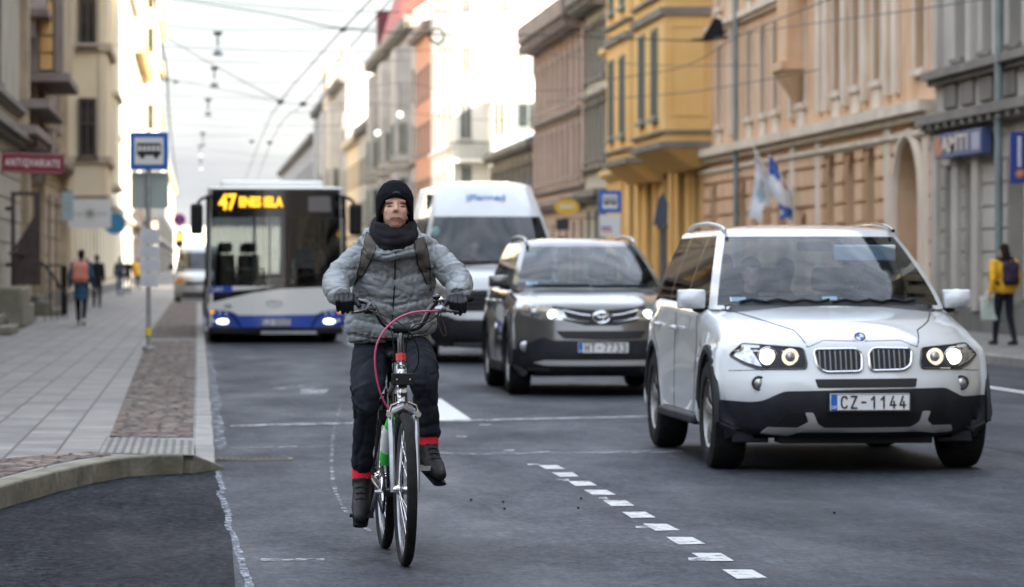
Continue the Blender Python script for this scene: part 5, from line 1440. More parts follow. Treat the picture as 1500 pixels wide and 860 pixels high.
# kidney grilles
for side_pts in ([(1194, 512), (1256, 511), (1265, 518), (1264, 544), (1210, 545), (1199, 538)], [(1341, 511), (1283, 510), (1275, 517), (1276, 543), (1326, 542), (1337, 535)]):
    pl = rpoly(F2(side_pts), .035)
    gr = patch('grille', pl, B, 'mesh_black', car, off=.008, thick=.01)
    trim_o = trim('surround', pl, B, 'chrome', gr, r=.0085, off=.010, closed=True)
    xs = [p[0] for p in pl]; zs = [p[1] for p in pl]; sl = MB(); k = 0
    x = min(xs) + .03
    while x < max(xs) - .02:
        zz = [z for z in np.linspace(min(zs), max(zs), 24) if True]
        # clip the slat to the outline
        cr_ = []
        for i in range(len(pl)):
            a, b_ = pl[i], pl[(i+1) % len(pl)]
            if (a[0]-x)*(b_[0]-x) < 0: cr_.append(a[1] + (b_[1]-a[1])*(x-a[0])/(b_[0]-a[0]))
        if len(cr_) >= 2:
            z0, z1 = min(cr_)+.01, max(cr_)-.01
            sl.tube([surf(B, x, z, .012) for z in np.linspace(z0, z1, 6)], .0055, 5)
        x += .034
    obj('slats', sl, M['slat_grey'], gr)
# headlamps
for sgn in (-1, 1):
    hl = F2([(1081, 522), (1100, 504), (1180, 510), (1184, 533), (1182, 540), (1130, 541), (1118, 542), (1098, 534)])
    if sgn > 0: hl = mirror_poly(hl)
    pl = rpoly(hl, .022)
    h = patch('headlight', pl, B, 'dark_trim', car, off=.002, thick=.02, res=.03)
    trim('rim', pl, B, 'black_gloss', h, r=.006, off=.004, closed=True)
    for (px, rr, glow) in ((1129, .062, 'head_glow'), (1160.5, .052, 'lens')):
        x = CLx(px)*(-sgn) if sgn > 0 else CLx(px); z = CLz(523)
        p = surf(B, x, z, .028 if glow == 'head_glow' else .008); nrm = B.ray_cast(Vector((x, -20, z)), Vector((0, 1, 0)))[1]
        q = Vector((0, -1, 0))
        m_ = MB().lathe([(rr*1.02, .0), (rr*1.06, .012), (rr, .014)], axis=1, n=26); m_.v = [(v[0], -v[1], v[2]) for v in m_.v]
        obj('ring', m_, M['chrome' if glow == 'head_glow' else 'warm_glow'], h, loc=p)
        if glow == 'lens':
            obj('ring', MB().tube([(rr*.84*math.cos(a), -.012, rr*.84*math.sin(a)) for a in np.linspace(0, 2*PI, 25)[:-1]], .009, 6, closed=True), M['warm_glow'], h, loc=p)
        m_ = MB().ell((0, 0, 0), (rr*.82, .018, rr*.82), 20, 10); obj('bulb', m_, M[glow], h, loc=p)
    am = F2([(1086, 522), (1101, 508), (1108, 510), (1122, 538), (1100, 531)]); am = mirror_poly(am) if sgn > 0 else am
    patch('indicator', rpoly(am, .01), B, 'lens', h, off=.008, thick=0)
    # fog lamps
    x = CLx(1117)*(-sgn if sgn > 0 else 1); x = abs(CLx(1117))*sgn; z = CLz(562)
    p = surf(B, x, z, .004)
    fl = obj('fog_light', MB().ell((0, 0, 0), (.034, .014, .034), 18, 8), M['lens'], car, loc=p)
    obj('ring', MB().tube([(.042*math.cos(a), -.002, .042*math.sin(a)) for a in np.linspace(0, 2*PI, 25)[:-1]], .008, 6, closed=True), M['dark_trim'], fl)
# badge
bp_ = surf(B, 0.0, .868, .004); bp_ = Vector((-.012, bp_.y + .02, .885))
tilt = R(-38)
bd = obj('badge', MB().cyl((0, -.006, 0), (0, .02, 0), .041, 28), M['black_gloss'], car, loc=bp_, rot=(tilt, 0, 0))
for k in range(4):
    a0 = k*PI/2; pts = [(0, 0)] + [(.027*math.cos(a0 + PI/2*j/6), .027*math.sin(a0 + PI/2*j/6)) for j in range(7)]
    obj('emblem', MB().prism(pts, 1, -.0085, -.006), M['sign_blue' if k % 2 else 'white_sign'], bd, smooth=False)
obj('ring', MB().tube([(.041*math.cos(a), -.007, .041*math.sin(a)) for a in np.linspace(0, 2*PI, 29)[:-1]], .003, 5, closed=True), M['chrome'], bd)
# number plate
pb = surf(B, CLx(1273), CLz(588.5), .03)
plate(car, 'CZ-1144', (CLx(1273), pb.y, CLz(588.5)))
obj('plate_holder', MB().box(-.275, .275, .0, .03, -.068, .064), M['black_plastic'], car, loc=(CLx(1273), pb.y+.005, CLz(588.5)))
# hood creases and shut lines
for sgn in (-1, 1):
    trim('shut_line', [(sgn*.36, CLz(509)), (sgn*.41, .93), (sgn*.55, .985), (sgn*.66, 1.035), (sgn*.735, 1.055)], B, 'black_plastic', car, r=.005, off=-.002)
    trim('bumper_seam', [(sgn*.60, .683), (sgn*.70, .672), (sgn*.83, .665)], B, 'black_plastic', car, r=.003, off=-.0015)
trim('shut_line', [(-.36, CLz(509)-.0), (-.25, .868), (-.02, .862), (.02, .862), (.25, .868), (.36, CLz(509))], B, 'black_plastic', car, r=.003, off=-.001)
# mirrors
for sgn in (-1, 1):
    mb = MB(); mb.box(-.095, .095, -.03, .07, -.065, .065).ell((0, 0, 0), (.10, .07, .07), 16, 10)
    mo = organic('mirror', mb, M['paint_white'], car, .012, 3, loc=(sgn*.925, 1.50, 1.125))
    obj('arm', MB().tube([(sgn*-.02, .02, -.05), (-sgn*.10, .05, -.075), (-sgn*.16, .08, -.07)], [.035, .035, .03], 8, flat=.022), M['black_plastic'], mo)
    obj('glass', MB().box(-.085, .085, .07, .075, -.055, .055), M['chrome'], mo)
# wipers, cowl, roof rails, side trim
obj('cowl', patch(None, rpoly([(-.72, 1.035), (-.3, 1.075), (0, 1.082), (.3, 1.075), (.72, 1.035), (.72, 1.085), (.3, 1.115), (0, 1.12), (-.3, 1.115), (-.72, 1.085)], .01), B, None, None, off=.004, thick=.004), M['black_plastic'], car)
for x0, x1 in ((-.62, -.02), (.0, .60)):
    obj('wiper', MB().tube([surf(B, x, 1.108 + (.018 if k % 2 else .0), .015) for k, x in enumerate(np.linspace(x0, x1, 8))], .008, 5), M['black_plastic'], car)
for sgn in (-1, 1):
    y0_, y1_ = 1.98, 4.1
    pts = catmull([(sgn*.60, 2.12, 1.60), (sgn*.60, 2.32, 1.628), (sgn*.605, 2.8, 1.655), (sgn*.60, 3.5, 1.655), (sgn*.59, 3.95, 1.63), (sgn*.585, 4.08, 1.59)], 4)
    obj('roof_rail', MB().tube(pts, .014, 8), M['trim_silver' if sgn < 0 else 'black_gloss'], car)
    obj('running_board', MB().box(min(sgn*.80, sgn*.945), max(sgn*.80, sgn*.945), axf+.5, axr-.5, .27, .335), M['dark_trim'], car, bevel=.02)
    obj('door_handle', MB().box(min(sgn*.90, sgn*.935), max(sgn*.90, sgn*.935), 2.42, 2.60, .90, .93), M['paint_white'], car, bevel=.012)
    obj('door_handle', MB().box(min(sgn*.90, sgn*.935), max(sgn*.90, sgn*.935), 3.30, 3.48, .91, .94), M['paint_white'], car, bevel=.012)
    BS = bvh_of(body)
    for ln in ([(1.62, 1.05), (1.55, .8), (1.52, .45), (1.6, .34)], [(2.62, 1.08), (2.62, .34)], [(1.45, .345), (3.1, .345)], [(axr-.05, 1.1), (axr-.1, .85), (axr-.35, .72)]):
        trim('shut_line', ln, BS, 'black_plastic', car, r=.004, off=-.001, axis='x', sgn=sgn)
    for cy_ in (axf, axr):
        pts = [(sgn*.905, y, z) for y, z in arc2(cy_, Rw+.01, .425, -6, 186, 16)]
        obj('arch_trim', MB().tube(pts, .022, 6, flat=.035, up=(0, 0, 1)), M['dark_trim'], car)
    for cy_, n_ in ((axf, 'front'), (axr, 'rear')):
        wheel(car, (sgn*.80, cy_, Rw), Rw, .235, 'dirty_silver', 5, sgn, rim_r=.235, steer=R(0))
    obj('mudflap', MB().box(min(sgn*.56, sgn*.80), max(sgn*.56, sgn*.80), axf-.42, axf-.39, .19, .27), M['dark_trim'], car, bevel=.01)
obj('underbody', MB().box(-.66, .66, .45, 4.3, .22, .5).box(-.5, .5, .3, .6, .19, .25), M['mesh_black'], car)
# cabin
obj('dashboard', MB().box(-.72, .72, 1.42, 1.85, 1.0, 1.105).box(.18, .56, 1.48, 1.85, 1.1, 1.15), M['black_plastic'], car, bevel=.03)
obj('floor', MB().box(-.76, .76, 1.7, 4.2, 1.08, 1.128), M['interior'], car, smooth=False)
for x in (-.36, .36): seat(car, x, 2.47, .50)
for x in (-.42, 0, .42): seat(car, x, 3.35, .50, w=.40)
steering_wheel(car, (.36, 1.92, 1.12))
obj('rear_view_mirror', MB().box(-.12, .12, -.012, .012, -.035, .035), M['black_plastic'], car, loc=(0, 1.92, 1.49), bevel=.01)
obj('sun_visor', MB().box(.14, .58, 1.93, 1.95, 1.385, 1.50), M['trim_silver'], car, bevel=.01)
for x, w_ in ((-.62, .11), (-.01, .10)):
    p = surf(bvh_of(cab['windscreen']), x, 1.135 if x > -.3 else 1.13, .0); obj('sticker', MB().box(-w_/2, w_/2, .006, .009, -.022, .022), M['white_sign'], car, loc=(x, p.y+.012, p.z), rot=(R(-52), 0, 0))
cx0, cy0 = car.location.x, car.location.y
occupant((cx0+.36, cy0+2.38, .68), 'driver behind the windscreen of the white suv, hands on the wheel', 'coat_c1', 'hair_brown', True, group=None)
occupant((cx0-.38, cy0+2.38, .66), 'front passenger of the white suv with dark hair and dark jacket', 'coat_c2', 'hair_dark', s=.92)
occupant((cx0-.02, cy0+3.05, .70), 'small passenger in the middle of the rear seat of the white suv', 'coat_c3', 'hair_dark', s=.86)
occupant((cx0-.44, cy0+3.30, .70), 'rear passenger of the white suv sitting behind the front passenger', 'coat_c2', 'hair_brown', s=.9)
# ================================================================== the bronze-grey SUV
axf, axr, Rw = .92, .92+2.66, .36
front = [(.34, .215, .74, .10, .05, 3, .03), (.14, .225, .80, .34, .03, 3.2), (.03, .31, .88, .46, .0, 3.2), (.0, .44, .905, .48, 0, 3.2), (.015, .60, .91, .48, 0, 3.2), (.06, .74, .91, .48, 0, 3.2),
         (.10, .86, .90, .46, -.005, 3.0), (.17, .945, .885, .44, -.02, 3.0, .07), (.34, 1.0, .87, .34, -.03, 3.2, .09), (.60, 1.05, .86, .22, -.04, 3.4, .1), (.95, 1.09, .86, .10, -.045, 3.6, .1), (1.25, 1.12, .865, .08, -.045, 4, .09)]
deck = [(1.55, 1.13, .87, 0, -.035, 4, .08), (2.4, 1.14, .875, 0, -.03, 4, .08), (3.5, 1.16, .87, 0, -.03, 4, .08), (4.2, 1.16, .84, 0, -.03, 4, .08)]
tail = [(4.48, 1.08, .82, -.12, -.02, 3), (4.54, .9, .86, -.2, 0, 3), (4.56, .6, .88, -.22, 0, 3), (4.52, .40, .87, -.2, 0, 3), (4.38, .30, .85, -.05, 0, 3, .03)]
bottom = [(axr+.46, .28, .90, 0, 0, 2, .015)] + [(y, z, .92, 0, 0, 2, .012) for y, z in arc2(axr, Rw+.01, .41, -5, 185, 9)] + [(axr-.5, .25, .895, 0, 0, 2, .02), (2.2, .25, .89, 0, 0, 2, .03), (axf+.52, .25, .895, 0, 0, 2, .02)] + \
         [(y, z, .92, 0, 0, 2, .012) for y, z in arc2(axf, Rw+.01, .41, -5, 185, 9)]
nose = at(882, 36.6)
spec = dict(name='suv', cat='car', label='bronze grey suv following behind the white one, headlamps on', loc=(nose.x, nose.y, 0), ctrl=front+deck+tail+bottom, paint='paint_grey',
            cabin=dict(zb=1.09, zr=1.595, yf=(1.08, 2.0), yr=(4.40, 4.15), wb_=.81, wt=.625, bow=.22, corner=.08, v_glass=(.05, .94), side_splits=[1.62, 1.68, 2.50, 2.58, 3.40, 3.48, 4.0], crown=.055))
car, B, body, cab = suv(spec)
def F2(pts, cx=882, s=142.0): return [((a-cx)/s, CH-(b-390)/s) + tuple(r) for a, b, *r in pts]
# front face
up = F2([(812, 448), (830, 451), (882, 455), (934, 451), (950, 448), (950, 462), (934, 470), (905, 477), (859, 477), (830, 470), (812, 462)])
patch('grille', rpoly(up, .02), B, 'black_plastic', car, off=.003, thick=.01)
for pts in ([(826, 455), (850, 461), (866, 463)], [(826, 466), (850, 471), (864, 472)], [(938, 455), (914, 461), (898, 463)], [(938, 466), (914, 471), (900, 472)]):
    trim('chrome_bar', [p[:2] for p in F2(pts)], B, 'chrome', car, r=.011, off=.008)
e_ = surf(B, 0, CH-(465-390)/142, .012)
em = obj('badge', MB().tube([(.085*math.cos(a), -.004, .06*math.sin(a)) for a in np.linspace(0, 2*PI, 29)[:-1]], .011, 6, closed=True).tube([(.03*math.cos(a), -.006, .052*math.sin(a)) for a in np.linspace(0, 2*PI, 21)[:-1]], .009, 6, closed=True).tube([(.062*math.cos(a), -.008, .022+.022*math.sin(a)) for a in np.linspace(0, 2*PI, 21)[:-1]], .009, 6, closed=True), M['chrome'], car, loc=e_)
obj('backing', MB().ell((0, 0.01, 0), (.1, .012, .07), 20, 8), M['dark_trim'], em)
patch('air_intake', rpoly(F2([(815, 485), (949, 485), (940, 496), (880, 498), (826, 496)]), .02), B, 'mesh_black', car, off=.004, thick=.01)
patch('bumper', rpoly(F2([(752, 516), (796, 494), (812, 499), (952, 499), (968, 494), (1012, 516), (1012, 533), (985, 545), (882, 549), (780, 545), (752, 533)]), .03), B, 'dark_trim', car, off=.006, thick=.02, res=.05)
patch('air_intake', rpoly(F2([(800, 519), (963, 519), (950, 527), (812, 527)]), .02), B, 'mesh_black', car, off=.012, thick=.0, res=.05)
patch('skid_trim', rpoly(F2([(784, 532), (800, 528), (965, 528), (980, 532), (965, 536), (800, 536)]), .01), B, 'trim_silver', car, off=.022, thick=.0, res=.05)
for sgn in (-1, 1):
    hl = F2([(763, 449), (768, 444), (800, 449), (826, 455), (832, 466), (826, 469), (795, 469), (770, 463)])
    if sgn > 0: hl = mirror_poly(hl)
    h = patch('headlight', rpoly(hl, .02), B, 'lens', car, off=.004, thick=.02, res=.04)
    for (px, py, rr, glow) in ((812, 461, .045, 'head_glow'), (787, 458, .042, 'lens')):
        x = abs(px-882)/142*sgn; p = surf(B, x, CH-(py-390)/142, .008)
        obj('bulb', MB().ell((0, 0, 0), (rr*1.2, .02, rr), 16, 8), M[glow], h, loc=p)
    x = (109/142)*sgn; p = surf(B, x, CH-(508-390)/142, .006)
    fl = obj('fog_light', MB().ell((0, 0, 0), (.06, .014, .06), 18, 8), M['lens'], car, loc=p)
    obj('ring', MB().tube([(.068*math.cos(a), -.002, .068*math.sin(a)) for a in np.linspace(0, 2*PI, 25)[:-1]], .012, 6, closed=True), M['black_plastic'], fl)
    mo = organic('mirror', MB().box(-.105, .105, -.03, .07, -.06, .06).ell((0, 0, 0), (.11, .07, .065), 16, 10), M['black_gloss' if 0 else 'paint_grey'], car, .014, 3, loc=(sgn*.945, 1.48, 1.19))
    obj('arm', MB().tube([(sgn*-.02, .02, -.05), (-sgn*.12, .05, -.07)], [.035, .03], 8, flat=.02), M['black_plastic'], mo)
    pts = catmull([(sgn*.59, 2.12, 1.60), (sgn*.59, 2.28, 1.645), (sgn*.595, 2.8, 1.67), (sgn*.59, 3.5, 1.67), (sgn*.58, 3.95, 1.645), (sgn*.575, 4.08, 1.60)], 4)
    obj('roof_rail', MB().tube(pts, .018, 8), M['trim_silver'], car)
    for y in (2.40, 3.28): obj('door_handle', MB().box(min(sgn*.89, sgn*.93), max(sgn*.89, sgn*.93), y, y+.18, .96, .99), M['chrome'], car, bevel=.012)
    BS = bvh_of(body)
    for ln in ([(1.62, 1.08), (1.56, .8), (1.54, .45), (1.6, .32)], [(2.58, 1.1), (2.58, .32)]): trim('shut_line', ln, BS, 'black_plastic', car, r=.005, off=-.001, axis='x', sgn=sgn)
    obj('side_skirt', MB().box(min(sgn*.82, sgn*.925), max(sgn*.82, sgn*.925), axf+.5, axr-.5, .22, .34), M['dark_trim'], car, bevel=.02)
    for cy_ in (axf, axr):
        obj('arch_trim', MB().tube([(sgn*.90, y, z) for y, z in arc2(cy_, Rw+.01, .43, -6, 186, 16)], .03, 6, flat=.04, up=(0, 0, 1)), M['dark_trim'], car)
        wheel(car, (sgn*.79, cy_, Rw), Rw, .235, 'dirty_silver', 5, sgn, rim_r=.235)
pb = surf(B, 0, CH-(510-390)/142, .03); plate(car, 'HT-7733', (.01, pb.y, CH-(509.5-390)/142))
obj('underbody', MB().box(-.66, .66, .45, 4.3, .2, .5), M['mesh_black'], car)
obj('dashboard', MB().box(-.70, .70, 1.40, 1.85, 1.05, 1.145), M['black_plastic'], car, bevel=.03)
obj('floor', MB().box(-.75, .75, 1.7, 4.2, 1.10, 1.165), M['interior'], car, smooth=False)
for x in (-.36, .36): seat(car, x, 2.50, .54)
for x in (-.40, .40): seat(car, x, 3.35, .54, w=.40)
steering_wheel(car, (.36, 1.92, 1.14)); obj('rear_view_mirror', MB().box(-.12, .12, -.012, .012, -.035, .035), M['black_plastic'], car, loc=(0, 1.95, 1.50), bevel=.01)
obj('wiper', MB().tube([surf(B, x, 1.15, .015) for x in np.linspace(-.6, .0, 8)], .009, 5), M['black_plastic'], car)
obj('wiper', MB().tube([surf(B, x, 1.145, .015) for x in np.linspace(.02, .6, 8)], .009, 5), M['black_plastic'], car)
p = surf(bvh_of(cab['windscreen']), -.60, 1.17); obj('sticker', MB().box(-.06, .06, .006, .009, -.022, .022), M['white_sign'], car, loc=(p.x, p.y+.012, p.z), rot=(R(-50), 0, 0))
cx0, cy0 = car.location.x, car.location.y
occupant((cx0+.36, cy0+2.38, .70), 'driver of the bronze grey suv, pale face behind the windscreen', 'coat_c2', 'hair_dark', True)

# ================================================================== the white van
axf, axr, Rw = .98, .98+3.66, .345
front = [(.30, .22, .80, .10, .04, 3, .03), (.08, .26, .88, .30, .02, 3.2), (.0, .40, .95, .36, 0, 3.2), (.0, .60, .98, .38, 0, 3.2), (.03, .75, .99, .38, 0, 3.0), (.07, .90, .985, .38, 0, 3.0),
         (.13, 1.05, .97, .38, -.01, 3.0, .07), (.25, 1.18, .95, .36, -.02, 3.0, .09), (.50, 1.28, .94, .26, -.03, 3.2, .1), (.78, 1.35, .94, .18, -.04, 3.4, .1)]
deck = [(1.2, 1.38, .95, 0, -.02, 4, .05), (3, 1.39, .965, 0, -.01, 4, .03), (5.6, 1.39, .965, 0, -.01, 4, .03)]
tail = [(5.9, 1.36, .96, 0, 0, 3), (5.94, .9, .97, 0, 0, 3), (5.94, .5, .97, 0, 0, 3), (5.85, .35, .95, 0, 0, 3, .03)]
bottom = [(axr+.5, .32, .975, 0, 0, 2, .015)] + [(y, z, .985, 0, 0, 2, .012) for y, z in arc2(axr, Rw+.01, .40, -5, 185, 9)] + [(axr-.55, .30, .97, 0, 0, 2, .02), (2.6, .30, .965, 0, 0, 2, .03), (axf+.55, .30, .97, 0, 0, 2, .02)] + \
         [(y, z, .985, 0, 0, 2, .012) for y, z in arc2(axf, Rw+.01, .40, -5, 185, 9)]
nose = at(727, 49.1)
spec = dict(name='van', cat='van', label='tall white van with a black lower bumper driving just behind the cyclist', loc=(nose.x, nose.y, 0), ctrl=front+deck+tail+bottom, paint='paint_white',
            cabin=dict(zb=1.34, zr=2.50, yf=(.66, 2.0), yr=(5.92, 5.85), wb_=.955, wt=.70, bow=.22, corner=.09, v_glass=(.035, .62), side_splits=[2.0, 2.12, 2.16, 3.9, 4.0], crown=.09, curve=.15))
car, B, body, cab = suv(spec)
for o in kids(car):
    if o.name.startswith('pillar'): o.data.materials[0] = M['paint_white']
def F3(pts, cx=727, s=105.5): return [((a-cx)/s, CH-(b-390)/s) + tuple(r) for a, b, *r in pts]
patch('bumper', rpoly(F3([(618, 458), (655, 462), (670, 468), (784, 468), (799, 462), (836, 458), (836, 490), (818, 507), (727, 511), (636, 507), (618, 490)]), .03), B, 'dark_trim', car, off=.008, thick=.02, res=.06)
patch('grille', rpoly(F3([(668, 428), (684, 425), (770, 425), (786, 428), (780, 456), (674, 456)]), .03), B, 'mesh_black', car, off=.003, thick=.01, res=.05)
for k in range(4): trim('grille_bar', [p[:2] for p in F3([(676, 432+k*6.5), (727, 431+k*6.5), (778, 432+k*6.5)])], B, 'dark_trim', car, r=.014, off=.008)
obj('badge', MB().tube([(.07*math.cos(a), 0, .07*math.sin(a)) for a in np.linspace(0, 2*PI, 25)[:-1]], .01, 6, closed=True), M['chrome'], car, loc=surf(B, 0, .87, .02))
patch('air_intake', rpoly(F3([(672, 474), (782, 474), (776, 488), (678, 488)]), .02), B, 'mesh_black', car, off=.014, thick=.0, res=.06)
for sgn in (-1, 1):
    hl = F3([(622, 420), (640, 410), (660, 428), (664, 450), (640, 452), (624, 446)])
    if sgn > 0: hl = mirror_poly(hl)
    h = patch('headlight', rpoly(hl, .03), B, 'lens', car, off=.004, thick=.02, res=.05)
    obj('bulb', MB().ell((0, 0, 0), (.06, .02, .06), 16, 8), M['head_glow'], h, loc=surf(B, sgn*.78, .86, .01))
    mo = organic('mirror', MB().box(-.08, .08, -.03, .08, -.18, .15), M['black_plastic'], car, .02, 3, loc=(sgn*1.06, 1.25, 1.62))
    obj('arm', MB().tube([(0, .02, -.1), (-sgn*.14, .05, -.14)], .03, 8), M['black_plastic'], mo)
    for cy_ in (axf, axr): wheel(car, (sgn*.86, cy_, Rw), Rw, .23, 'dirty_silver', 6, sgn, rim_r=.21, double=False)
    BS = bvh_of(body); trim('shut_line', [(1.05, 1.3), (1.1, .95)], BS, 'black_plastic', car, r=.006, axis='x', sgn=sgn); trim('shut_line', [(2.1, 1.35), (2.1, .35)], BS, 'black_plastic', car, r=.006, axis='x', sgn=sgn)
    obj('side_lamp', MB().ell((0, 0, 0), (.02, .05, .035), 10, 6), M['amber'], car, loc=(sgn*.93, .98, 1.95) if False else (sgn*.99, .55, 1.02))
patch('cowl', rpoly([(-.86, 1.325), (0, 1.375), (.86, 1.325), (.86, 1.375), (0, 1.42), (-.86, 1.375)], .01), B, 'black_plastic', car, off=.004, thick=.004, res=.06)
t = text_mb('iPlanned', .17, .004, .004); t.v = [(v[0], v[1], v[2]) for v in t.v]
p = surf(bvh_of(cab['paint'], cab['roof']), 0, 2.34, .0)
nrm = bvh_of(cab['paint'], cab['roof']).ray_cast(Vector((0, -20, 2.34)), Vector((0, 1, 0)))[1]
ang = math.atan2(abs(nrm.z), abs(nrm.y))
obj('lettering', t, mat('blue_lettering', (0.10, 0.22, 0.50), .5), car, loc=(p.x, p.y-.012, p.z), rot=(-ang, 0, 0), smooth=False, fix=False)
obj('antenna', MB().tube([(0, 0, 0), (.0, .05, .10)], [.03, .008], 8), M['black_plastic'], car, loc=(p.x+.02, p.y-.02, 2.17))
obj('underbody', MB().box(-.7, .7, .5, 5.8, .22, .6), M['mesh_black'], car)
obj('dashboard', MB().box(-.84, .84, 1.1, 1.7, 1.3, 1.43), M['black_plastic'], car, bevel=.03)
obj('floor', MB().box(-.88, .88, 1.5, 5.8, 1.36, 1.41), M['interior'], car, smooth=False)
for x in (-.62, -.15, .55): seat(car, x, 2.2, .86, w=.44)
obj('bulkhead', MB().box(-.8, .8, 2.6, 2.66, 1.41, 2.4), M['interior'], car)
steering_wheel(car, (.55, 1.55, 1.45), .2); p = surf(B, 0, 1.43, .015)
obj('wiper', MB().tube([surf(B, x, 1.41, .015) for x in np.linspace(-.7, .0, 8)], .01, 5), M['black_plastic'], car); obj('wiper', MB().tube([surf(B, x, 1.42, .015) for x in np.linspace(.05, .7, 8)], .01, 5), M['black_plastic'], car)
p = surf(bvh_of(cab['windscreen']), -.75, 1.85); obj('sticker', MB().cyl((0, .01, 0), (0, .014, 0), .06, 16), mat('pale_green_sticker', (.35, .62, .50), .5), car, loc=p)
p = surf(bvh_of(cab['windscreen']), .55, 1.52); obj('sticker', MB().box(-.09, .09, .012, .015, -.04, .04), mat('teal_sticker', (.1, .5, .5), .5), car, loc=p, rot=(R(-40), 0, 0))
cx0, cy0 = car.location.x, car.location.y
occupant((cx0+.55, cy0+2.0, 1.0), 'driver of the white van, seen dimly over the steering wheel', 'coat_c2', 'hair_brown', True)
occupant((cx0-.15, cy0+2.0, .98), 'van passenger in plum red on the middle seat', 'coat_c3', 'hair_dark')
occupant((cx0-.62, cy0+2.0, .96), 'van passenger by the side window in a pale blue top', 'coat_c4', 'hair_brown')

# ================================================================== the parked silver van far behind
axf, axr, Rw = .85, .85+3.0, .33
front = [(.30, .22, .80, .10, .04, 3, .03), (.06, .28, .86, .28, .02, 3.2), (.0, .45, .89, .32, 0, 3.2), (.02, .65, .90, .34, 0, 3.0), (.08, .85, .89, .34, 0, 3.0), (.22, 1.0, .87, .34, -.02, 3.0, .07), (.6, 1.12, .87, .2, -.03, 3.2, .08), (.95, 1.2, .87, .12, -.04, 3.4, .1)]
deck = [(1.3, 1.22, .88, 0, -.02, 4, .05), (4.6, 1.22, .88, 0, -.01, 4, .03)]
tail = [(4.8, 1.15, .87, 0, 0, 3), (4.82, .7, .88, 0, 0, 3), (4.75, .35, .86, 0, 0, 3, .03)]
bottom = [(axr+.5, .30, .88, 0, 0, 2, .015)] + [(y, z, .895, 0, 0, 2, .012) for y, z in arc2(axr, Rw+.01, .38, -5, 185, 7)] + [(axr-.55, .28, .88, 0, 0, 2, .02), (axf+.55, .28, .88, 0, 0, 2, .02)] + \
         [(y, z, .895, 0, 0, 2, .012) for y, z in arc2(axf, Rw+.01, .38, -5, 185, 7)]
nose = at(293, 122)
spec = dict(name='van', cat='van', label='silver van parked by the left kerb, partly hidden behind the bus', loc=(nose.x, nose.y, 0), ctrl=front+deck+tail+bottom, paint='paint_silver', nt=16,
            cabin=dict(zb=1.18, zr=1.95, yf=(.85, 1.9), yr=(4.78, 4.7), wb_=.86, wt=.70, bow=.2, corner=.09, v_glass=(.05, .85), side_splits=[1.9, 2.0, 3.0, 3.1, 4.2], crown=.12, curve=.15))
car, B, body, cab = suv(spec)
for sgn in (-1, 1):
    hl = [(-.84, .80), (-.84, .95), (-.62, .93), (-.55, .82), (-.6, .76)]
    if sgn > 0: hl = mirror_poly(hl)
    patch('headlight', rpoly(hl, .03), B, 'amber' if sgn < 0 else 'lens', car, off=.01, thick=.02, res=.08)
    for cy_ in (axf, axr): wheel(car, (sgn*.77, cy_, Rw), Rw, .22, 'dirty_silver', 6, sgn, rim_r=.2, double=False)
    obj('mirror', MB().ell((0, 0, 0), (.1, .07, .12), 10, 8), M['black_plastic'], car, loc=(sgn*.98, 1.3, 1.32))
patch('grille', rpoly([(-.5, .70), (.5, .70), (.5, .82), (-.5, .82)], .03), B, 'mesh_black', car, off=.008, thick=.01, res=.08)
patch('air_intake', rpoly([(-.6, .34), (.6, .34), (.6, .44), (-.6, .44)], .03), B, 'mesh_black', car, off=.008, thick=.01, res=.08)
p = surf(B, 0, .58, .03); plate(car, 'KP-3120', (0, p.y, .58))
obj('underbody', MB().box(-.62, .62, .45, 4.6, .2, .5), M['mesh_black'], car); obj('dashboard', MB().box(-.76, .76, 1.3, 1.8, 1.15, 1.27), M['black_plastic'], car); obj('bulkhead', MB().box(-.7, .7, 2.4, 2.5, 1.2, 1.9), M['interior'], car)

# ================================================================== the bus
M['bus_white'] = mat('bus_white_paint', (0.80, 0.80, 0.77), 0.3, coat=.8); M['bus_blue'] = mat('bus_blue_paint', (0.01, 0.065, 0.40), 0.3, coat=.8)
M['bus_glass'] = glass_mat('bus_glass', (0.33, 0.37, 0.38), 1.5, .01, .05); M['led'] = mat('amber_led', (1, .5, .02), .5, emit=(1.0, 0.47, 0.03), estr=.32)
M['amber_lit'] = mat('lit_amber_lamp', (.9, .35, .03), .4, emit=(1.0, 0.42, 0.05), estr=.12)
nose = at(404.5, 62)
bus = thing('bus', 'white and blue city bus on route 47, empty lane behind the cyclist', 'bus', (nose.x, nose.y, 0))
def BX(px): return (px-404.5)/83.9
def BZ(py): return CH-(py-390)/83.9
zb_, zt_ = .28, 2.72
gl0, gl1 = (1.0-zb_)/(zt_-zb_), (2.70-zb_)/(zt_-zb_)
cab = cabin_mesh(zb=zb_, zr=zt_, yf=(0, .12), yr=(12, 12), wb_=1.225, wt=1.19, bow=.16, corner=.12, v_glass=(gl0, gl1), side_splits=[.9, .98, 2.2, 2.3, 4.0, 4.1, 5.8, 5.9, 7.6, 7.7, 9.4, 9.5, 11], crown=.09, nv=6)
pm = MB(); pm.add(cab['paint'].v, cab['paint'].f); obj('body', pm, M['bus_white'], bus, angle=30); obj('roof', cab['roof'], M['bus_white'], bus, angle=30)
obj('windscreen', cab['windscreen'], M['bus_glass'], bus, fix=False); split_windows(cab['side_window'], M['glass_dark'], bus); obj('rear_window', cab['rear_window'], M['glass_dark'], bus, fix=False); split_windows(cab['pillar'], M['black_gloss'], bus, 'pillar')
B = bvh_of(cab['paint'], cab['roof'], cab['windscreen'])
def F4(pts): return [(BX(a), BZ(b)) + tuple(r) for a, b, *r in pts]
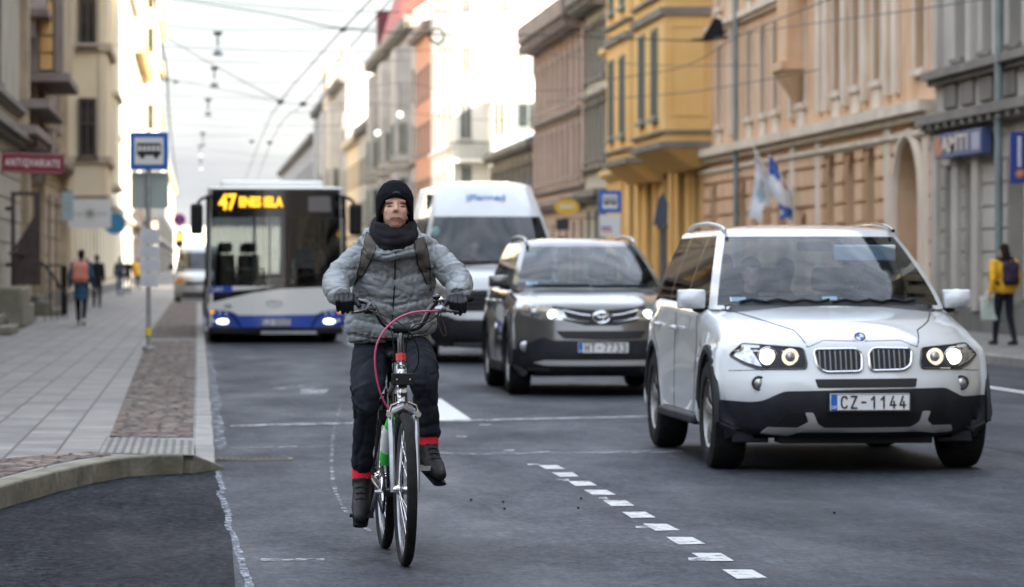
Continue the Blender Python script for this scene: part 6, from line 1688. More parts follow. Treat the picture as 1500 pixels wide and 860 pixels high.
# black mask round the glass: sign box on top, dark lower edge and corners
patch('glass_mask', rpoly(F4([(304, 284), (318, 279), (490, 279), (502, 286), (503, 319), (448, 317), (304, 319)]), .05), B, 'black_gloss', bus, off=.003, thick=.02, res=.1)
patch('glass_mask', rpoly(F4([(303, 428), (370, 424), (418, 417), (470, 415), (503, 416), (503, 424), (470, 421), (415, 423), (370, 429), (303, 446)]), .02), B, 'black_gloss', bus, off=.004, thick=.02, res=.08)
patch('lower_panel', rpoly(F4([(303, 445), (370, 429), (415, 423), (470, 421), (503, 424), (503, 454), (480, 455), (462, 461), (350, 462), (338, 456), (303, 453)]), .01), B, 'bus_white', bus, off=.008, thick=.02, res=.08)
patch('blue_band', rpoly(F4([(303, 453), (338, 456), (350, 462), (462, 461), (480, 455), (506, 454), (506, 480), (303, 480)]), .01), B, 'bus_blue', bus, off=.006, thick=.02, res=.08)
obj('bumper', MB().box(-1.17, 1.17, .05, .5, .16, .30), M['black_plastic'], bus, bevel=.03)
patch('stripe', rpoly(F4([(303, 480.5), (506, 480.5), (506, 483), (303, 483)]), .004), B, 'black_plastic', bus, off=.008, thick=.02, res=.08)
patch('trim', rpoly(F4([(382, 485), (464, 485), (464, 489.5), (382, 489.5)]), .02), bvh_of(MB().box(-1.17, 1.17, .05, .5, .1, .33)), 'steel', bus, off=.006, thick=.01, res=.1)
patch('destination_box', rpoly(F4([(452, 288), (484, 287), (486, 310), (452, 310)]), .02), B, mat('grey_box', (.16, .145, .14), .6), bus, off=.008, thick=.0, res=.1)
patch('advert_strip', rpoly(F4([(306, 419), (340, 419), (341, 428), (306, 430)]), .01), B, 'bus_blue', bus, off=.012, thick=.0, res=.1)
t = text_mb('LAISV', .10, .004, .002, 1.2); p = surf(B, BX(323), BZ(424), .02); obj('lettering', t, M['lettering_white'], bus, loc=p, smooth=False, fix=False)
t = text_mb('47', .42, .01, .012); xs = [v[0] for v in t.v]; f = .31/(max(xs)-min(xs)); t.v = [(v[0]*f, v[1], v[2]*.9) for v in t.v]; p = surf(B, BX(333.5), BZ(297), .03); obj('route_number', t, M['led'], bus, loc=(p.x, p.y-.04, p.z), smooth=False, fix=False)
t = text_mb('ENES IELA', .235, .01, .009); xs = [v[0] for v in t.v]; f = .76/(max(xs)-min(xs)); t.v = [(v[0]*f, v[1], v[2]) for v in t.v]; p = surf(B, BX(382), BZ(296.5), .03); obj('destination', t, M['led'], bus, loc=(p.x, p.y-.03, p.z), smooth=False, fix=False)
t = text_mb('77063', .085, .004, .001); p = surf(B, BX(337), BZ(449), .012); obj('fleet_number', t, M['dark_trim'], bus, loc=p, smooth=False, fix=False)
obj('emblem', MB().tube([(.13*math.cos(a), 0, .06*math.sin(a)) for a in np.linspace(0, 2*PI, 29)[:-1]], .009, 6, closed=True).tube([(-.06, 0, .01), (-.03, 0, .03), (.03, 0, -.02), (.07, 0, 0)], .009, 6), M['steel'], bus, loc=surf(B, BX(402), BZ(444.5), .015))
for sgn in (-1, 1):
    def sx(px): return BX(px)*(-sgn) if sgn > 0 else BX(px)
    for (px, py, w_, h_, m_, nm) in ((327.5, 471, .115, .042, 'head_glow', 'headlight'), (312.5, 471, .04, .04, 'lens', 'headlight'), (311, 457.5, .05, .025, 'amber_lit', 'indicator'), (322, 459, .03, .03, 'lens', 'lamp'), (332, 460, .03, .03, 'lens', 'lamp')):
        p = surf(B, sx(px), BZ(py), .012); obj(nm, MB().ell((0, 0, 0), (w_, .02, h_), 14, 8), M[m_], bus, loc=p)
    trim('seam', [(sx(336), BZ(457)), (sx(345), BZ(466)), (sx(354), BZ(480))], B, 'black_plastic', bus, r=.016, off=.012)
    obj('corner_post', MB().tube([(sgn*1.21, .19, 1.0), (sgn*1.19, .25, 2.6)], .035, 6), M['black_gloss'], bus)
    ma = MB().tube(catmull([(sgn*1.1, .2, 2.58), (sgn*1.30, -.02, 2.52), (sgn*1.38, -.10, 2.40)], 4), .03, 6)
    mo = obj('mirror', MB().box(-.11, .11, -.06, .08, -.28, .26), M['black_plastic'], bus, loc=(sgn*1.38, -.10, 2.18), bevel=.05); obj('mirror_arm', ma, M['black_plastic'], bus)
    for y in (2.7, 8.7):
        wheel(bus, (sgn*1.02, y, .48), .48, .28, 'dirty_silver', 8, sgn, rim_r=.3, double=False)
        obj('arch_trim', MB().tube([(sgn*1.225, yy, zz) for yy, zz in arc2(y, .48, .60, -5, 185, 14)], .03, 6), M['black_plastic'], bus)
p = surf(B, BX(403.5), BZ(472.5), .03); plate(bus, 'LU-8055', p)
obj('underbody', MB().box(-1.12, 1.12, .55, 11.8, .16, .42), M['mesh_black'], bus)
obj('floor', MB().box(-1.15, 1.15, .4, 11.8, .42, .47), M['interior'], bus)
obj('dashboard', MB().box(-.1, 1.1, .45, 1.0, .6, 1.12).box(-1.1, -.1, .4, .6, .5, .95), M['black_plastic'], bus, bevel=.04)
obj('ceiling_panel', MB().box(-1.1, 1.1, .5, 11.7, 2.55, 2.6), M['white_sign'], bus)
obj('partition', MB().box(.12, .17, 1.0, 2.2, .5, 2.5).box(.12, 1.15, 2.2, 2.26, .5, 2.4), M['interior'], bus)
obj('handrail', MB().tube([(-.35, 1.9, .47), (-.35, 1.9, 2.55)], .02, 8), M['bus_white'], bus); obj('handrail', MB().tube([(-.05, 3.2, .47), (-.05, 3.2, 2.55)], .02, 8), M['bus_white'], bus); obj('handrail', MB().tube([(-.85, 1.1, 1.3), (-.2, 1.3, 1.3), (-.2, 1.3, .5)], .02, 8), M['bus_white'], bus)
for y in (4, 5, 6, 7, 8, 9):
    for x in (-.85, -.4, .45, .9): seat(bus, x, y, .95, w=.4)
seat(bus, .65, 1.75, 1.05); steering_wheel(bus, (.65, 1.1, 1.30), .23, R(50))
wp = MB().tube([surf(B, x, 1.08 + (x+1)*.10, .02) for x in np.linspace(-.7, .1, 8)], .015, 5); obj('wiper', wp, M['black_plastic'], bus)
wp = MB().tube([surf(B, x, 1.14 + (x)*.10, .02) for x in np.linspace(.2, .95, 8)], .015, 5); obj('wiper', wp, M['black_plastic'], bus)
bx0, by0 = bus.location.x, bus.location.y
occupant((bx0+.65, by0+1.7, 1.12), 'bus driver in a pale blue shirt behind the bus windscreen', 'coat_c4', 'hair_dark', True, s=1.0)
obj('roof_unit', MB().box(-.95, .95, 3.5, 7.5, 2.79, 2.93), M['bus_white'], bus, bevel=.06)
# ================================================================== the bicycle
M['frame_dark'] = mat('dark_bicycle_paint', (0.03, 0.032, 0.036), 0.28, 0.3, coat=.8)
M['fork_silver'] = mat('worn_silver_fork', (0.22, 0.235, 0.26), 0.3, 0.75, col2=(0.36, 0.37, 0.38), scale=14)
M['camo_tape'] = mat('silver_black_tape', (0.03, 0.03, 0.035), 0.3, 0.5, col2=(0.75, 0.75, 0.72), scale=38, detail=3, lo=.46, hi=.54)
M['red_plastic'] = mat('red_plastic', (0.55, 0.02, 0.02), 0.35)
M['green_plastic'] = mat('bright_green_plastic', (0.03, 0.55, 0.06), 0.35)
M['bottle'] = mat('pale_bottle', (0.62, 0.64, 0.62), 0.35)
M['pink_cable'] = mat('pink_cable', (0.55, 0.06, 0.16), 0.4)
gf, gr_ = gnd(593.5, 829), gnd(564, 803)
fd = (gf - gr_); WB = fd.length; fd.normalize()
rotz = math.atan2(fd.x, -fd.y)
bike_o = (gf + gr_)/2
bk = thing('bicycle', 'dark bicycle with a silver fork and a pink brake cable under the rider', 'bicycle', tuple(bike_o), rotz)
MI = (Matrix.Translation(bike_o) @ Matrix.Rotation(rotz, 4, 'Z')).inverted()
def bl(px, py, D): return MI @ at(px, D, py)
hb = WB/2; WR = .345
def bike_wheel(y):
    e = bpy.data.objects.new('wheel', None); COL.objects.link(e); e.parent = bk; e.location = (0, y, WR)
    pr = [(WR-.045, -.012), (WR-.036, -.021), (WR-.016, -.0235), (WR-.004, -.016), (WR, 0), (WR-.004, .016), (WR-.016, .0235), (WR-.036, .021), (WR-.045, .012)]
    t = MB().lathe(pr, axis=0, n=72)
    for k in range(80):
        a = 2*PI*k/80
        for sx in (-1, 1):
            c_, s_ = math.cos(a + sx*.02), math.sin(a + sx*.02)
            t.tube([(sx*.004, (WR)*c_, (WR)*s_), (sx*.019, (WR-.010)*c_, (WR-.010)*s_)], .0022, 4)
    obj('tyre', t, M['rubber'], e)
    rm = MB().lathe([(WR-.042, -.013), (WR-.060, -.012), (WR-.066, -.006), (WR-.066, .006), (WR-.060, .012), (WR-.042, .013)], axis=0, n=72)
    obj('rim', rm, M['fork_silver'], e)
    sp = MB()
    for k in range(36):
        a = 2*PI*k/36; s = 1 if k % 2 else -1; a2 = a + (.5 if k % 4 < 2 else -.5)
        sp.tube([(s*.028, .022*math.cos(a2), .022*math.sin(a2)), (0, (WR-.062)*math.cos(a), (WR-.062)*math.sin(a))], .0012, 4)
    obj('spokes', sp, M['chrome'], e)
    obj('hub', MB().lathe([(.006, -.058), (.016, -.05), (.024, -.03), (.024, -.026), (.014, -.022), (.014, .022), (.024, .026), (.024, .03), (.016, .05), (.006, .058)], axis=0, n=18), M['chrome'], e)
    return e
bike_wheel(-hb); bike_wheel(hb)
BBp = Vector((0, hb-.43, .2975)); HTt, HTb = Vector((0, -hb+.20, .905)), Vector((0, -hb+.135, .70)); ST = Vector((0, BBp.y+.17, .80)); RH = Vector((0, hb, WR)); FH = Vector((0, -hb, WR))
fr = MB().tube([HTb + Vector((0, -.01, -.02)), HTt + Vector((0, .003, .01))], .021, 14)
fr.tube([HTb + Vector((0, .01, .03)), BBp], [.020, .018], 12).tube([HTt + Vector((0, 0, -.04)), ST + Vector((0, 0, -.05))], .016, 12).tube([BBp, ST], .016, 12)
for s in (-1, 1):
    fr.tube([BBp + Vector((s*.03, .02, 0)), RH + Vector((s*.062, -.02, 0)), RH + Vector((s*.062, 0, 0))], .010, 8); fr.tube([ST + Vector((s*.015, .01, -.03)), RH + Vector((s*.062, 0, 0))], .008, 8)
fr.cyl(BBp + Vector((-.04, 0, 0)), BBp + Vector((.04, 0, 0)), .023, 14)
obj('frame', fr, M['frame_dark'], bk)
obj('head_tape', MB().tube([HTb + Vector((0, -.012, .0)), HTt + Vector((0, .0, .0))], .0245, 16), M['camo_tape'], bk)
obj('collar', MB().tube([HTt + Vector((0, .004, .012)), HTt + Vector((0, .012, .045))], .024, 16), M['red_plastic'], bk)
fk = MB()
for s in (-1, 1):
    fk.tube(catmull([HTb + Vector((s*.030, -.015, -.01)), HTb + Vector((s*.055, -.028, -.035)), FH.lerp(HTb, .6) + Vector((s*.056, -.02, 0)), FH + Vector((s*.056, .01, .05)), FH + Vector((s*.056, 0, -.012))], 4), [.015]*5 + [.0145]*4 + [.013]*4 + [.011]*4, 10)
fk.tube([HTb + Vector((-.066, -.02, -.02)), HTb + Vector((0, -.03, .012)), HTb + Vector((.066, -.02, -.02))], .019, 10)
obj('fork', fk, M['fork_silver'], bk)
bc = MB()
for s in (-1, 1):
    bc.tube([HTb + Vector((s*.07, -.045, -.035)), HTb + Vector((s*.055, -.06, .02)), HTb + Vector((s*.02, -.06, .035))], .007, 6); bc.box(s*.045-.008, s*.045+.008, -hb+.09, -hb+.12, .62, .65)
    bc.cyl(HTb + Vector((s*.066, -.03, -.02)), HTb + Vector((s*.066, -.065, -.02)), .014, 10)
obj('brake', bc, M['chrome'], bk)
obj('stem', MB().tube(catmull([HTt + Vector((0, .01, .04)), HTt + Vector((0, .03, .12)), bl(587, 487, 16.30), bl(588, 481, 16.27)], 4), .015, 12), M['black_gloss'], bk)
obj('stem_clamp', MB().cyl(bl(576, 481, 16.27), bl(601, 482, 16.27), .022, 14), M['black_plastic'], bk)
pts = [(500, 437, 16.42), (526, 441, 16.34), (538, 443, 16.30), (547, 449, 16.28), (554, 462, 16.27), (561, 473, 16.27), (573, 481, 16.27), (588, 482, 16.27), (605, 482, 16.27), (617, 476, 16.27), (624, 464, 16.27), (631, 450, 16.28), (640, 443, 16.30), (654, 441, 16.34), (688, 437, 16.42)]
obj('handlebar', MB().tube(catmull([bl(*p) for p in pts], 5), .0125, 12), M['black_gloss'], bk)
for (a, b_) in (((496, 436, 16.43), (524, 441, 16.345)), ((690, 437, 16.43), (657, 441, 16.345))):
    obj('grip', MB().tube([bl(*a), bl(*b_)], .0175, 14), M['rubber'], bk)
for s, (cx_, cy_) in ((-1, (540, 452)), (1, (647, 451))):
    lv = obj('brake_lever', MB().tube([bl(cx_ - s*2, cy_-6, 16.28), bl(cx_ + s*5, cy_+3, 16.23), bl(cx_ + s*14, cy_+5, 16.21), bl(cx_+s*24, cy_+6, 16.25)], [.012, .010, .007, .005], 8), M['black_gloss'], bk)
    obj('shifter', MB().ell(bl(cx_ - s*3, cy_+2, 16.25), (.026, .024, .018), 14, 8).box(bl(cx_, cy_, 16.26).x-.02, bl(cx_, cy_, 16.26).x+.02, bl(cx_, cy_, 16.26).y-.012, bl(cx_, cy_, 16.26).y+.015, bl(cx_, cy_, 16.26).z-.025, bl(cx_, cy_, 16.26).z+.006), M['black_plastic' if s < 0 else 'fork_silver'], lv)
obj('bell', MB().ell(bl(639, 435, 16.28), (.02, .02, .014), 14, 8).cyl(bl(640, 443, 16.29), bl(639, 435, 16.28), .006), M['black_gloss'], bk)
obj('hanging_strap', MB().tube(catmull([bl(644, 450, 16.3), bl(642, 470, 16.3), bl(647, 488, 16.3), bl(652, 492, 16.3), bl(653, 484, 16.3), bl(646, 462, 16.31), bl(645, 451, 16.31)], 5), .007, 6, flat=.003), mat('brown_leather', (.05, .03, .02), .6), bk)
obj('cable', MB().tube(catmull([bl(*p) for p in [(641, 456, 16.2), (622, 456, 16.14), (600, 459, 16.10), (580, 468, 16.08), (563, 484, 16.06), (552, 505, 16.05), (549, 530, 16.05), (553, 560, 16.06), (560, 583, 16.08), (570, 601, 16.1)]], 5), .0045, 8), M['pink_cable'], bk, label='pink brake cable')
for c_ in ([(542, 455, 16.22), (556, 459, 16.15), (578, 469, 16.1), (596, 482, 16.08), (608, 500, 16.09), (613, 516, 16.12), (612, 535, 16.18), (601, 552, 16.25)],
           [(545, 457, 16.22), (560, 466, 16.17), (571, 478, 16.14), (576, 500, 16.13), (577, 530, 16.14), (574, 556, 16.2)], [(650, 452, 16.22), (630, 470, 16.18), (606, 478, 16.2), (596, 500, 16.24), (594, 540, 16.28)]):
    obj('cable', MB().tube(catmull([bl(*p) for p in c_], 5), .0032, 6), M['black_plastic'], bk)
p = bl(590.5, 555.5, 16.03)
lb = obj('light_box', MB().box(-.052, .052, -.014, .014, -.027, .027), M['black_plastic'], bk, loc=p, bevel=.004)
obj('bracket', MB().box(-.018, .018, .014, .05, -.04, .01), M['black_plastic'], lb); obj('screw', MB().cyl((-.03, -.016, .0), (-.03, -.012, .0), .004, 10), M['chrome'], lb); obj('screw', MB().cyl((.03, -.016, .0), (.03, -.012, .0), .004, 10), M['chrome'], lb)
# bottle on the down tube
a, b_ = HTb.lerp(BBp, .18) + Vector((-.045, -.015, .03)), HTb.lerp(BBp, .62) + Vector((-.045, -.02, .0))
bt = obj('bottle', MB().tube([b_, b_.lerp(a, .1), b_.lerp(a, .7), b_.lerp(a, .8)], [.030, .035, .035, .026], 16), M['bottle'], bk)
obj('cap', MB().tube([b_.lerp(a, .8), a], [.028, .018], 14), M['green_plastic'], bt); obj('band', MB().tube([b_.lerp(a, .02), b_.lerp(a, .28)], .0365, 16), M['green_plastic'], bt)
# cranks, chainring, pedals, saddle, rack
PR = Vector((.155, -.123, .1175)) + BBp; PLt = Vector((-.155, .123, -.1175)) + BBp
for s, pp in ((1, PR), (-1, PLt)):
    cr_ = obj('crank', MB().tube([BBp + Vector((s*.045, 0, 0)), BBp + Vector((s*.075, 0, 0)), Vector((s*.095, pp.y, pp.z))], [.016, .014, .011], 8), M['fork_silver'], bk)
    pd = MB().box(-.048, .048, -.045, -.035, -.011, .011).box(-.048, .048, .035, .045, -.011, .011).box(-.05, -.042, -.045, .045, -.011, .011).box(.042, .05, -.045, .045, -.011, .011).cyl((-.06, 0, 0), (.05, 0, 0), .009, 10)
    obj('pedal', pd, M['fork_silver'] if s > 0 else M['black_plastic'], cr_, loc=(s*(.155 if s > 0 else .135), pp.y, pp.z))
cg = MB().lathe([(.060, -.052), (.092, -.052), (.095, -.050), (.092, -.047), (.060, -.047)], c=BBp, axis=0, n=42)
for k in range(40): a = 2*PI*k/40; cg.box(BBp.x-.052, BBp.x-.047, BBp.y+.096*math.cos(a)-.003, BBp.y+.096*math.cos(a)+.003, BBp.z+.096*math.sin(a)-.003, BBp.z+.096*math.sin(a)+.003)
for k in range(5): a = 2*PI*k/5; cg.tube([BBp + Vector((-.05, 0, 0)), BBp + Vector((-.05, .07*math.cos(a), .07*math.sin(a)))], .007, 6)
obj('chainring', cg, M['chrome'], bk)
ch = MB()
loop = [(BBp.y + .1*math.cos(a), BBp.z + .1*math.sin(a)) for a in np.linspace(PI/2, PI*1.5, 12)] + [(hb - .02 + .045*math.cos(a), WR + .045*math.sin(a)) for a in np.linspace(-PI/2, PI/2, 8)]
ch.tube([(-.05, y, z) for y, z in loop], .004, 4, closed=True, flat=.006); obj('chain', ch, M['iron'], bk)
obj('derailleur', MB().box(-.075, -.05, hb-.01, hb+.02, .20, .32).cyl((-.07, hb, .20), (-.055, hb, .20), .022, 12), M['black_plastic'], bk, bevel=.004)
sd_ = MB().ell(ST + Vector((0, .12, .135)), (.085, .10, .035)).cap(ST + Vector((0, .08, .14)), ST + Vector((0, -.12, .135)), .045, .022)
obj('saddle', sd_, M['black_plastic'], bk); obj('seat_post', MB().tube([ST, ST + Vector((0, .05, .12))], .0135, 10), M['chrome'], bk)
rk = MB().box(-.06, .06, hb-.17, hb+.16, .735, .745)
for s in (-1, 1): rk.tube([RH + Vector((s*.075, 0, .01)), (s*.06, hb+.04, .735)], .005, 6); rk.tube([(s*.06, hb-.2, .735), (s*.06, hb+.17, .735)], .006, 6)
obj('rack', rk, M['black_plastic'], bk)
obj('mudguard', MB().tube([(0, hb + (WR+.025)*math.cos(a), WR + (WR+.025)*math.sin(a)) for a in np.linspace(R(20), R(168), 22)], .026, 8, flat=.004, up=(1, 0, 0)), M['black_plastic'], bk)
p = bl(563, 613, 16.75); obj('lock', MB().ell(p, (.022, .03, .035), 12, 8).box(p.x-.028, p.x+.028, p.y-.03, p.y+.03, p.z-.005, p.z+.04), M['black_plastic'], bk)
obj('kickstand', MB().tube([BBp + Vector((-.04, .05, -.02)), BBp + Vector((-.085, .30, .05))], .007, 6), M['fork_silver'], bk)

# ================================================================== the rider
M['jacket'] = mat('grey_quilted_nylon', (0.19, 0.207, 0.216), 0.42, col2=(0.24, 0.257, 0.266), scale=6, bump=0.42, bscale=22, bdist=0.014, sheen=0, spec=.3, stretch=(1, 1, 2.2))
M['jeans_navy'] = mat('dark_navy_trousers', (0.012, 0.015, 0.021), 0.85, col2=(0.024, 0.028, 0.037), scale=7, bump=0.5, bscale=12, bdist=0.02, stretch=(1.5, 1.5, .7), spec=.12)
M['beanie'] = mat('black_knit', (0.005, 0.0055, 0.008), 0.95, col2=(0.010, 0.0105, 0.014), scale=60, bump=.3, bscale=160, bdist=.003, spec=.1)
M['scarf'] = mat('charcoal_fleece', (0.013, 0.0135, 0.016), 0.95, col2=(0.026, 0.026, 0.03), scale=14, bump=.35, bscale=60, bdist=.004, spec=.1)
M['glove'] = mat('black_glove_leather', (0.006, 0.0065, 0.009), 0.5, col2=(0.013, 0.014, 0.017), spec=.3, scale=22, bump=.3, bscale=70, bdist=.003)
M['strap_brown'] = mat('brown_grey_webbing', (0.075, 0.063, 0.052), 0.85, col2=(0.10, 0.086, 0.07), scale=30, bump=.3, bscale=150, bdist=.002)
M['sock_red'] = mat('red_sock', (0.62, 0.01, 0.03), 0.9)
M['beard'] = mat('short_reddish_stubble', (0.20, 0.105, 0.065), 0.9, col2=(0.30, 0.165, 0.11), scale=120, lo=.4, hi=.6)
NOSTRIL = True; M['lid'] = mat('eyelid_shade', (0.11, 0.055, 0.042), .6); M['stubble'] = mat('light_stubble', (0.27, 0.145, 0.10), 0.9, col2=(0.44, 0.26, 0.19), scale=120, lo=.4, hi=.6); M['lip'] = mat('lips', (0.42, 0.16, 0.13), 0.5); M['brow'] = mat('brown_eyebrow', (0.085, 0.045, 0.025), 0.9)
RO = at(573, 16.8); RO.z = 0
def rl_(px, py, D): return at(px, D, py) - RO
def rP(l): return [rl_(*p) for p in l]
HC = rl_(578.5, 304, 16.62)
sk = MB(); head_prims(sk, HC, .90)
TI = Matrix.Translation(HC) @ Matrix.Rotation(R(-5), 4, 'X') @ Matrix.Translation(-HC); sk.xf(TI)
sk.cap(rl_(577, 350, 16.70), HC + Vector((0, .03, -.06)), .058, .055)
sk.cap(rl_(574, 485, 16.90), rl_(577, 380, 16.82), .08, .09)
ARM = {-1: [(534, 370, 16.78), (514, 389, 16.72), (493, 411, 16.62), (496, 430, 16.48), (502, 435, 16.40)], 1: [(628, 370, 16.78), (651, 389, 16.72), (671, 411, 16.62), (672, 428, 16.48), (671, 436, 16.40)]}
LEG = {-1: [(549, 508, 16.88), (541, 545, 16.68), (537, 580, 16.52), (534, 630, 16.62), (530, 688, 16.74)], 1: [(600, 508, 16.88), (612, 528, 16.66), (619, 550, 16.44), (624, 592, 16.49), (628, 636, 16.55)]}
for s in (-1, 1):
    A = rP(ARM[s]); sk.cap(rl_(577, 368, 16.80), A[0], .05, .045); sk.cap(A[0], A[2], .042, .034); sk.cap(A[2], A[3], .038, .028)
    G_ = rP(LEG[s]); sk.cap(rl_(574, 492, 16.92), G_[0], .07, .07); sk.cap(G_[0], G_[2], .06, .045); sk.cap(G_[2], G_[4], .05, .034)
rider = organic('person', sk, M['skin'], None, .0055, 3); rider.location = RO
tag(rider, 'man in a grey quilted jacket, black beanie and gloves riding a bicycle towards the viewer', 'person')
# face
HB = BVHTree.FromPolygons([v.co.copy() for v in rider.data.vertices], [tuple(p.vertices) for p in rider.data.polygons])
def face(px, py): q = at(px, 16.53, py) - RO; return (q.x, q.z)
def FP(l): return [face(525 + x/7.818, 255 + y/7.818) for x, y in l]
for nm, l, m_, o_ in (('eyebrow', [(322, 352), (345, 330), (385, 322), (405, 335), (385, 338), (350, 345)], 'brow', .0015), ('eyebrow', [(475, 335), (495, 326), (525, 330), (550, 350), (525, 345), (495, 342)], 'brow', .0015),
                      ('eye', [(326, 372), (345, 357), (372, 354), (396, 368), (375, 380), (348, 382)], 'lid', .0008), ('eye', [(480, 371), (502, 358), (527, 358), (550, 376), (528, 385), (502, 383)], 'lid', .0008),
                      ('moustache', [(362, 514), (392, 492), (435, 496), (472, 492), (504, 514), (506, 526), (480, 516), (435, 512), (392, 516), (363, 527)], 'beard', .0014), ('beard', [(298, 470), (312, 515), (352, 524), (372, 506), (435, 500), (498, 506), (520, 524), (556, 515), (578, 470), (572, 540), (540, 588), (490, 613), (435, 620), (380, 610), (335, 578), (304, 530)], 'stubble', .0008),
                      ('lips', [(372, 530), (410, 518), (435, 522), (460, 517), (500, 530), (470, 552), (435, 560), (400, 552)], 'lip', .0022)):
    patch(nm, rpoly(FP(l), .003), HB, m_, rider, off=o_, thick=.004, res=.006)
M['eye_white'] = mat('eye_white', (0.20, 0.15, 0.13), .3); M['nostril'] = mat('nostril', (0.22, 0.11, 0.08), .7)
for l in ([(345, 370), (355, 364), (368, 364), (375, 370), (365, 374)], [(497, 373), (507, 367), (520, 367), (530, 374), (518, 377)]):
    e_ = patch('eye_white', rpoly(FP(l), .002), HB, 'eye_white', rider, off=.0016, thick=.002, res=.006)
for (x, y) in ((361, 368.5), (513, 371.5)):
    q = FP([(x, y)])[0]; h = HB.ray_cast(Vector((q[0], -20, q[1])), Vector((0, 1, 0)))[0]
    obj('iris', MB().ell((0, 0, 0), (.0045, .0015, .0036), 10, 6), M['lettering_black'], rider, loc=(h.x, h.y-.0016, h.z))
patch('mouth_line', rpoly(FP([(376, 533), (405, 529), (437, 533), (468, 529), (497, 534), (468, 536), (437, 539), (405, 536)]), .001), HB, 'nostril', rider, off=.003, thick=.002, res=.006)
# beanie
be = MB()
be.ell(HC + Vector((0, .02, .066)), (.070, .074, .045), 24, 14)
rim = []
for k in range(28):
    a = 2*PI*k/28; x, y = .078*math.sin(a), -.092*math.cos(a) + .012
    fz = math.cos(a); z = .050*max(0, fz)**.7 - .070*(1-abs(fz))**1.2 - .035*max(0, -fz)
    rim.append(HC + Vector((x, y, z)))
rim = [Vector(p) for p in catmull(rim, 2, closed=True)]
be.tube(rim, .0115, 8, closed=True)
for p in rim:
    d_ = p - HC; ch2 = [p, HC + Vector((d_.x*1.02, d_.y*.99, max(d_.z, .0)*.35 + .045)), HC + Vector((d_.x*.88, (d_.y-.015)*.88+.015, .076)), HC + Vector((d_.x*.62, (d_.y-.015)*.62+.015, .104)), HC + Vector((d_.x*.3, (d_.y-.015)*.3+.015, .118)), HC + Vector((0, .016, .121))]
    for q0, q1 in zip(ch2, ch2[1:]): be.cap(q0, q1, .0105, .0105, 8)
for s in (-1, 1): be.ell(HC + Vector((s*.079, .012, -.015)), (.010, .045, .06), 12, 8)
be.xf(TI)
bo = organic('beanie', be, M['beanie'], rider, .0045, 3)
BB_ = BVHTree.FromPolygons([v.co.copy() for v in bo.data.vertices], [tuple(p.vertices) for p in bo.data.polygons])
patch('emblem', rpoly(FP([(385, 225), (400, 200), (435, 192), (470, 200), (486, 225), (465, 218), (436, 212), (405, 218)]), .003), BB_, mat('dark_grey_patch', (.022, .023, .028), .7), bo, off=.0015, thick=.002, res=.008)
# fleece neck gaiter in soft folds
sc_ = MB(); NC = rl_(577, 342, 16.64)
for (z, rx, ry, r, tl) in ((-.030, .080, .083, .027, .030), (-.004, .092, .094, .024, .040), (.022, .093, .089, .021, .042), (.040, .082, .082, .018, .034), (-.052, .066, .078, .026, .02)):
    ring = []
    for k in range(32):
        a = 2*PI*k/32; wob = .005*math.sin(3*a + z*90)
        ring.append(NC + Vector((rx*math.sin(a), -ry*math.cos(a) + .005, z - tl*math.cos(a) + wob + .012*abs(math.sin(a)))))
    sc_.tube(ring, [r*(1 + .16*math.sin(2*2*PI*k/32 + z*60)) for k in range(32)], 10, closed=True)
organic('scarf', sc_, M['scarf'], rider, .005, 3)
# jacket
jk = MB()
rows = [(503, 512, 628, .14, 16.83), (499, 505, 634, .165, 16.83), (490, 504, 637, .175, 16.83), (475, 505, 639, .180, 16.83), (455, 508, 640, .182, 16.82), (438, 512, 640, .180, 16.81), (415, 516, 638, .176, 16.80), (395, 518, 638, .172, 16.79), (375, 518, 640, .165, 16.78), (360, 518, 641, .150, 16.77), (348, 526, 632, .125, 16.76), (340, 542, 616, .105, 16.75), (333, 552, 604, .09, 16.74)]
rr = catmull(rows, 6)
seams = [498, 470, 440, 402, 366, 340]
vs_ = []; nn = 56
for (py, xa, xb, dy, D) in rr:
    c0 = rl_((xa+xb)/2, py, D); hx = (xb-xa)/2*D/F
    for k in range(nn):
        a = 2*PI*k/nn
        # the seams dip in the middle of the chest like chevrons
        yy = py - 10*math.cos(a)*(1 if math.cos(a) > 0 else .3)*0 + 9*abs(math.sin(a))
        i = next((j for j in range(len(seams)-1) if seams[j] >= yy > seams[j+1]), None)
        puff = 0
        if i is not None: u = (yy - seams[i+1])/(seams[i]-seams[i+1]); puff = math.sin(PI*min(1, max(0, u)))**.55
        zip_ = math.exp(-((a if a < PI else a-2*PI)/.09)**2)
        f = -.010 + .016*puff - .012*zip_
        vs_.append((c0.x + (hx+f)*math.sin(a), c0.y - (dy+f)*math.cos(a), c0.z))
m_ = len(rr)
jk.add(vs_, [(i*nn+k, i*nn+(k+1) % nn, (i+1)*nn+(k+1) % nn, (i+1)*nn+k) for i in range(m_-1) for k in range(nn)] + [tuple(range(nn)), tuple((m_-1)*nn+k for k in reversed(range(nn)))])
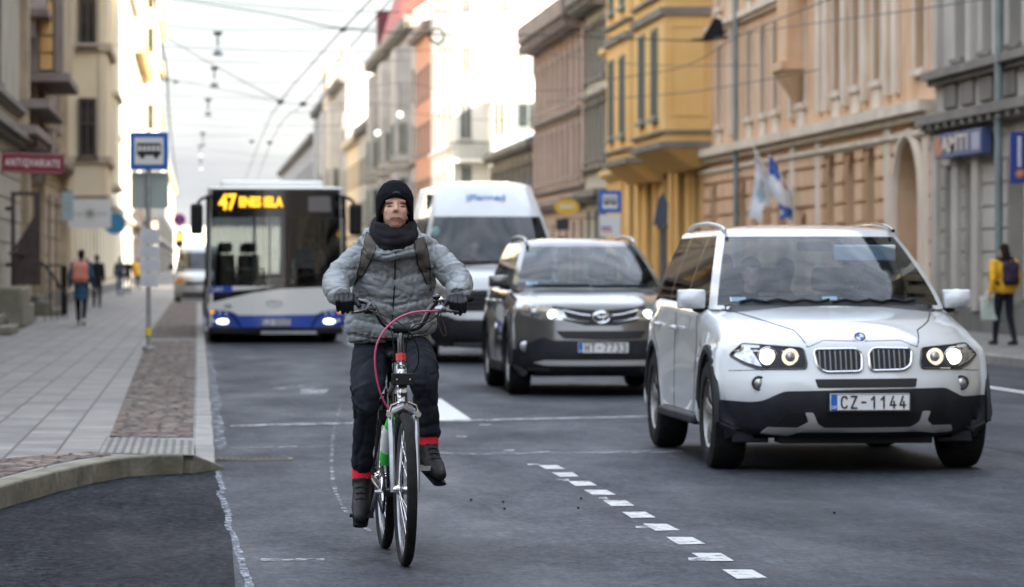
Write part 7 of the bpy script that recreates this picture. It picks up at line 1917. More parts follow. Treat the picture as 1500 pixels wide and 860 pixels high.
for s in (-1, 1):
    A = [rl_(577 + s*28, 361, 16.765)] + rP(ARM[s]); A[-1] = A[-1] + (A[-2]-A[-1])*.12
    cl_ = catmull(A, 12); n_ = len(cl_); rads = []
    base = np.interp(np.linspace(0, 1, n_), [0, .22, .45, .62, .8, .94, 1], [.060, .070, .070, .066, .059, .051, .042])
    L_ = 0
    for i in range(n_):
        if i: L_ += np.linalg.norm(cl_[i]-cl_[i-1])
        seg = (L_ % .105)/.105; rads.append(float(base[i] - .003 + .006*math.sin(PI*seg)**.5))
    jk.tube(cl_, rads, 20)
    # gathered folds at elbow and cuff
    for t_, dr in ((.52, .010), (.60, .008), (.90, .004)):
        i = int(t_*(n_-1)); c0 = Vector(cl_[i]); tg = (Vector(cl_[min(n_-1, i+1)]) - Vector(cl_[i-1])).normalized(); u = tg.orthogonal().normalized(); w = tg.cross(u)
        jk.tube([c0 + (u*math.cos(a) + w*math.sin(a))*(rads[i]*.96) + tg*(.012*math.sin(2*a)) for a in np.linspace(0, 2*PI, 17)[:-1]], dr, 6, closed=True)
# hood lying round the neck, and collar
for (z, rx, ry, r, tl, yo) in ((-.075, .120, .115, .034, .018, .03), (-.05, .128, .12, .030, .045, .035), (-.02, .122, .12, .028, .055, .045)):
    ring = [NC + Vector((rx*math.sin(a), -ry*math.cos(a)*.86 + yo, z - tl*math.cos(a) + .01*math.sin(3*a))) for a in np.linspace(0, 2*PI, 33)[:-1]]
    jk.tube(ring, r, 10, closed=True)
jk.ell(NC + Vector((0, .13, -.03)), (.12, .07, .10))
nzr = np.random.RandomState(3); K_ = nzr.randn(26, 3)*np.array([26, 26, 34]); ph = nzr.rand(26)*6.28
from mathutils import noise as NZ
def folds(co, fx, fy, fz, amp, seed=0.0, amp2=.35):
    out = np.empty(len(co))
    for i in range(len(co)):
        x, y, z = co[i]
        q = Vector((x*fx + seed, y*fy, z*fz)); w = NZ.noise(q*.6)*1.1
        a = 1 - abs(NZ.noise(q + Vector((w, w, 0))))*2.4; b = 1 - abs(NZ.noise(q*2.3 + Vector((3, w, 7))))*2.4
        out[i] = (max(a, -.2)**3 if a > 0 else 0)*-1 + (max(b, 0)**3)*-amp2
    return out*amp
def wrinkle(co, no):
    d = folds(co, 9, 7, 14, .0082)
    for y0_, dep in ((362, .006), (398, .011), (438, .012), (470, .011), (494, .009)):
        z0 = CH + (HZ - y0_)/309.0; ax = np.abs(co[:, 0] - .01); zs = z0 + .22*ax - .030
        m_ = np.clip((.215 - ax)/.03, 0, 1)
        d -= dep*np.exp(-((co[:, 2]-zs)/.0075)**2)*m_
        # little puckers either side of each seam
        d += .0028*np.sin(co[:, 0]*210 + z0*40)*np.exp(-((co[:, 2]-zs)/.022)**2)*m_
    return d
jo = organic('jacket', jk, M['jacket'], rider, .0058, 1, disp=wrinkle)
JB = BVHTree.FromPolygons([v.co.copy() for v in jo.data.vertices], [tuple(p.vertices) for p in jo.data.polygons])
def JP(l, D=16.62): return [((at(x, D, y)-RO).x, (at(x, D, y)-RO).z) for x, y in l]
trim('zip', JP([(578, 360), (579, 400), (577, 440), (574, 485), (573, 498)]), JB, 'black_plastic', jo, r=.0035, off=-.001)
trim('hem_cord', JP([(508, 490), (540, 493), (575, 494), (610, 492), (632, 489)]), JB, 'jacket', jo, r=.004, off=.0)
patch('pocket', rpoly(JP([(563, 492), (567, 492), (567, 497), (563, 497)]), .001), JB, 'red_plastic', jo, off=.003, thick=.002, res=.01)
# trousers
tr = MB()
for s in (-1, 1):
    G_ = rP(LEG[s]); G_[-1] = G_[-1] + (G_[-2]-G_[-1])*.0
    cl_ = catmull(G_, 10); n_ = len(cl_)
    base = np.interp(np.linspace(0, 1, n_), [0, .25, .5, .62, .85, 1], [.104, .090, .070, .059, .053, .055] if s < 0 else [.102, .088, .075, .064, .059, .060])
    cl_ = cl_[:-1] if s < 0 else cl_; cl_[-1] = cl_[-1] + np.array([0, 0, .022]); n_ = len(cl_); base = base[:n_]
    tr.tube(cl_, [float(base[i]*(1 + .02*math.sin(i*1.9) + .012*math.sin(i*4.1))) for i in range(n_)], 20)
    for i, dr in ((int(n_*.42), .013), (int(n_*.48), .010), (int(n_*.55), .011), (int(n_*.60), .008), (int(n_*.93), .006)):
        c0 = Vector(cl_[i]); tg = (Vector(cl_[i+1 if i+1 < n_ else i]) - Vector(cl_[i-1])).normalized(); u = tg.orthogonal().normalized(); w = tg.cross(u)
        tr.tube([c0 + (u*math.cos(a) + w*math.sin(a))*(base[i]*.955) + tg*(.02*math.sin(a + i)) for a in np.linspace(-.9, 3.4, 14)], dr, 6)
tr.ell(rl_(574, 497, 16.88), (.175, .135, .09)); tr.ell(rl_(574, 508, 16.93), (.15, .12, .07))
def wr2(co, no):
    return folds(co, 7, 6, 8, .008, 5.0, .25)
to = organic('trousers', tr, M['jeans_navy'], rider, .0075, 1, disp=wr2)
# socks, shoes
for s in (-1, 1):
    G_ = rP(LEG[s]); an = G_[4]
    organic('sock', MB().cap(an + Vector((0, .005, .05)), an + Vector((0, 0, -.045)), .046, .047), M['sock_red'], rider, .006, 2)
    sm = MB(); a = an + Vector((0, .0, -.046))
    if s < 0: d, pit, sc2 = (-.12, -1), R(-38), 1.06
    else: d, pit, sc2 = (.30, -1), R(-24), 1.04
    shoe_prims(sm, a, d, sc2, pit)
    sho = organic('shoe', sm, M['shoe_black'], rider, .0055, 2)
    dd = Vector((d[0], d[1], 0)).normalized(); u = Vector((0, 0, 1)); d2 = dd*math.cos(pit)+u*math.sin(pit); u2 = u*math.cos(pit)-dd*math.sin(pit); sdv = d2.cross(u2)
    so = MB(); pts = [a - u2*.104*sc2 - d2*.06*sc2, a - u2*.104*sc2 + d2*.06*sc2, a - u2*.100*sc2 + d2*.20*sc2]
    so.tube(pts, [.040, .044, .034], 10, flat=[.012, .012, .010], up=tuple(sdv)); obj('sole', so, M['rubber'], sho)
    lc = MB()
    for k in range(4):
        c0 = a + d2*(.035+.026*k)*sc2 + u2*(-.002-.011*k)*sc2 + u2*.018; lc.tube([c0 - sdv*.026, c0 + u2*.007, c0 + sdv*.026], .003, 5)
    obj('laces', lc, M['black_plastic'], sho)
# gloves: palm behind the grip, four fingers over the front of it, thumb under
for s in (-1, 1):
    gm = MB()
    if s < 0: fx = [494.5, 501.5, 508.5, 515]; wr_ = (500, 433, 16.44); th = [(512, 437, 16.38), (521, 441, 16.33), (526, 448, 16.31)]; y0_ = 433
    else: fx = [681.5, 675, 668, 661.5]; wr_ = (673, 434, 16.44); th = [(664, 437, 16.38), (655, 441, 16.33), (650, 448, 16.31)]; y0_ = 435
    W_ = rl_(*wr_); gm.cap(W_ + Vector((0, .05, .01)), W_, .034, .036)
    ln = [.9, 1.05, 1.0, .88]
    for k, x in enumerate(fx):
        kn = rl_(x, y0_ - 1 + (1.5 if k in (0, 3) else 0), 16.345)
        gm.cap(W_, kn, .026, .0165)
        f = 1.0
        L_ = ln[k]
        p1 = rl_(x, y0_ + 9*L_, 16.305); p2 = rl_(x + s*-.4, y0_ + 19*L_, 16.318); p3 = rl_(x + s*-.8, y0_ + 24*L_, 16.365)
        gm.cap(kn, p1, .0122, .0110); gm.cap(p1, p2, .0110, .0100); gm.cap(p2, p3, .0100, .009)
    T_ = rP(th); gm.cap(W_, T_[0], .024, .017); gm.cap(T_[0], T_[1], .0155, .0135); gm.cap(T_[1], T_[2], .0135, .0115)
    organic('glove', gm, M['glove'], rider, .0032, 1)
    cf = MB().tube([W_ + Vector((0, .025, .004)), W_ + Vector((0, .065, .018))], [.043, .046], 16); organic('cuff', cf, M['glove'], rider, .005, 1)
# backpack on his back; only its straps show from the front
rb = thing('backpack', 'backpack with brown grey straps worn by the cyclist over the grey jacket', 'backpack', tuple(RO))
bp0 = rl_(577, 395, 17.02)
mb = MB(); mb.ell(bp0, (.15, .10, .22)); mb.ell(bp0 + Vector((0, .02, -.08)), (.155, .11, .15)); organic('pack', mb, M['strap_brown'], rb, .014, 3)
for nm, l in (('strap', [(537, 340), (551, 348), (549, 365), (542, 384), (532, 404), (525, 407), (524, 399), (528, 386), (531, 365)]), ('strap', [(622, 347), (628, 368), (631, 389), (633, 415), (627, 416), (621, 403), (613, 389), (609, 372), (606, 352)])):
    so = patch(nm, rpoly(JP(l), .006), JB, 'strap_brown', rb, off=.010, thick=.004, res=.012)
    trim('edging', JP(l), JB, 'black_plastic', so, r=.0026, off=.0085, closed=True)
for sgn, (a, b_) in ((-1, ((526, 405), (520, 418))), (1, ((629, 412), (634, 425)))):
    trim('webbing', JP([a, b_]), JB, 'black_plastic', rb, r=.008, off=.004, flat=.003)
# ================================================================== street furniture, signs, wires, people
M['wire'] = mat('overhead_wire', (0.05, 0.05, 0.055), 0.6)
M['pipe'] = mat('grey_teal_pipe', (0.17, 0.21, 0.21), 0.55, col2=(0.24, 0.28, 0.28), scale=3)
M['sign_red'] = mat('dark_red_sign', (0.24, 0.012, 0.03), 0.5); M['sign_back'] = mat('pale_green_grey_metal', (0.36, 0.42, 0.39), 0.5)
M['paper'] = mat('white_paper', (0.72, 0.73, 0.74), 0.7, col2=(0.6, 0.62, 0.68), scale=9); M['yellow'] = mat('bright_yellow', (0.75, 0.62, 0.02), 0.5)
M['orange_yellow'] = mat('yellow_orange_sign', (0.75, 0.48, 0.05), 0.5); M['stone_step'] = wallm('mossy_stone_step', (0.13, 0.12, 0.085), (0.30, 0.28, 0.22), scale=2.5)
M['door_brown'] = mat('rust_brown_iron_sheet', (0.040, 0.024, 0.022), 0.7, col2=(0.07, 0.045, 0.04), scale=5)
def L3(px, py, D): return at(px, D, py)
def bus_icon(w, h):
    mb = MB(); t = .004
    def b(x0, x1, z0, z1): mb.box(x0*w, x1*w, -t, 0, z0*h, z1*h)
    b(-.5, .5, -.18, .0); b(-.5, .5, .24, .34)
    for k in range(6): b(-.5+.19*k, -.45+.19*k, 0, .24)
    for x in (-.28, .3): mb.cyl((x*w, -t*1.3, -.22*h), (x*w, 0, -.22*h), .10*w, 16)
    return mb
def rr_box(w, h, t, r=.03):
    return MB().prism(rpoly([(-w/2, -h/2), (w/2, -h/2), (w/2, h/2), (-w/2, h/2)], r), 1, -t/2, t/2)
# --- left bus stop post
D0 = 52.0; s = F/D0
b0 = at(217.5, D0); bz = KH
st = thing('bus_stop_sign', 'tall grey bus stop post with blue bus sign and paper timetables on the left pavement', 'bus stop', (b0.x, b0.y, bz), -TH)
hh = CH + (HZ-192)*D0/F - bz
obj('pole', MB().cyl((0, 0, 0), (0, 0, hh), .034, 14), M['steel'], st); obj('base', MB().cyl((0, 0, 0), (0, 0, .06), .09, 16), M['steel'], st, bevel=.01)
def sg(px0, px1, py0, py1): 
    return ((px0+px1)/2-217.5)/s, CH + (HZ-(py0+py1)/2)/s - bz, (px1-px0)/s, (py1-py0)/s
x, z, w, h = sg(191, 247, 194, 249)
sp_ = obj('sign_panel', rr_box(w, h, .02), M['sign_blue'], st, loc=(x, -.06, z), bevel=.002)
obj('white_field', rr_box(w*.76, h*.72, .006, .015), M['white_sign'], sp_, loc=(0, -.0135, 0)); obj('bus_symbol', bus_icon(w*.62, h*.62), M['lettering_black'], sp_, loc=(0, -.018, 0), smooth=False)
x, z, w, h = sg(192, 246, 253, 305); obj('back_panel', rr_box(w, h, .015), M['sign_back'], st, loc=(x, .05, z))
for (a, b_, c_, d_) in ((205, 233, 335, 358), (203, 233, 360, 378), (204, 234, 380, 398), (205, 232, 400, 420)):
    x, z, w, h = sg(a, b_, c_, d_); pp = obj('timetable', rr_box(w, h, .012, .01), M['paper'], st, loc=(x+.01, -.055, z), rot=(0, rnd.uniform(-.05, .05), 0))
    ln = MB()
    for k in range(5): ln.box(-w*.38, w*.38, -.0085, -.0065, -h*.35+k*h*.16, -h*.33+k*h*.16)
    obj('print', ln, mat('grey_print', (.30, .31, .36), .7) if 'gp' not in M else M['gp'], pp, smooth=False)
obj('band', MB().cyl((0, 0, 0), (0, 0, .12), .042, 14), M['yellow'], st, loc=(0, 0, CH+(HZ-492)/s-bz))
# --- right bus stop
D0 = 92.0; s = F/D0; b0 = at(877.5, D0)
st = thing('bus_stop_sign', 'blue bus stop sign above a white board on the far pavement by the yellow building', 'bus stop', (b0.x, b0.y, KH), -TH)
hh = CH + (HZ-278)*D0/F - KH
obj('pole', MB().cyl((0, 0, 0), (0, 0, hh), .04, 12), M['steel'], st)
def sg2(px0, px1, py0, py1): return ((px0+px1)/2-877.5)/s, CH + (HZ-(py0+py1)/2)/s - KH, (px1-px0)/s, (py1-py0)/s
x, z, w, h = sg2(877, 910, 279, 312); sp_ = obj('sign_panel', rr_box(w, h, .02), M['sign_blue'], st, loc=(x, -.07, z)); obj('white_field', rr_box(w*.66, h*.62, .006, .015), M['white_sign'], sp_, loc=(0, -.0135, 0)); obj('bus_symbol', bus_icon(w*.56, h*.5), M['lettering_black'], sp_, loc=(0, -.018, 0), smooth=False)
x, z, w, h = sg2(878, 909, 315, 346); sp_ = obj('board', rr_box(w, h, .02), M['white_sign'], st, loc=(x, -.07, z)); obj('stripe', MB().box(-w*.42, w*.1, -.013, -.0105, -h*.3, -h*.2), mat('orange_print', (.7, .18, .05), .6), sp_, smooth=False); obj('stripe', MB().box(-w*.42, w*.05, -.013, -.0105, -h*.15, -h*.05), M['sign_blue'], sp_, smooth=False)
# --- post with a dark box
D0 = 84.0; b0 = at(971, D0); s = F/D0
pt = thing('post_lantern', 'dark metal post with an angular box head standing before the yellow building', 'post', (b0.x, b0.y, KH), -TH)
zt = CH + (HZ-330)/s - KH
obj('post', MB().cyl((0, 0, 0), (0, 0, zt), .09, 12), M['plinth'], pt)
obj('box', MB().prism([(-.23, zt), (.10, zt), (.12, zt+.5), (.0, zt+.78), (-.12, zt+.6)], 1, -.12, .12), mat('slate_blue_box', (.06, .07, .10), .6), pt, smooth=False); obj('collar', MB().cyl((0, 0, zt-.08), (0, 0, zt), .13, 12), M['plinth'], pt)
# --- the red hanging shop sign and its neighbours
D0 = 73.0; s = F/D0; c = at(48, D0, 239); w, h = 91/s, 30/s
sg_ = thing('shop_sign', 'dark red hanging shop sign with white lettering at the left edge', 'sign', tuple(c), -TH)
obj('board', rr_box(w, h, .05, .01), M['sign_red'], sg_, rot=(0, R(2.2), 0), bevel=.004); obj('border', MB().tube([(-w/2+.03, -.03, -h/2+.03), (w/2-.03, -.03, -h/2+.03), (w/2-.03, -.03, h/2-.03), (-w/2+.03, -.03, h/2-.03)], .007, 4, closed=True), M['sign_back'], sg_, rot=(0, R(2.2), 0))
t = text_mb('ANTIQVARIATS', .215, .01, .004, 1.25); xs = [v[0] for v in t.v]; f = w*.88/(max(xs)-min(xs)); t.v = [(v[0]*f, v[1]-.032, v[2]) for v in t.v]; obj('lettering', t, M['lettering_white'], sg_, rot=(0, R(2.2), 0), smooth=False, fix=False)
obj('bracket', MB().tube([(-w/2-.1, 0, h/2+.05), (w*.3, 0, h/2+.05)], .015, 6).tube([(-w*.2, 0, h/2+.05), (-w*.2, 0, h/2)], .01, 6).tube([(w*.2, 0, h/2+.05), (w*.2, 0, h/2)], .01, 6), M['iron'], sg_)
D0 = 104.0; s = F/D0; c = at(132, D0, 313); w, h = 61/s, 42/s
sg_ = thing('shop_sign', 'white hanging shop sign with a grey ornament under the cream bay', 'sign', tuple(c), -TH)
obj('board', rr_box(w, h, .08, .03), M['white_sign'], sg_, bevel=.004)
om_ = MB()
for k in range(8):
    a = 2*PI*k/8; om_.tube([(0, -.045, 0), (.13*math.cos(a), -.045, .13*math.sin(a)), (.2*math.cos(a+.3), -.045, .2*math.sin(a+.3))], .012, 5)
om_.tube([(.09*math.cos(a), -.045, .09*math.sin(a)) for a in np.linspace(0, 2*PI, 17)[:-1]], .01, 5, closed=True)
for sx in (-1, 1):
    for k in range(3): om_.tube([(sx*(.24+.1*k), -.045, -.05), (sx*(.26+.1*k), -.045, .06), (sx*(.29+.1*k), -.045, -.04)], .01, 5)
obj('ornament', om_, mat('grey_green_print', (.25, .28, .24), .6), sg_)
obj('bracket', MB().tube([(-w/2-.25, 0, h/2+.08), (w*.45, 0, h/2+.08)], .02, 6).tube([(-w*.3, 0, h/2+.08), (-w*.3, 0, h/2-.02)], .012, 6).tube([(w*.3, 0, h/2+.08), (w*.3, 0, h/2-.02)], .012, 6), M['iron'], sg_)
D0 = 100.0; s = F/D0; c = at(99, D0, 302)
sg_ = thing('shop_sign', 'small pale blue hanging sign beside the white one', 'sign', tuple(c), -TH); obj('board', rr_box(17/s, 42/s, .05, .02), mat('pale_blue_sign', (.36, .48, .52), .5), sg_); obj('bracket', MB().tube([(-.2, 0, .43), (.15, 0, .43)], .012, 6), M['iron'], sg_)
obj('print', MB().box(-.1, .1, -.03, -.026, .05, .1).box(-.1, .1, -.03, -.026, -.1, -.05), M['sign_back'], sg_, smooth=False)
D0 = 125.0; c = at(168, D0, 327)
sg_ = thing('shop_sign', 'round blue hanging sign at the far edge of the cream bay', 'sign', tuple(c), -TH); obj('board', MB().cyl((0, -.04, 0), (0, .04, 0), .42, 24), mat('teal_blue_sign', (.03, .22, .42), .5), sg_); obj('bracket', MB().tube([(-.8, 0, .46), (.2, 0, .46)], .02, 6), M['iron'], sg_); obj('ring', MB().tube([(.40*math.cos(a), -.045, .40*math.sin(a)) for a in np.linspace(0, 2*PI, 25)[:-1]], .025, 5, closed=True), M['white_sign'], sg_)
# --- right side signs
D0 = 112.0; s = F/D0; c = at(830, D0, 303)
sg_ = thing('shop_sign', 'yellow oval hanging sign in front of the pink building', 'sign', tuple(c), -TH); obj('board', MB().prism([(.39*math.cos(a), .25*math.sin(a)) for a in np.linspace(0, 2*PI, 29)[:-1]], 1, -.05, .05), M['orange_yellow'], sg_); obj('bracket', MB().tube([(-.2, 0, .27), (1.6, 0, .27)], .02, 6), M['iron'], sg_)
obj('print', MB().box(-.22, .22, -.056, -.052, -.03, .05), M['white_sign'], sg_, smooth=False)
c = at(824, 114.0, 329); sg_ = thing('shop_sign', 'small dark sign hanging below the yellow oval one', 'sign', tuple(c), -TH); obj('board', rr_box(.42, .36, .06, .02), mat('dark_slate_sign', (.03, .035, .05), .5), sg_); obj('bracket', MB().tube([(0, 0, .2), (1.7, 0, .2)], .015, 6), M['iron'], sg_)
Y0_, Y1_ = SY(1440, RB-.3), SY(1371, RB-.3)
sg_ = thing('shop_sign', 'long blue fascia sign with pale letters over the shop opening of the grey building', 'sign', (RB-.22, (Y0_+Y1_)/2, 3.66)); L_ = (Y1_-Y0_)/2
obj('board', MB().box(-.11, .08, -L_, L_, -.23, .23), mat('blue_violet_sign', (.06, .085, .22), .5), sg_, bevel=.01)
t = text_mb('AMTI', .42, .02, .01, 1.1); xs = [v[0] for v in t.v]; f = L_*1.15/(max(xs)-min(xs)); t.v = [(v[1]-.12, -v[0]*f+L_*.1, v[2]) for v in t.v]; obj('lettering', t, mat('pale_gold_letters', (.55, .48, .38), .5), sg_, smooth=False, fix=False)
obj('panel', MB().box(-.125, -.112, -L_*.95, -L_*.62, -.16, .16), mat('pale_violet', (.32, .33, .45), .5), sg_, smooth=False); obj('panel', MB().box(-.125, -.112, L_*.72, L_*.95, -.18, .18), mat('rust_print', (.45, .16, .08), .5), sg_, smooth=False)
D0 = 57.0; s = F/D0; c = at(1499, D0, 231)
sg_ = thing('shop_sign', 'upright dark blue hanging sign at the right edge above the pavement', 'sign', tuple(c), -TH); obj('board', rr_box(40/s, 76/s, .08, .015), mat('navy_sign', (.012, .035, .22), .4), sg_)
mk = MB()
for k in range(9): mk.box(-.10, -.04, -.046, -.0405, .30-k*.055, .335-k*.055)
obj('lettering', mk, M['lettering_white'], sg_, smooth=False)
sr = MB()
for k in range(4): a = PI*k/4; sr.box(-.012, .012, -.046, -.0405, -.09, .09); 
so = MB()
for k in range(4):
    a = PI*k/4; so.tube([(.08*math.cos(a), -.045, .08*math.sin(a)), (-.08*math.cos(a), -.045, -.08*math.sin(a))], .012, 4)
obj('star', so, mat('orange_star', (.75, .3, .12), .5), sg_, loc=(-.06, 0, -.26)); obj('bracket', MB().tube([(.2, 0, .3), (.9, 0, .3)], .02, 6).tube([(.2, 0, -.3), (.9, 0, -.3)], .02, 6), M['iron'], sg_)
# --- flags on the peach front
Yf = 86.0
def FL(px, py): return (WX(px, Yf), WZ(py, Yf, px))
def flag(nm, label, outline, bands, pole, base_m, phase):
    pb, ptp = [Vector((FL(*p)[0], Yf+o, FL(*p)[1])) for p, o in zip(pole, (0, -.1))]
    e = thing(nm, label, 'flag', tuple(pb)); obj('pole', MB().tube([Vector((0, 0, 0)), ptp-pb], .022, 8), M['bus_white'], e)
    obj('bracket', MB().tube([Vector((0, 0, 0)), Vector((RB-pb.x, 0, -.12))], .035, 6), M['iron'], e)
    def sheet_(poly, m, off, nm2):
        loop = rpoly([FL(*p) for p in poly], .03); n = len(loop); xs = [p[0] for p in loop]; zs = [p[1] for p in loop]
        inner = [Vector((x, z)) for x in np.arange(min(xs)+.05, max(xs), .08) for z in np.arange(min(zs)+.05, max(zs), .08)]
        vo, eo, fo, ov, oe, of_ = MG.delaunay_2d_cdt([Vector(p) for p in loop] + inner, [], [list(range(n))], 1, 1e-6)
        def y_(p): return .16*math.sin(p.x*9 + p.y*2.2 + phase) + .05*math.sin(p.y*7 + p.x*5)
        mb = MB(); mb.v = [(p.x-pb.x, y_(p)-off, p.y-pb.z) for p in vo] + [(p.x-pb.x, y_(p)+off*.9+.004, p.y-pb.z) for p in vo]; nv = len(vo)
        ed = {}
        for f in fo:
            mb.f.append(tuple(f)); mb.f.append(tuple(i+nv for i in reversed(f)))
            for a in range(3): ed[(f[a], f[(a+1) % 3])] = 1
        for (a, b) in ed:
            if (b, a) not in ed: mb.f.append((b, a, a+nv, b+nv))
        return mb
    cl_ = obj('cloth', sheet_(outline, None, .006, 'cloth'), M[base_m], e)
    for poly, m, n2 in bands: obj(n2, sheet_(poly, None, .012, n2), M[m], cl_)
M['flag_white'] = mat('white_flag_cloth', (.74, .78, .84), .8, col2=(.82, .84, .88), scale=3); M['flag_blue'] = mat('blue_flag_cloth', (.01, .10, .46), .8); M['flag_pale'] = mat('pale_blue_print', (.38, .52, .62), .8); M['flag_red'] = mat('red_gold_crest', (.42, .08, .10), .8)
flag('flag', 'pale white flag with a faint blue print hanging from the peach building', [(1103, 215), (1110, 226), (1124, 262), (1131, 290), (1127, 305), (1118, 300), (1113, 328), (1106, 320), (1097, 322), (1103, 280), (1105, 250)],
     [([(1112, 262), (1119, 268), (1120, 292), (1113, 300), (1108, 285)], 'flag_pale', 'crest')], ((1160, 318), (1102, 214)), 'flag_white', 0)
flag('flag', 'blue and white flag with a small red crest hanging beside the pale one', [(1126, 226), (1136, 240), (1146, 258), (1160, 277), (1178, 296), (1183, 306), (1168, 316), (1160, 322), (1143, 322), (1141, 300), (1129, 282), (1124, 262)],
     [([(1126, 227), (1136, 240), (1145, 257), (1139, 266), (1126, 254)], 'flag_blue', 'stripe'), ([(1140, 298), (1152, 304), (1166, 308), (1164, 319), (1143, 322)], 'flag_blue', 'stripe'), ([(1146, 262), (1152, 268), (1156, 277), (1149, 278)], 'flag_red', 'crest')], ((1182, 322), (1125, 225)), 'flag_white', 2)
flag('flag', 'short dark blue pennant to the right of the blue and white flag', [(1163, 236), (1172, 228), (1180, 255), (1179, 260), (1172, 258)], [], ((1186, 290), (1170, 226)), 'flag_blue', 4)
# --- drainpipes on the fronts
for (px, X_, z1, own) in ((1078, RB-.22, 14, tb), (1463, RB-.25, 14, gb)):
    yy = SY(px, X_); obj('drainpipe', MB().tube([(X_-RB, yy-own.location.y, .3), (X_-RB, yy-own.location.y, z1)], .075, 10).cyl((X_-RB, yy-own.location.y, 4.2), (X_-RB, yy-own.location.y, 4.3), .10, 10), M['pipe'], own)
# --- entrance steps, iron door leaf and railings on the left
def sbox(x0, x1, y0, y1, z0, z1): return MB().box(x0, x1, y0, y1, z0, z1)
stp = thing('stone_steps', 'mossy stone entrance steps at the left edge below the iron door', 'steps', (LB, 74, KH))
for k, (x1, y0, y1, z) in enumerate(((1.0, 63.5, 66.2, .16), (.72, 64.4, 67.0, .34), (.5, 65.4, 68.2, .5))): obj('step', sbox(0.01, x1, y0-74, y1-74, 0 if k == 0 else z-.18, z), M['stone_step'], stp, bevel=.03)
obj('side_block', sbox(.03, .85, 70.5-74, 73.5-74, 0, .82), M['stone_step'], stp, bevel=.06); obj('side_block', sbox(.03, .80, 73.6-74, 77-74, 0, .45), M['stone_step'], stp, bevel=.04)
mb = MB().add([(.2, -4.6, .0), (.7, -4.6, 0), (.7, -4.5, 0), (.2, -4.5, 0), (-.02, -4.6, .62), (.2, -4.6, .62), (.2, -4.5, .62), (-.02, -4.5, .62)], [(0,3,2,1),(4,5,6,7),(0,1,5,4),(1,2,6,5),(2,3,7,6),(3,0,4,7)])
tag(obj('board', mb, M['black_plastic'], loc=(LB+.05, 74, KH)), 'dark board leaning by the stone steps at the left edge', 'board')
Yd = 78.0
def DXZ(px, py): return (WX(px, Yd), WZ(py, Yd, px))
(xa, zt_), (xb, zb2) = DXZ(16, 281), DXZ(59, 418)
dl = thing('iron_door', 'open rust brown iron door leaf with an open upper grille and diagonal brace', 'door', (xa, Yd, zb2))
w, h = xb-xa, zt_-zb2
obj('frame', sbox(0, .09, -.04, .04, 0, h).box(w-.13, w, -.04, .04, 0, h).box(.09, w-.13, -.04, .04, h-.08, h).box(.09, w-.13, -.04, .04, 0, .07), M['door_brown'], dl, smooth=False)
obj('panel', MB().prism([(.09, .07), (w-.13, .07), (w-.13, h*.72), (.09, h*.34)], 1, -.025, .025), M['door_brown'], dl, smooth=False)
obj('brace', MB().tube([(.05, -.03, h*.35), (w-.1, -.03, h*.74)], .03, 6), M['door_brown'], dl)
obj('hinge', sbox(-.12, .02, -.03, .03, h*.2, h*.24).box(-.12, .02, -.03, .03, h*.8, h*.84), M['iron'], dl)
rl = thing('stair_railing', 'black iron stair railing curving down from the iron door', 'railing', (xa, 79, KH))
def RP(px, py, Y): v = Vector((WX(px, Y), Y, WZ(py, Y, px))); return v - Vector((xa, 79, KH))
hr = [RP(*p) for p in ((14, 371, 77), (35, 376, 78), (60, 385, 79), (75, 400, 80), (88, 420, 81), (98, 432, 82))]; hc_ = catmull(hr, 6)
obj('handrail', MB().tube(hc_, .028, 8), M['iron'], rl)
for k in range(2, len(hc_), 4):
    p = Vector(hc_[k]); obj('baluster', MB().cyl(p, (p.x, p.y, 0.02), .012, 6), M['iron'], rl)
rl2 = thing('stair_railing', 'low black iron railing round the second entrance steps', 'railing', (LB, 88, KH))
mb = MB(); ys_ = [0, 1.2, 2.4, 3.6]
obj('top_rail', MB().tube([(.05, 0, 1.25), (.95, 0, 1.25), (.95, 3.6, 1.25), (.05, 3.6, 1.25)], .022, 6), M['iron'], rl2)
for x in (.25, .45, .65, .95): obj('baluster', MB().cyl((x, 0, 0), (x, 0, 1.25), .013, 6), M['iron'], rl2)
for y in (.6, 1.2, 1.8, 2.4, 3.0, 3.6): obj('baluster', MB().cyl((.95, y, 0), (.95, y, 1.25), .013, 6), M['iron'], rl2)
stp = thing('stone_steps', 'second set of stone steps inside the low iron railing', 'steps', (LB, 88, KH))
for k in range(3): obj('step', sbox(0.01, .9-.25*k, .15, 3.4, .17*k, .17*(k+1)), M['stone_step'], stp, bevel=.02)
# --- traffic signs and the light far down the left kerb
D0 = 150.0; b0 = at(263, D0)
tl = thing('traffic_light', 'traffic light showing amber with a round no stopping sign, far down the left kerb', 'traffic light', (b0.x, b0.y, KH), -TH)
zz = lambda py: CH + (HZ-py)*D0/F - KH
obj('pole', MB().cyl((0, 0, 0), (0, 0, zz(316)), .06, 10), M['steel'], tl)
hd = obj('housing', MB().box(-.17, .17, -.14, .12, zz(362), zz(338)), M['black_plastic'], tl, bevel=.03)
obj('lamp', MB().ell((0, -.14, zz(347)), (.15, .06, .15)), mat('amber_signal', (1, .5, .1), .4, emit=(1, .45, .04), estr=.5), hd)
obj('lamp', MB().ell((0, -.14, zz(355)), (.11, .05, .11)), mat('dark_green_signal', (.02, .08, .06), .3), hd)
so = obj('sign_panel', MB().cyl((0, -.05, zz(322)), (0, -.02, zz(322)), .26, 22), mat('blue_violet_disc', (.10, .04, .42), .5), tl); obj('border', MB().tube([(.23*math.cos(a), -.06, zz(322)+.23*math.sin(a)) for a in np.linspace(0, 2*PI, 23)[:-1]], .035, 6, closed=True), mat('magenta_red_rim', (.5, .02, .12), .5), so)
obj('bar', MB().tube([(-.16, -.06, zz(322)+.16), (.16, -.06, zz(322)-.16)], .03, 6), bpy.data.materials['magenta_red_rim'], so)
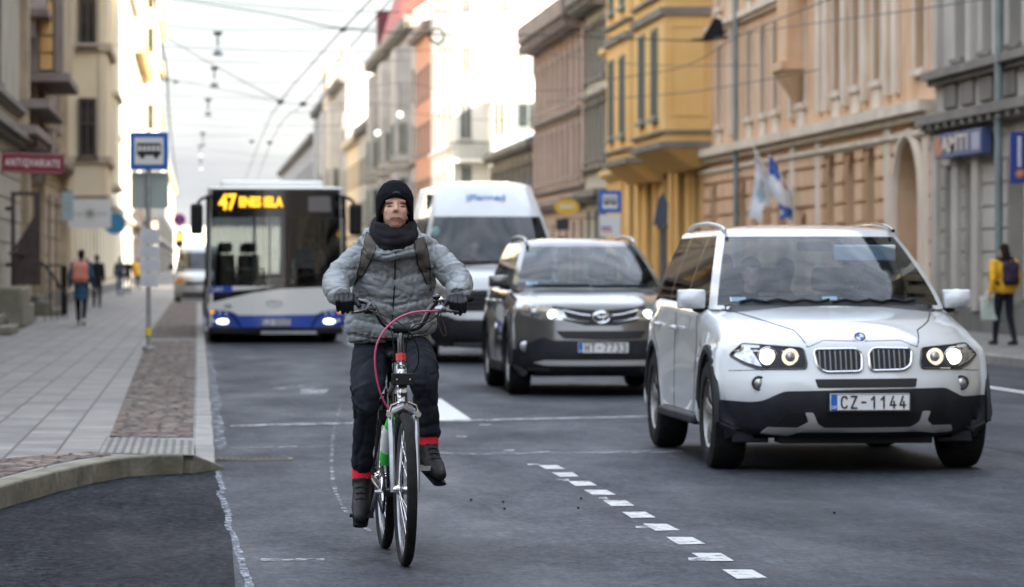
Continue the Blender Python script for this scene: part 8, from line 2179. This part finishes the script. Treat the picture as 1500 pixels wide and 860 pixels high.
# --- people on foot
M['coat_blue'] = cloth('petrol_blue_coat', (0.03, 0.075, 0.14)); M['coat_black'] = cloth('black_coat', (0.012, 0.012, 0.015)); M['coat_yellow'] = cloth('mustard_yellow_jacket', (0.78, 0.40, 0.02), (0.85, 0.48, 0.05))
M['trous_black'] = cloth('black_trousers', (0.014, 0.014, 0.02)); M['trous_jeans'] = cloth('blue_jeans', (0.07, 0.11, 0.19)); M['salmon'] = cloth('salmon_fabric', (0.52, 0.20, 0.14)); M['coat_slate'] = cloth('slate_jacket', (0.05, 0.06, 0.085))
def onwalk(px, D): p = at(px, D); return (p.x, p.y, KH)
p = onwalk(119, 74)
pedestrian(p, PI-.1, 'person in a petrol blue coat walking away with a salmon backpack on the left pavement', 'coat_blue', 'trous_black', shoes='shoe_white', h=1.56, stride=.26, coat_len=.75, lift=.03)
backpack('backpack', 'salmon pink backpack on the back of the walker in the blue coat', p, PI-.1, M['salmon'], M['coat_black'], size=(.34, .18, .46), z=1.10, y=.19)
p = onwalk(142, 106)
pedestrian(p, PI, 'person all in black walking away just ahead of the blue coat', 'coat_black', 'trous_black', h=1.56, stride=.22, coat_len=.55, slim=.9)
p = onwalk(176, 148)
pedestrian(p, PI, 'person in a slate jacket and blue jeans farther up the left pavement', 'coat_slate', 'trous_jeans', h=1.6, stride=.18, coat_len=.2)
backpack('backpack', 'dark backpack on the walker in blue jeans', p, PI, M['coat_slate'], M['coat_black'], size=(.30, .15, .42), z=1.15, y=.18)
pedestrian(onwalk(187, 160), PI, 'person in dark clothes beside the walker in jeans', 'coat_black', 'trous_black', h=1.6, stride=.18, coat_len=.4)
pedestrian(onwalk(202, 188), PI, 'distant person in a yellow jacket on the left pavement', 'coat_yellow', 'trous_black', h=1.65, stride=.2, coat_len=.4)
p = onwalk(1471, 55.5)
pedestrian(p, PI+.35, 'woman in a mustard yellow jacket with long dark hair walking away by the grey building', 'coat_yellow', 'trous_black', h=1.57, stride=.12, coat_len=.2, long_hair=True, pants_w=1.0, slim=1.22)
backpack('backpack', 'dark patterned backpack on the woman in the yellow jacket', p, PI+.35, cloth('dark_patterned_fabric', (.012, .012, .02), (.08, .05, .09), sc=40), M['coat_black'], size=(.28, .16, .38), z=1.12, y=.19)
hx = at(1449, 55.5); bgp = thing('carrier_bag', 'pale green white carrier bag held by the woman in yellow', 'bag', (hx.x, hx.y, .50), .2)
obj('bag', MB().add([(-.13, -.05, 0), (.13, -.05, 0), (.13, .05, 0), (-.13, .05, 0), (-.16, -.02, .38), (.15, -.02, .36), (.15, .02, .36), (-.16, .02, .38)], [(0,3,2,1),(0,1,5,4),(1,2,6,5),(2,3,7,6),(3,0,4,7),(4,5,6,7)]), mat('pale_green_plastic', (.42, .50, .42), .45, col2=(.62, .66, .6), scale=6), bgp, bevel=.02)
obj('handle', MB().tube(catmull([(-.08, 0, .36), (.0, 0, .47), (.07, 0, .35)], 5), .008, 5), M['white_sign'], bgp)
# --- overhead wires
def wire(nm, label, pts, r=.014, grp='overhead wires across the street', m='wire'):
    P = catmull([at(px, D, py) for px, py, D in pts], 6)
    o = obj(nm, MB().tube(P, r, 5), M[m]); return tag(o, label, 'wire', grp)
G = 'overhead wires across the street'
wire('overhead_wire', 'main span wire running from upper left to the bracket between the yellow and peach fronts', [(62, -28, 98), (263, 0, 98), (400, 21, 98), (503, 42, 98), (658, 51, 98), (800, 52, 98), (1025, 60, 98), (1040, 52, 98)], .020)
wire('overhead_wire', 'trolley wire climbing from the bus roof to the top edge of the sky', [(345, 300, 270), (381, 206, 131), (411, 149, 100), (455, 96, 82), (503, 42, 69.5), (565, -22, 58.5)], .014, 'trolley wires along the street')
wire('overhead_wire', 'second trolley wire running beside the first one to its right', [(365, 300, 270), (398, 206, 131), (444, 152, 101), (506, 78, 77), (580, -10, 60.5)], .012, 'trolley wires along the street')
wire('overhead_wire', 'feeder cable hanging steeply down beside the bus stop sign post', [(226, -12, 60), (236, 60, 73), (245, 117, 88), (250, 195, 124), (262, 290, 240)], .022, 'trolley wires along the street')
wire('overhead_wire', 'thin slanting wire from the sunlit left house to the trolley knot', [(228, 46, 100), (300, 88, 100), (360, 121, 100), (411, 148, 100)], .013, G)
cross = [[(150, 92, 150), (230, 112, 150), (340, 134, 150), (411, 149, 150), (465, 154, 150), (560, 150, 150)], [(160, 66, 125), (287, 70, 125), (490, 76, 125), (760, 70, 125)], [(190, 118, 175), (330, 121, 175), (540, 119, 175)], [(195, 158, 210), (330, 161, 210), (458, 164, 210), (520, 160, 210)],
         [(195, 168, 200), (300, 173, 200), (409, 182, 200), (540, 186, 200)], [(215, 215, 300), (330, 222, 300), (402, 230, 300), (470, 228, 300)], [(220, 235, 340), (320, 240, 340), (450, 238, 340)], [(180, 30, 110), (330, 44, 110), (560, 40, 110)], [(210, 196, 260), (330, 199, 260), (500, 194, 260)]]
names = ['lowest sagging span wire meeting both trolley wires', 'level span wire carrying the upper dark street lamp', 'level span wire just above the sagging one', 'faint span wire above the bus at mid height', 'slightly slanting faint wire above the bus', 'distant wire low over the bus roof', 'most distant wire close over the bus roof', 'thin wire high over the bus under the main span wire', 'faint far wire between the bus and the trolley knot']
for c_, n_ in zip(cross, names): wire('overhead_wire', n_, c_, .013, G)
more = [([(240, -6, 85), (420, 12, 85), (600, 18, 85), (800, 12, 85)], 'topmost thin wire across the sky above the main span wire'), ([(200, 86, 140), (400, 92, 140), (600, 88, 140)], 'thin level wire between the two dark lamps'),
        ([(215, 138, 190), (380, 143, 190), (560, 138, 190)], 'thin far wire under the sagging span wire'), ([(210, 180, 230), (380, 186, 230), (540, 182, 230)], 'fine wire among the far ones, just over the bus mirror height'),
        ([(640, 120, 110), (760, 133, 110), (900, 128, 100)], 'thin wire sagging over the white and pink buildings'), ([(600, 165, 130), (720, 176, 130), (860, 168, 115)], 'lower thin wire sagging over the low building')]
for c_, n_ in more: wire('overhead_wire', n_, c_, .011, G)
for c_, n_ in (([(880, 118, 90), (1000, 98, 86), (1084, 52, 75), (1222, -4, 62), (1300, -40, 58)], 'wire rising steeply over the peach building to the top edge'), ([(800, 150, 100), (1000, 136, 88), (1200, 102, 72)], 'wire crossing the yellow bay and ending on the peach front'),
               ([(1045, 56, 96), (1180, 36, 78), (1370, 10, 60), (1500, -12, 50)], 'wire from the bracket to the upper right corner'), ([(700, 62, 120), (900, 92, 100), (1110, 96, 82)], 'thin wire across the yellow and peach fronts')):
    wire('overhead_wire', n_, c_, .012, G)
# bracket on the peach front, ring bracket over the white house, hanging lamps
b0 = at(1040, 97.5, 52); br = thing('wall_bracket', 'dark triangular iron bracket at the corner of the peach and yellow fronts', 'bracket', tuple(b0), -TH)
obj('shield', MB().prism([(-.22, -.1), (.40, -.1), (.32, .42), (.12, .5)], 1, -.1, .1), M['iron'], br, smooth=False); obj('arm', MB().tube([(-.5, 0, -.13), (.7, 0, -.05)], .04, 6), M['iron'], br)
b0 = at(645, 98, 58); br = thing('wire_hanger', 'dark ring hanger on the span wire in front of the white building', 'wire hanger', tuple(b0), -TH)
obj('ring', MB().tube([(-.1+.2*math.cos(a), 0, .1+.2*math.sin(a)) for a in np.linspace(0, 2*PI, 19)[:-1]], .03, 6, closed=True), M['iron'], br); obj('arm', MB().tube([(-.35, 0, .13), (.25, 0, .13), (-.05, 0, -.2), (-.35, 0, .13)], .022, 6), M['iron'], br)
lamp_l = ['nearest dark hanging street lamp on its wire, highest in the sky', 'second dark hanging street lamp below the highest one', 'third hanging street lamp down the row', 'fourth hanging street lamp, fairly small', 'fifth hanging street lamp in the row', 'sixth and lowest hanging street lamp in the row']
proto = None
for (px, py), lb_ in zip([(319, 78), (314, 125), (305, 167), (297, 212), (293, 229), (294, 248)], lamp_l):
    D = 5.9*F/(HZ-py); c = at(px, D, py)
    if proto is None:
        proto = thing('hanging_lamp', lb_, 'street lamp', tuple(c), 0, 'street lamps hanging over the middle of the street')
        obj('housing', MB().lathe([(.0, .11), (.05, .10), (.09, .05), (.15, -.01), (.16, -.04), (.14, -.05)], n=18), mat('lamp_housing', (.20, .25, .27), .5), proto); obj('hanger', MB().tube([(0, 0, .2), (0, 0, .55)], .03, 6).box(-.12, .12, -.05, .05, .5, .6), M['iron'], proto); obj('diffuser', MB().ell((0, 0, -.04), (.12, .12, .04)), M['lens'], proto)
    else:
        c2 = copy_tree(proto); c2.location = c; c2['label'] = lb_
for (px, py, D), lb_ in zip([(553, 195, 150), (586, 168, 135)], ['glowing round street lamp lower over the stone building', 'glowing round street lamp higher and to the right']):
    c = at(px, D, py); gl_ = thing('round_lamp', lb_, 'street lamp', tuple(c), 0, 'round lamps over the street'); obj('globe', MB().ell((0, 0, 0), (.12, .12, .12)), mat('lit_globe', (.9, .9, .85), .4, emit=(1, .95, .85), estr=.35), gl_); obj('hanger', MB().tube([(0, 0, .15), (0, 0, 1.2)], .015, 6), M['iron'], gl_)
    wire('overhead_wire', ['wire holding the lower glowing lamp', 'wire holding the higher glowing lamp'][px == 586], [(px-120, py-28, D), (px, py-.15*0-1.2*F/D, D), (px+60, py-30 - 5, D)], .01, G)
for (px, py, D), lb_ in zip([(503, 43, 98), (411, 149, 100), (444, 152, 101), (369, 207, 150), (395, 209, 131), (257, 120, 150), (245, 117, 150)], ['dark insulator knot where the main span wire meets the trolley wire', 'insulator knot at the crossing of the sagging wire and first trolley wire', 'insulator knot on the second trolley wire', 'small far insulator left of the trolley wires', 'small far insulator on the second trolley wire', 'insulator on the sagging wire near the feeder cable, right of a pair', 'insulator on the sagging wire near the feeder cable, left of a pair']):
    c = at(px, D, py); o = obj('insulator', MB().ell((0, 0, 0), (.09, .09, .06), 10, 6).cyl((-.11, 0, 0), (.11, 0, 0), .03, 6).cyl((0, 0, -.09), (0, 0, .05), .03, 6), M['iron'], loc=c); tag(o, lb_, 'insulator', 'insulators on the overhead wires')
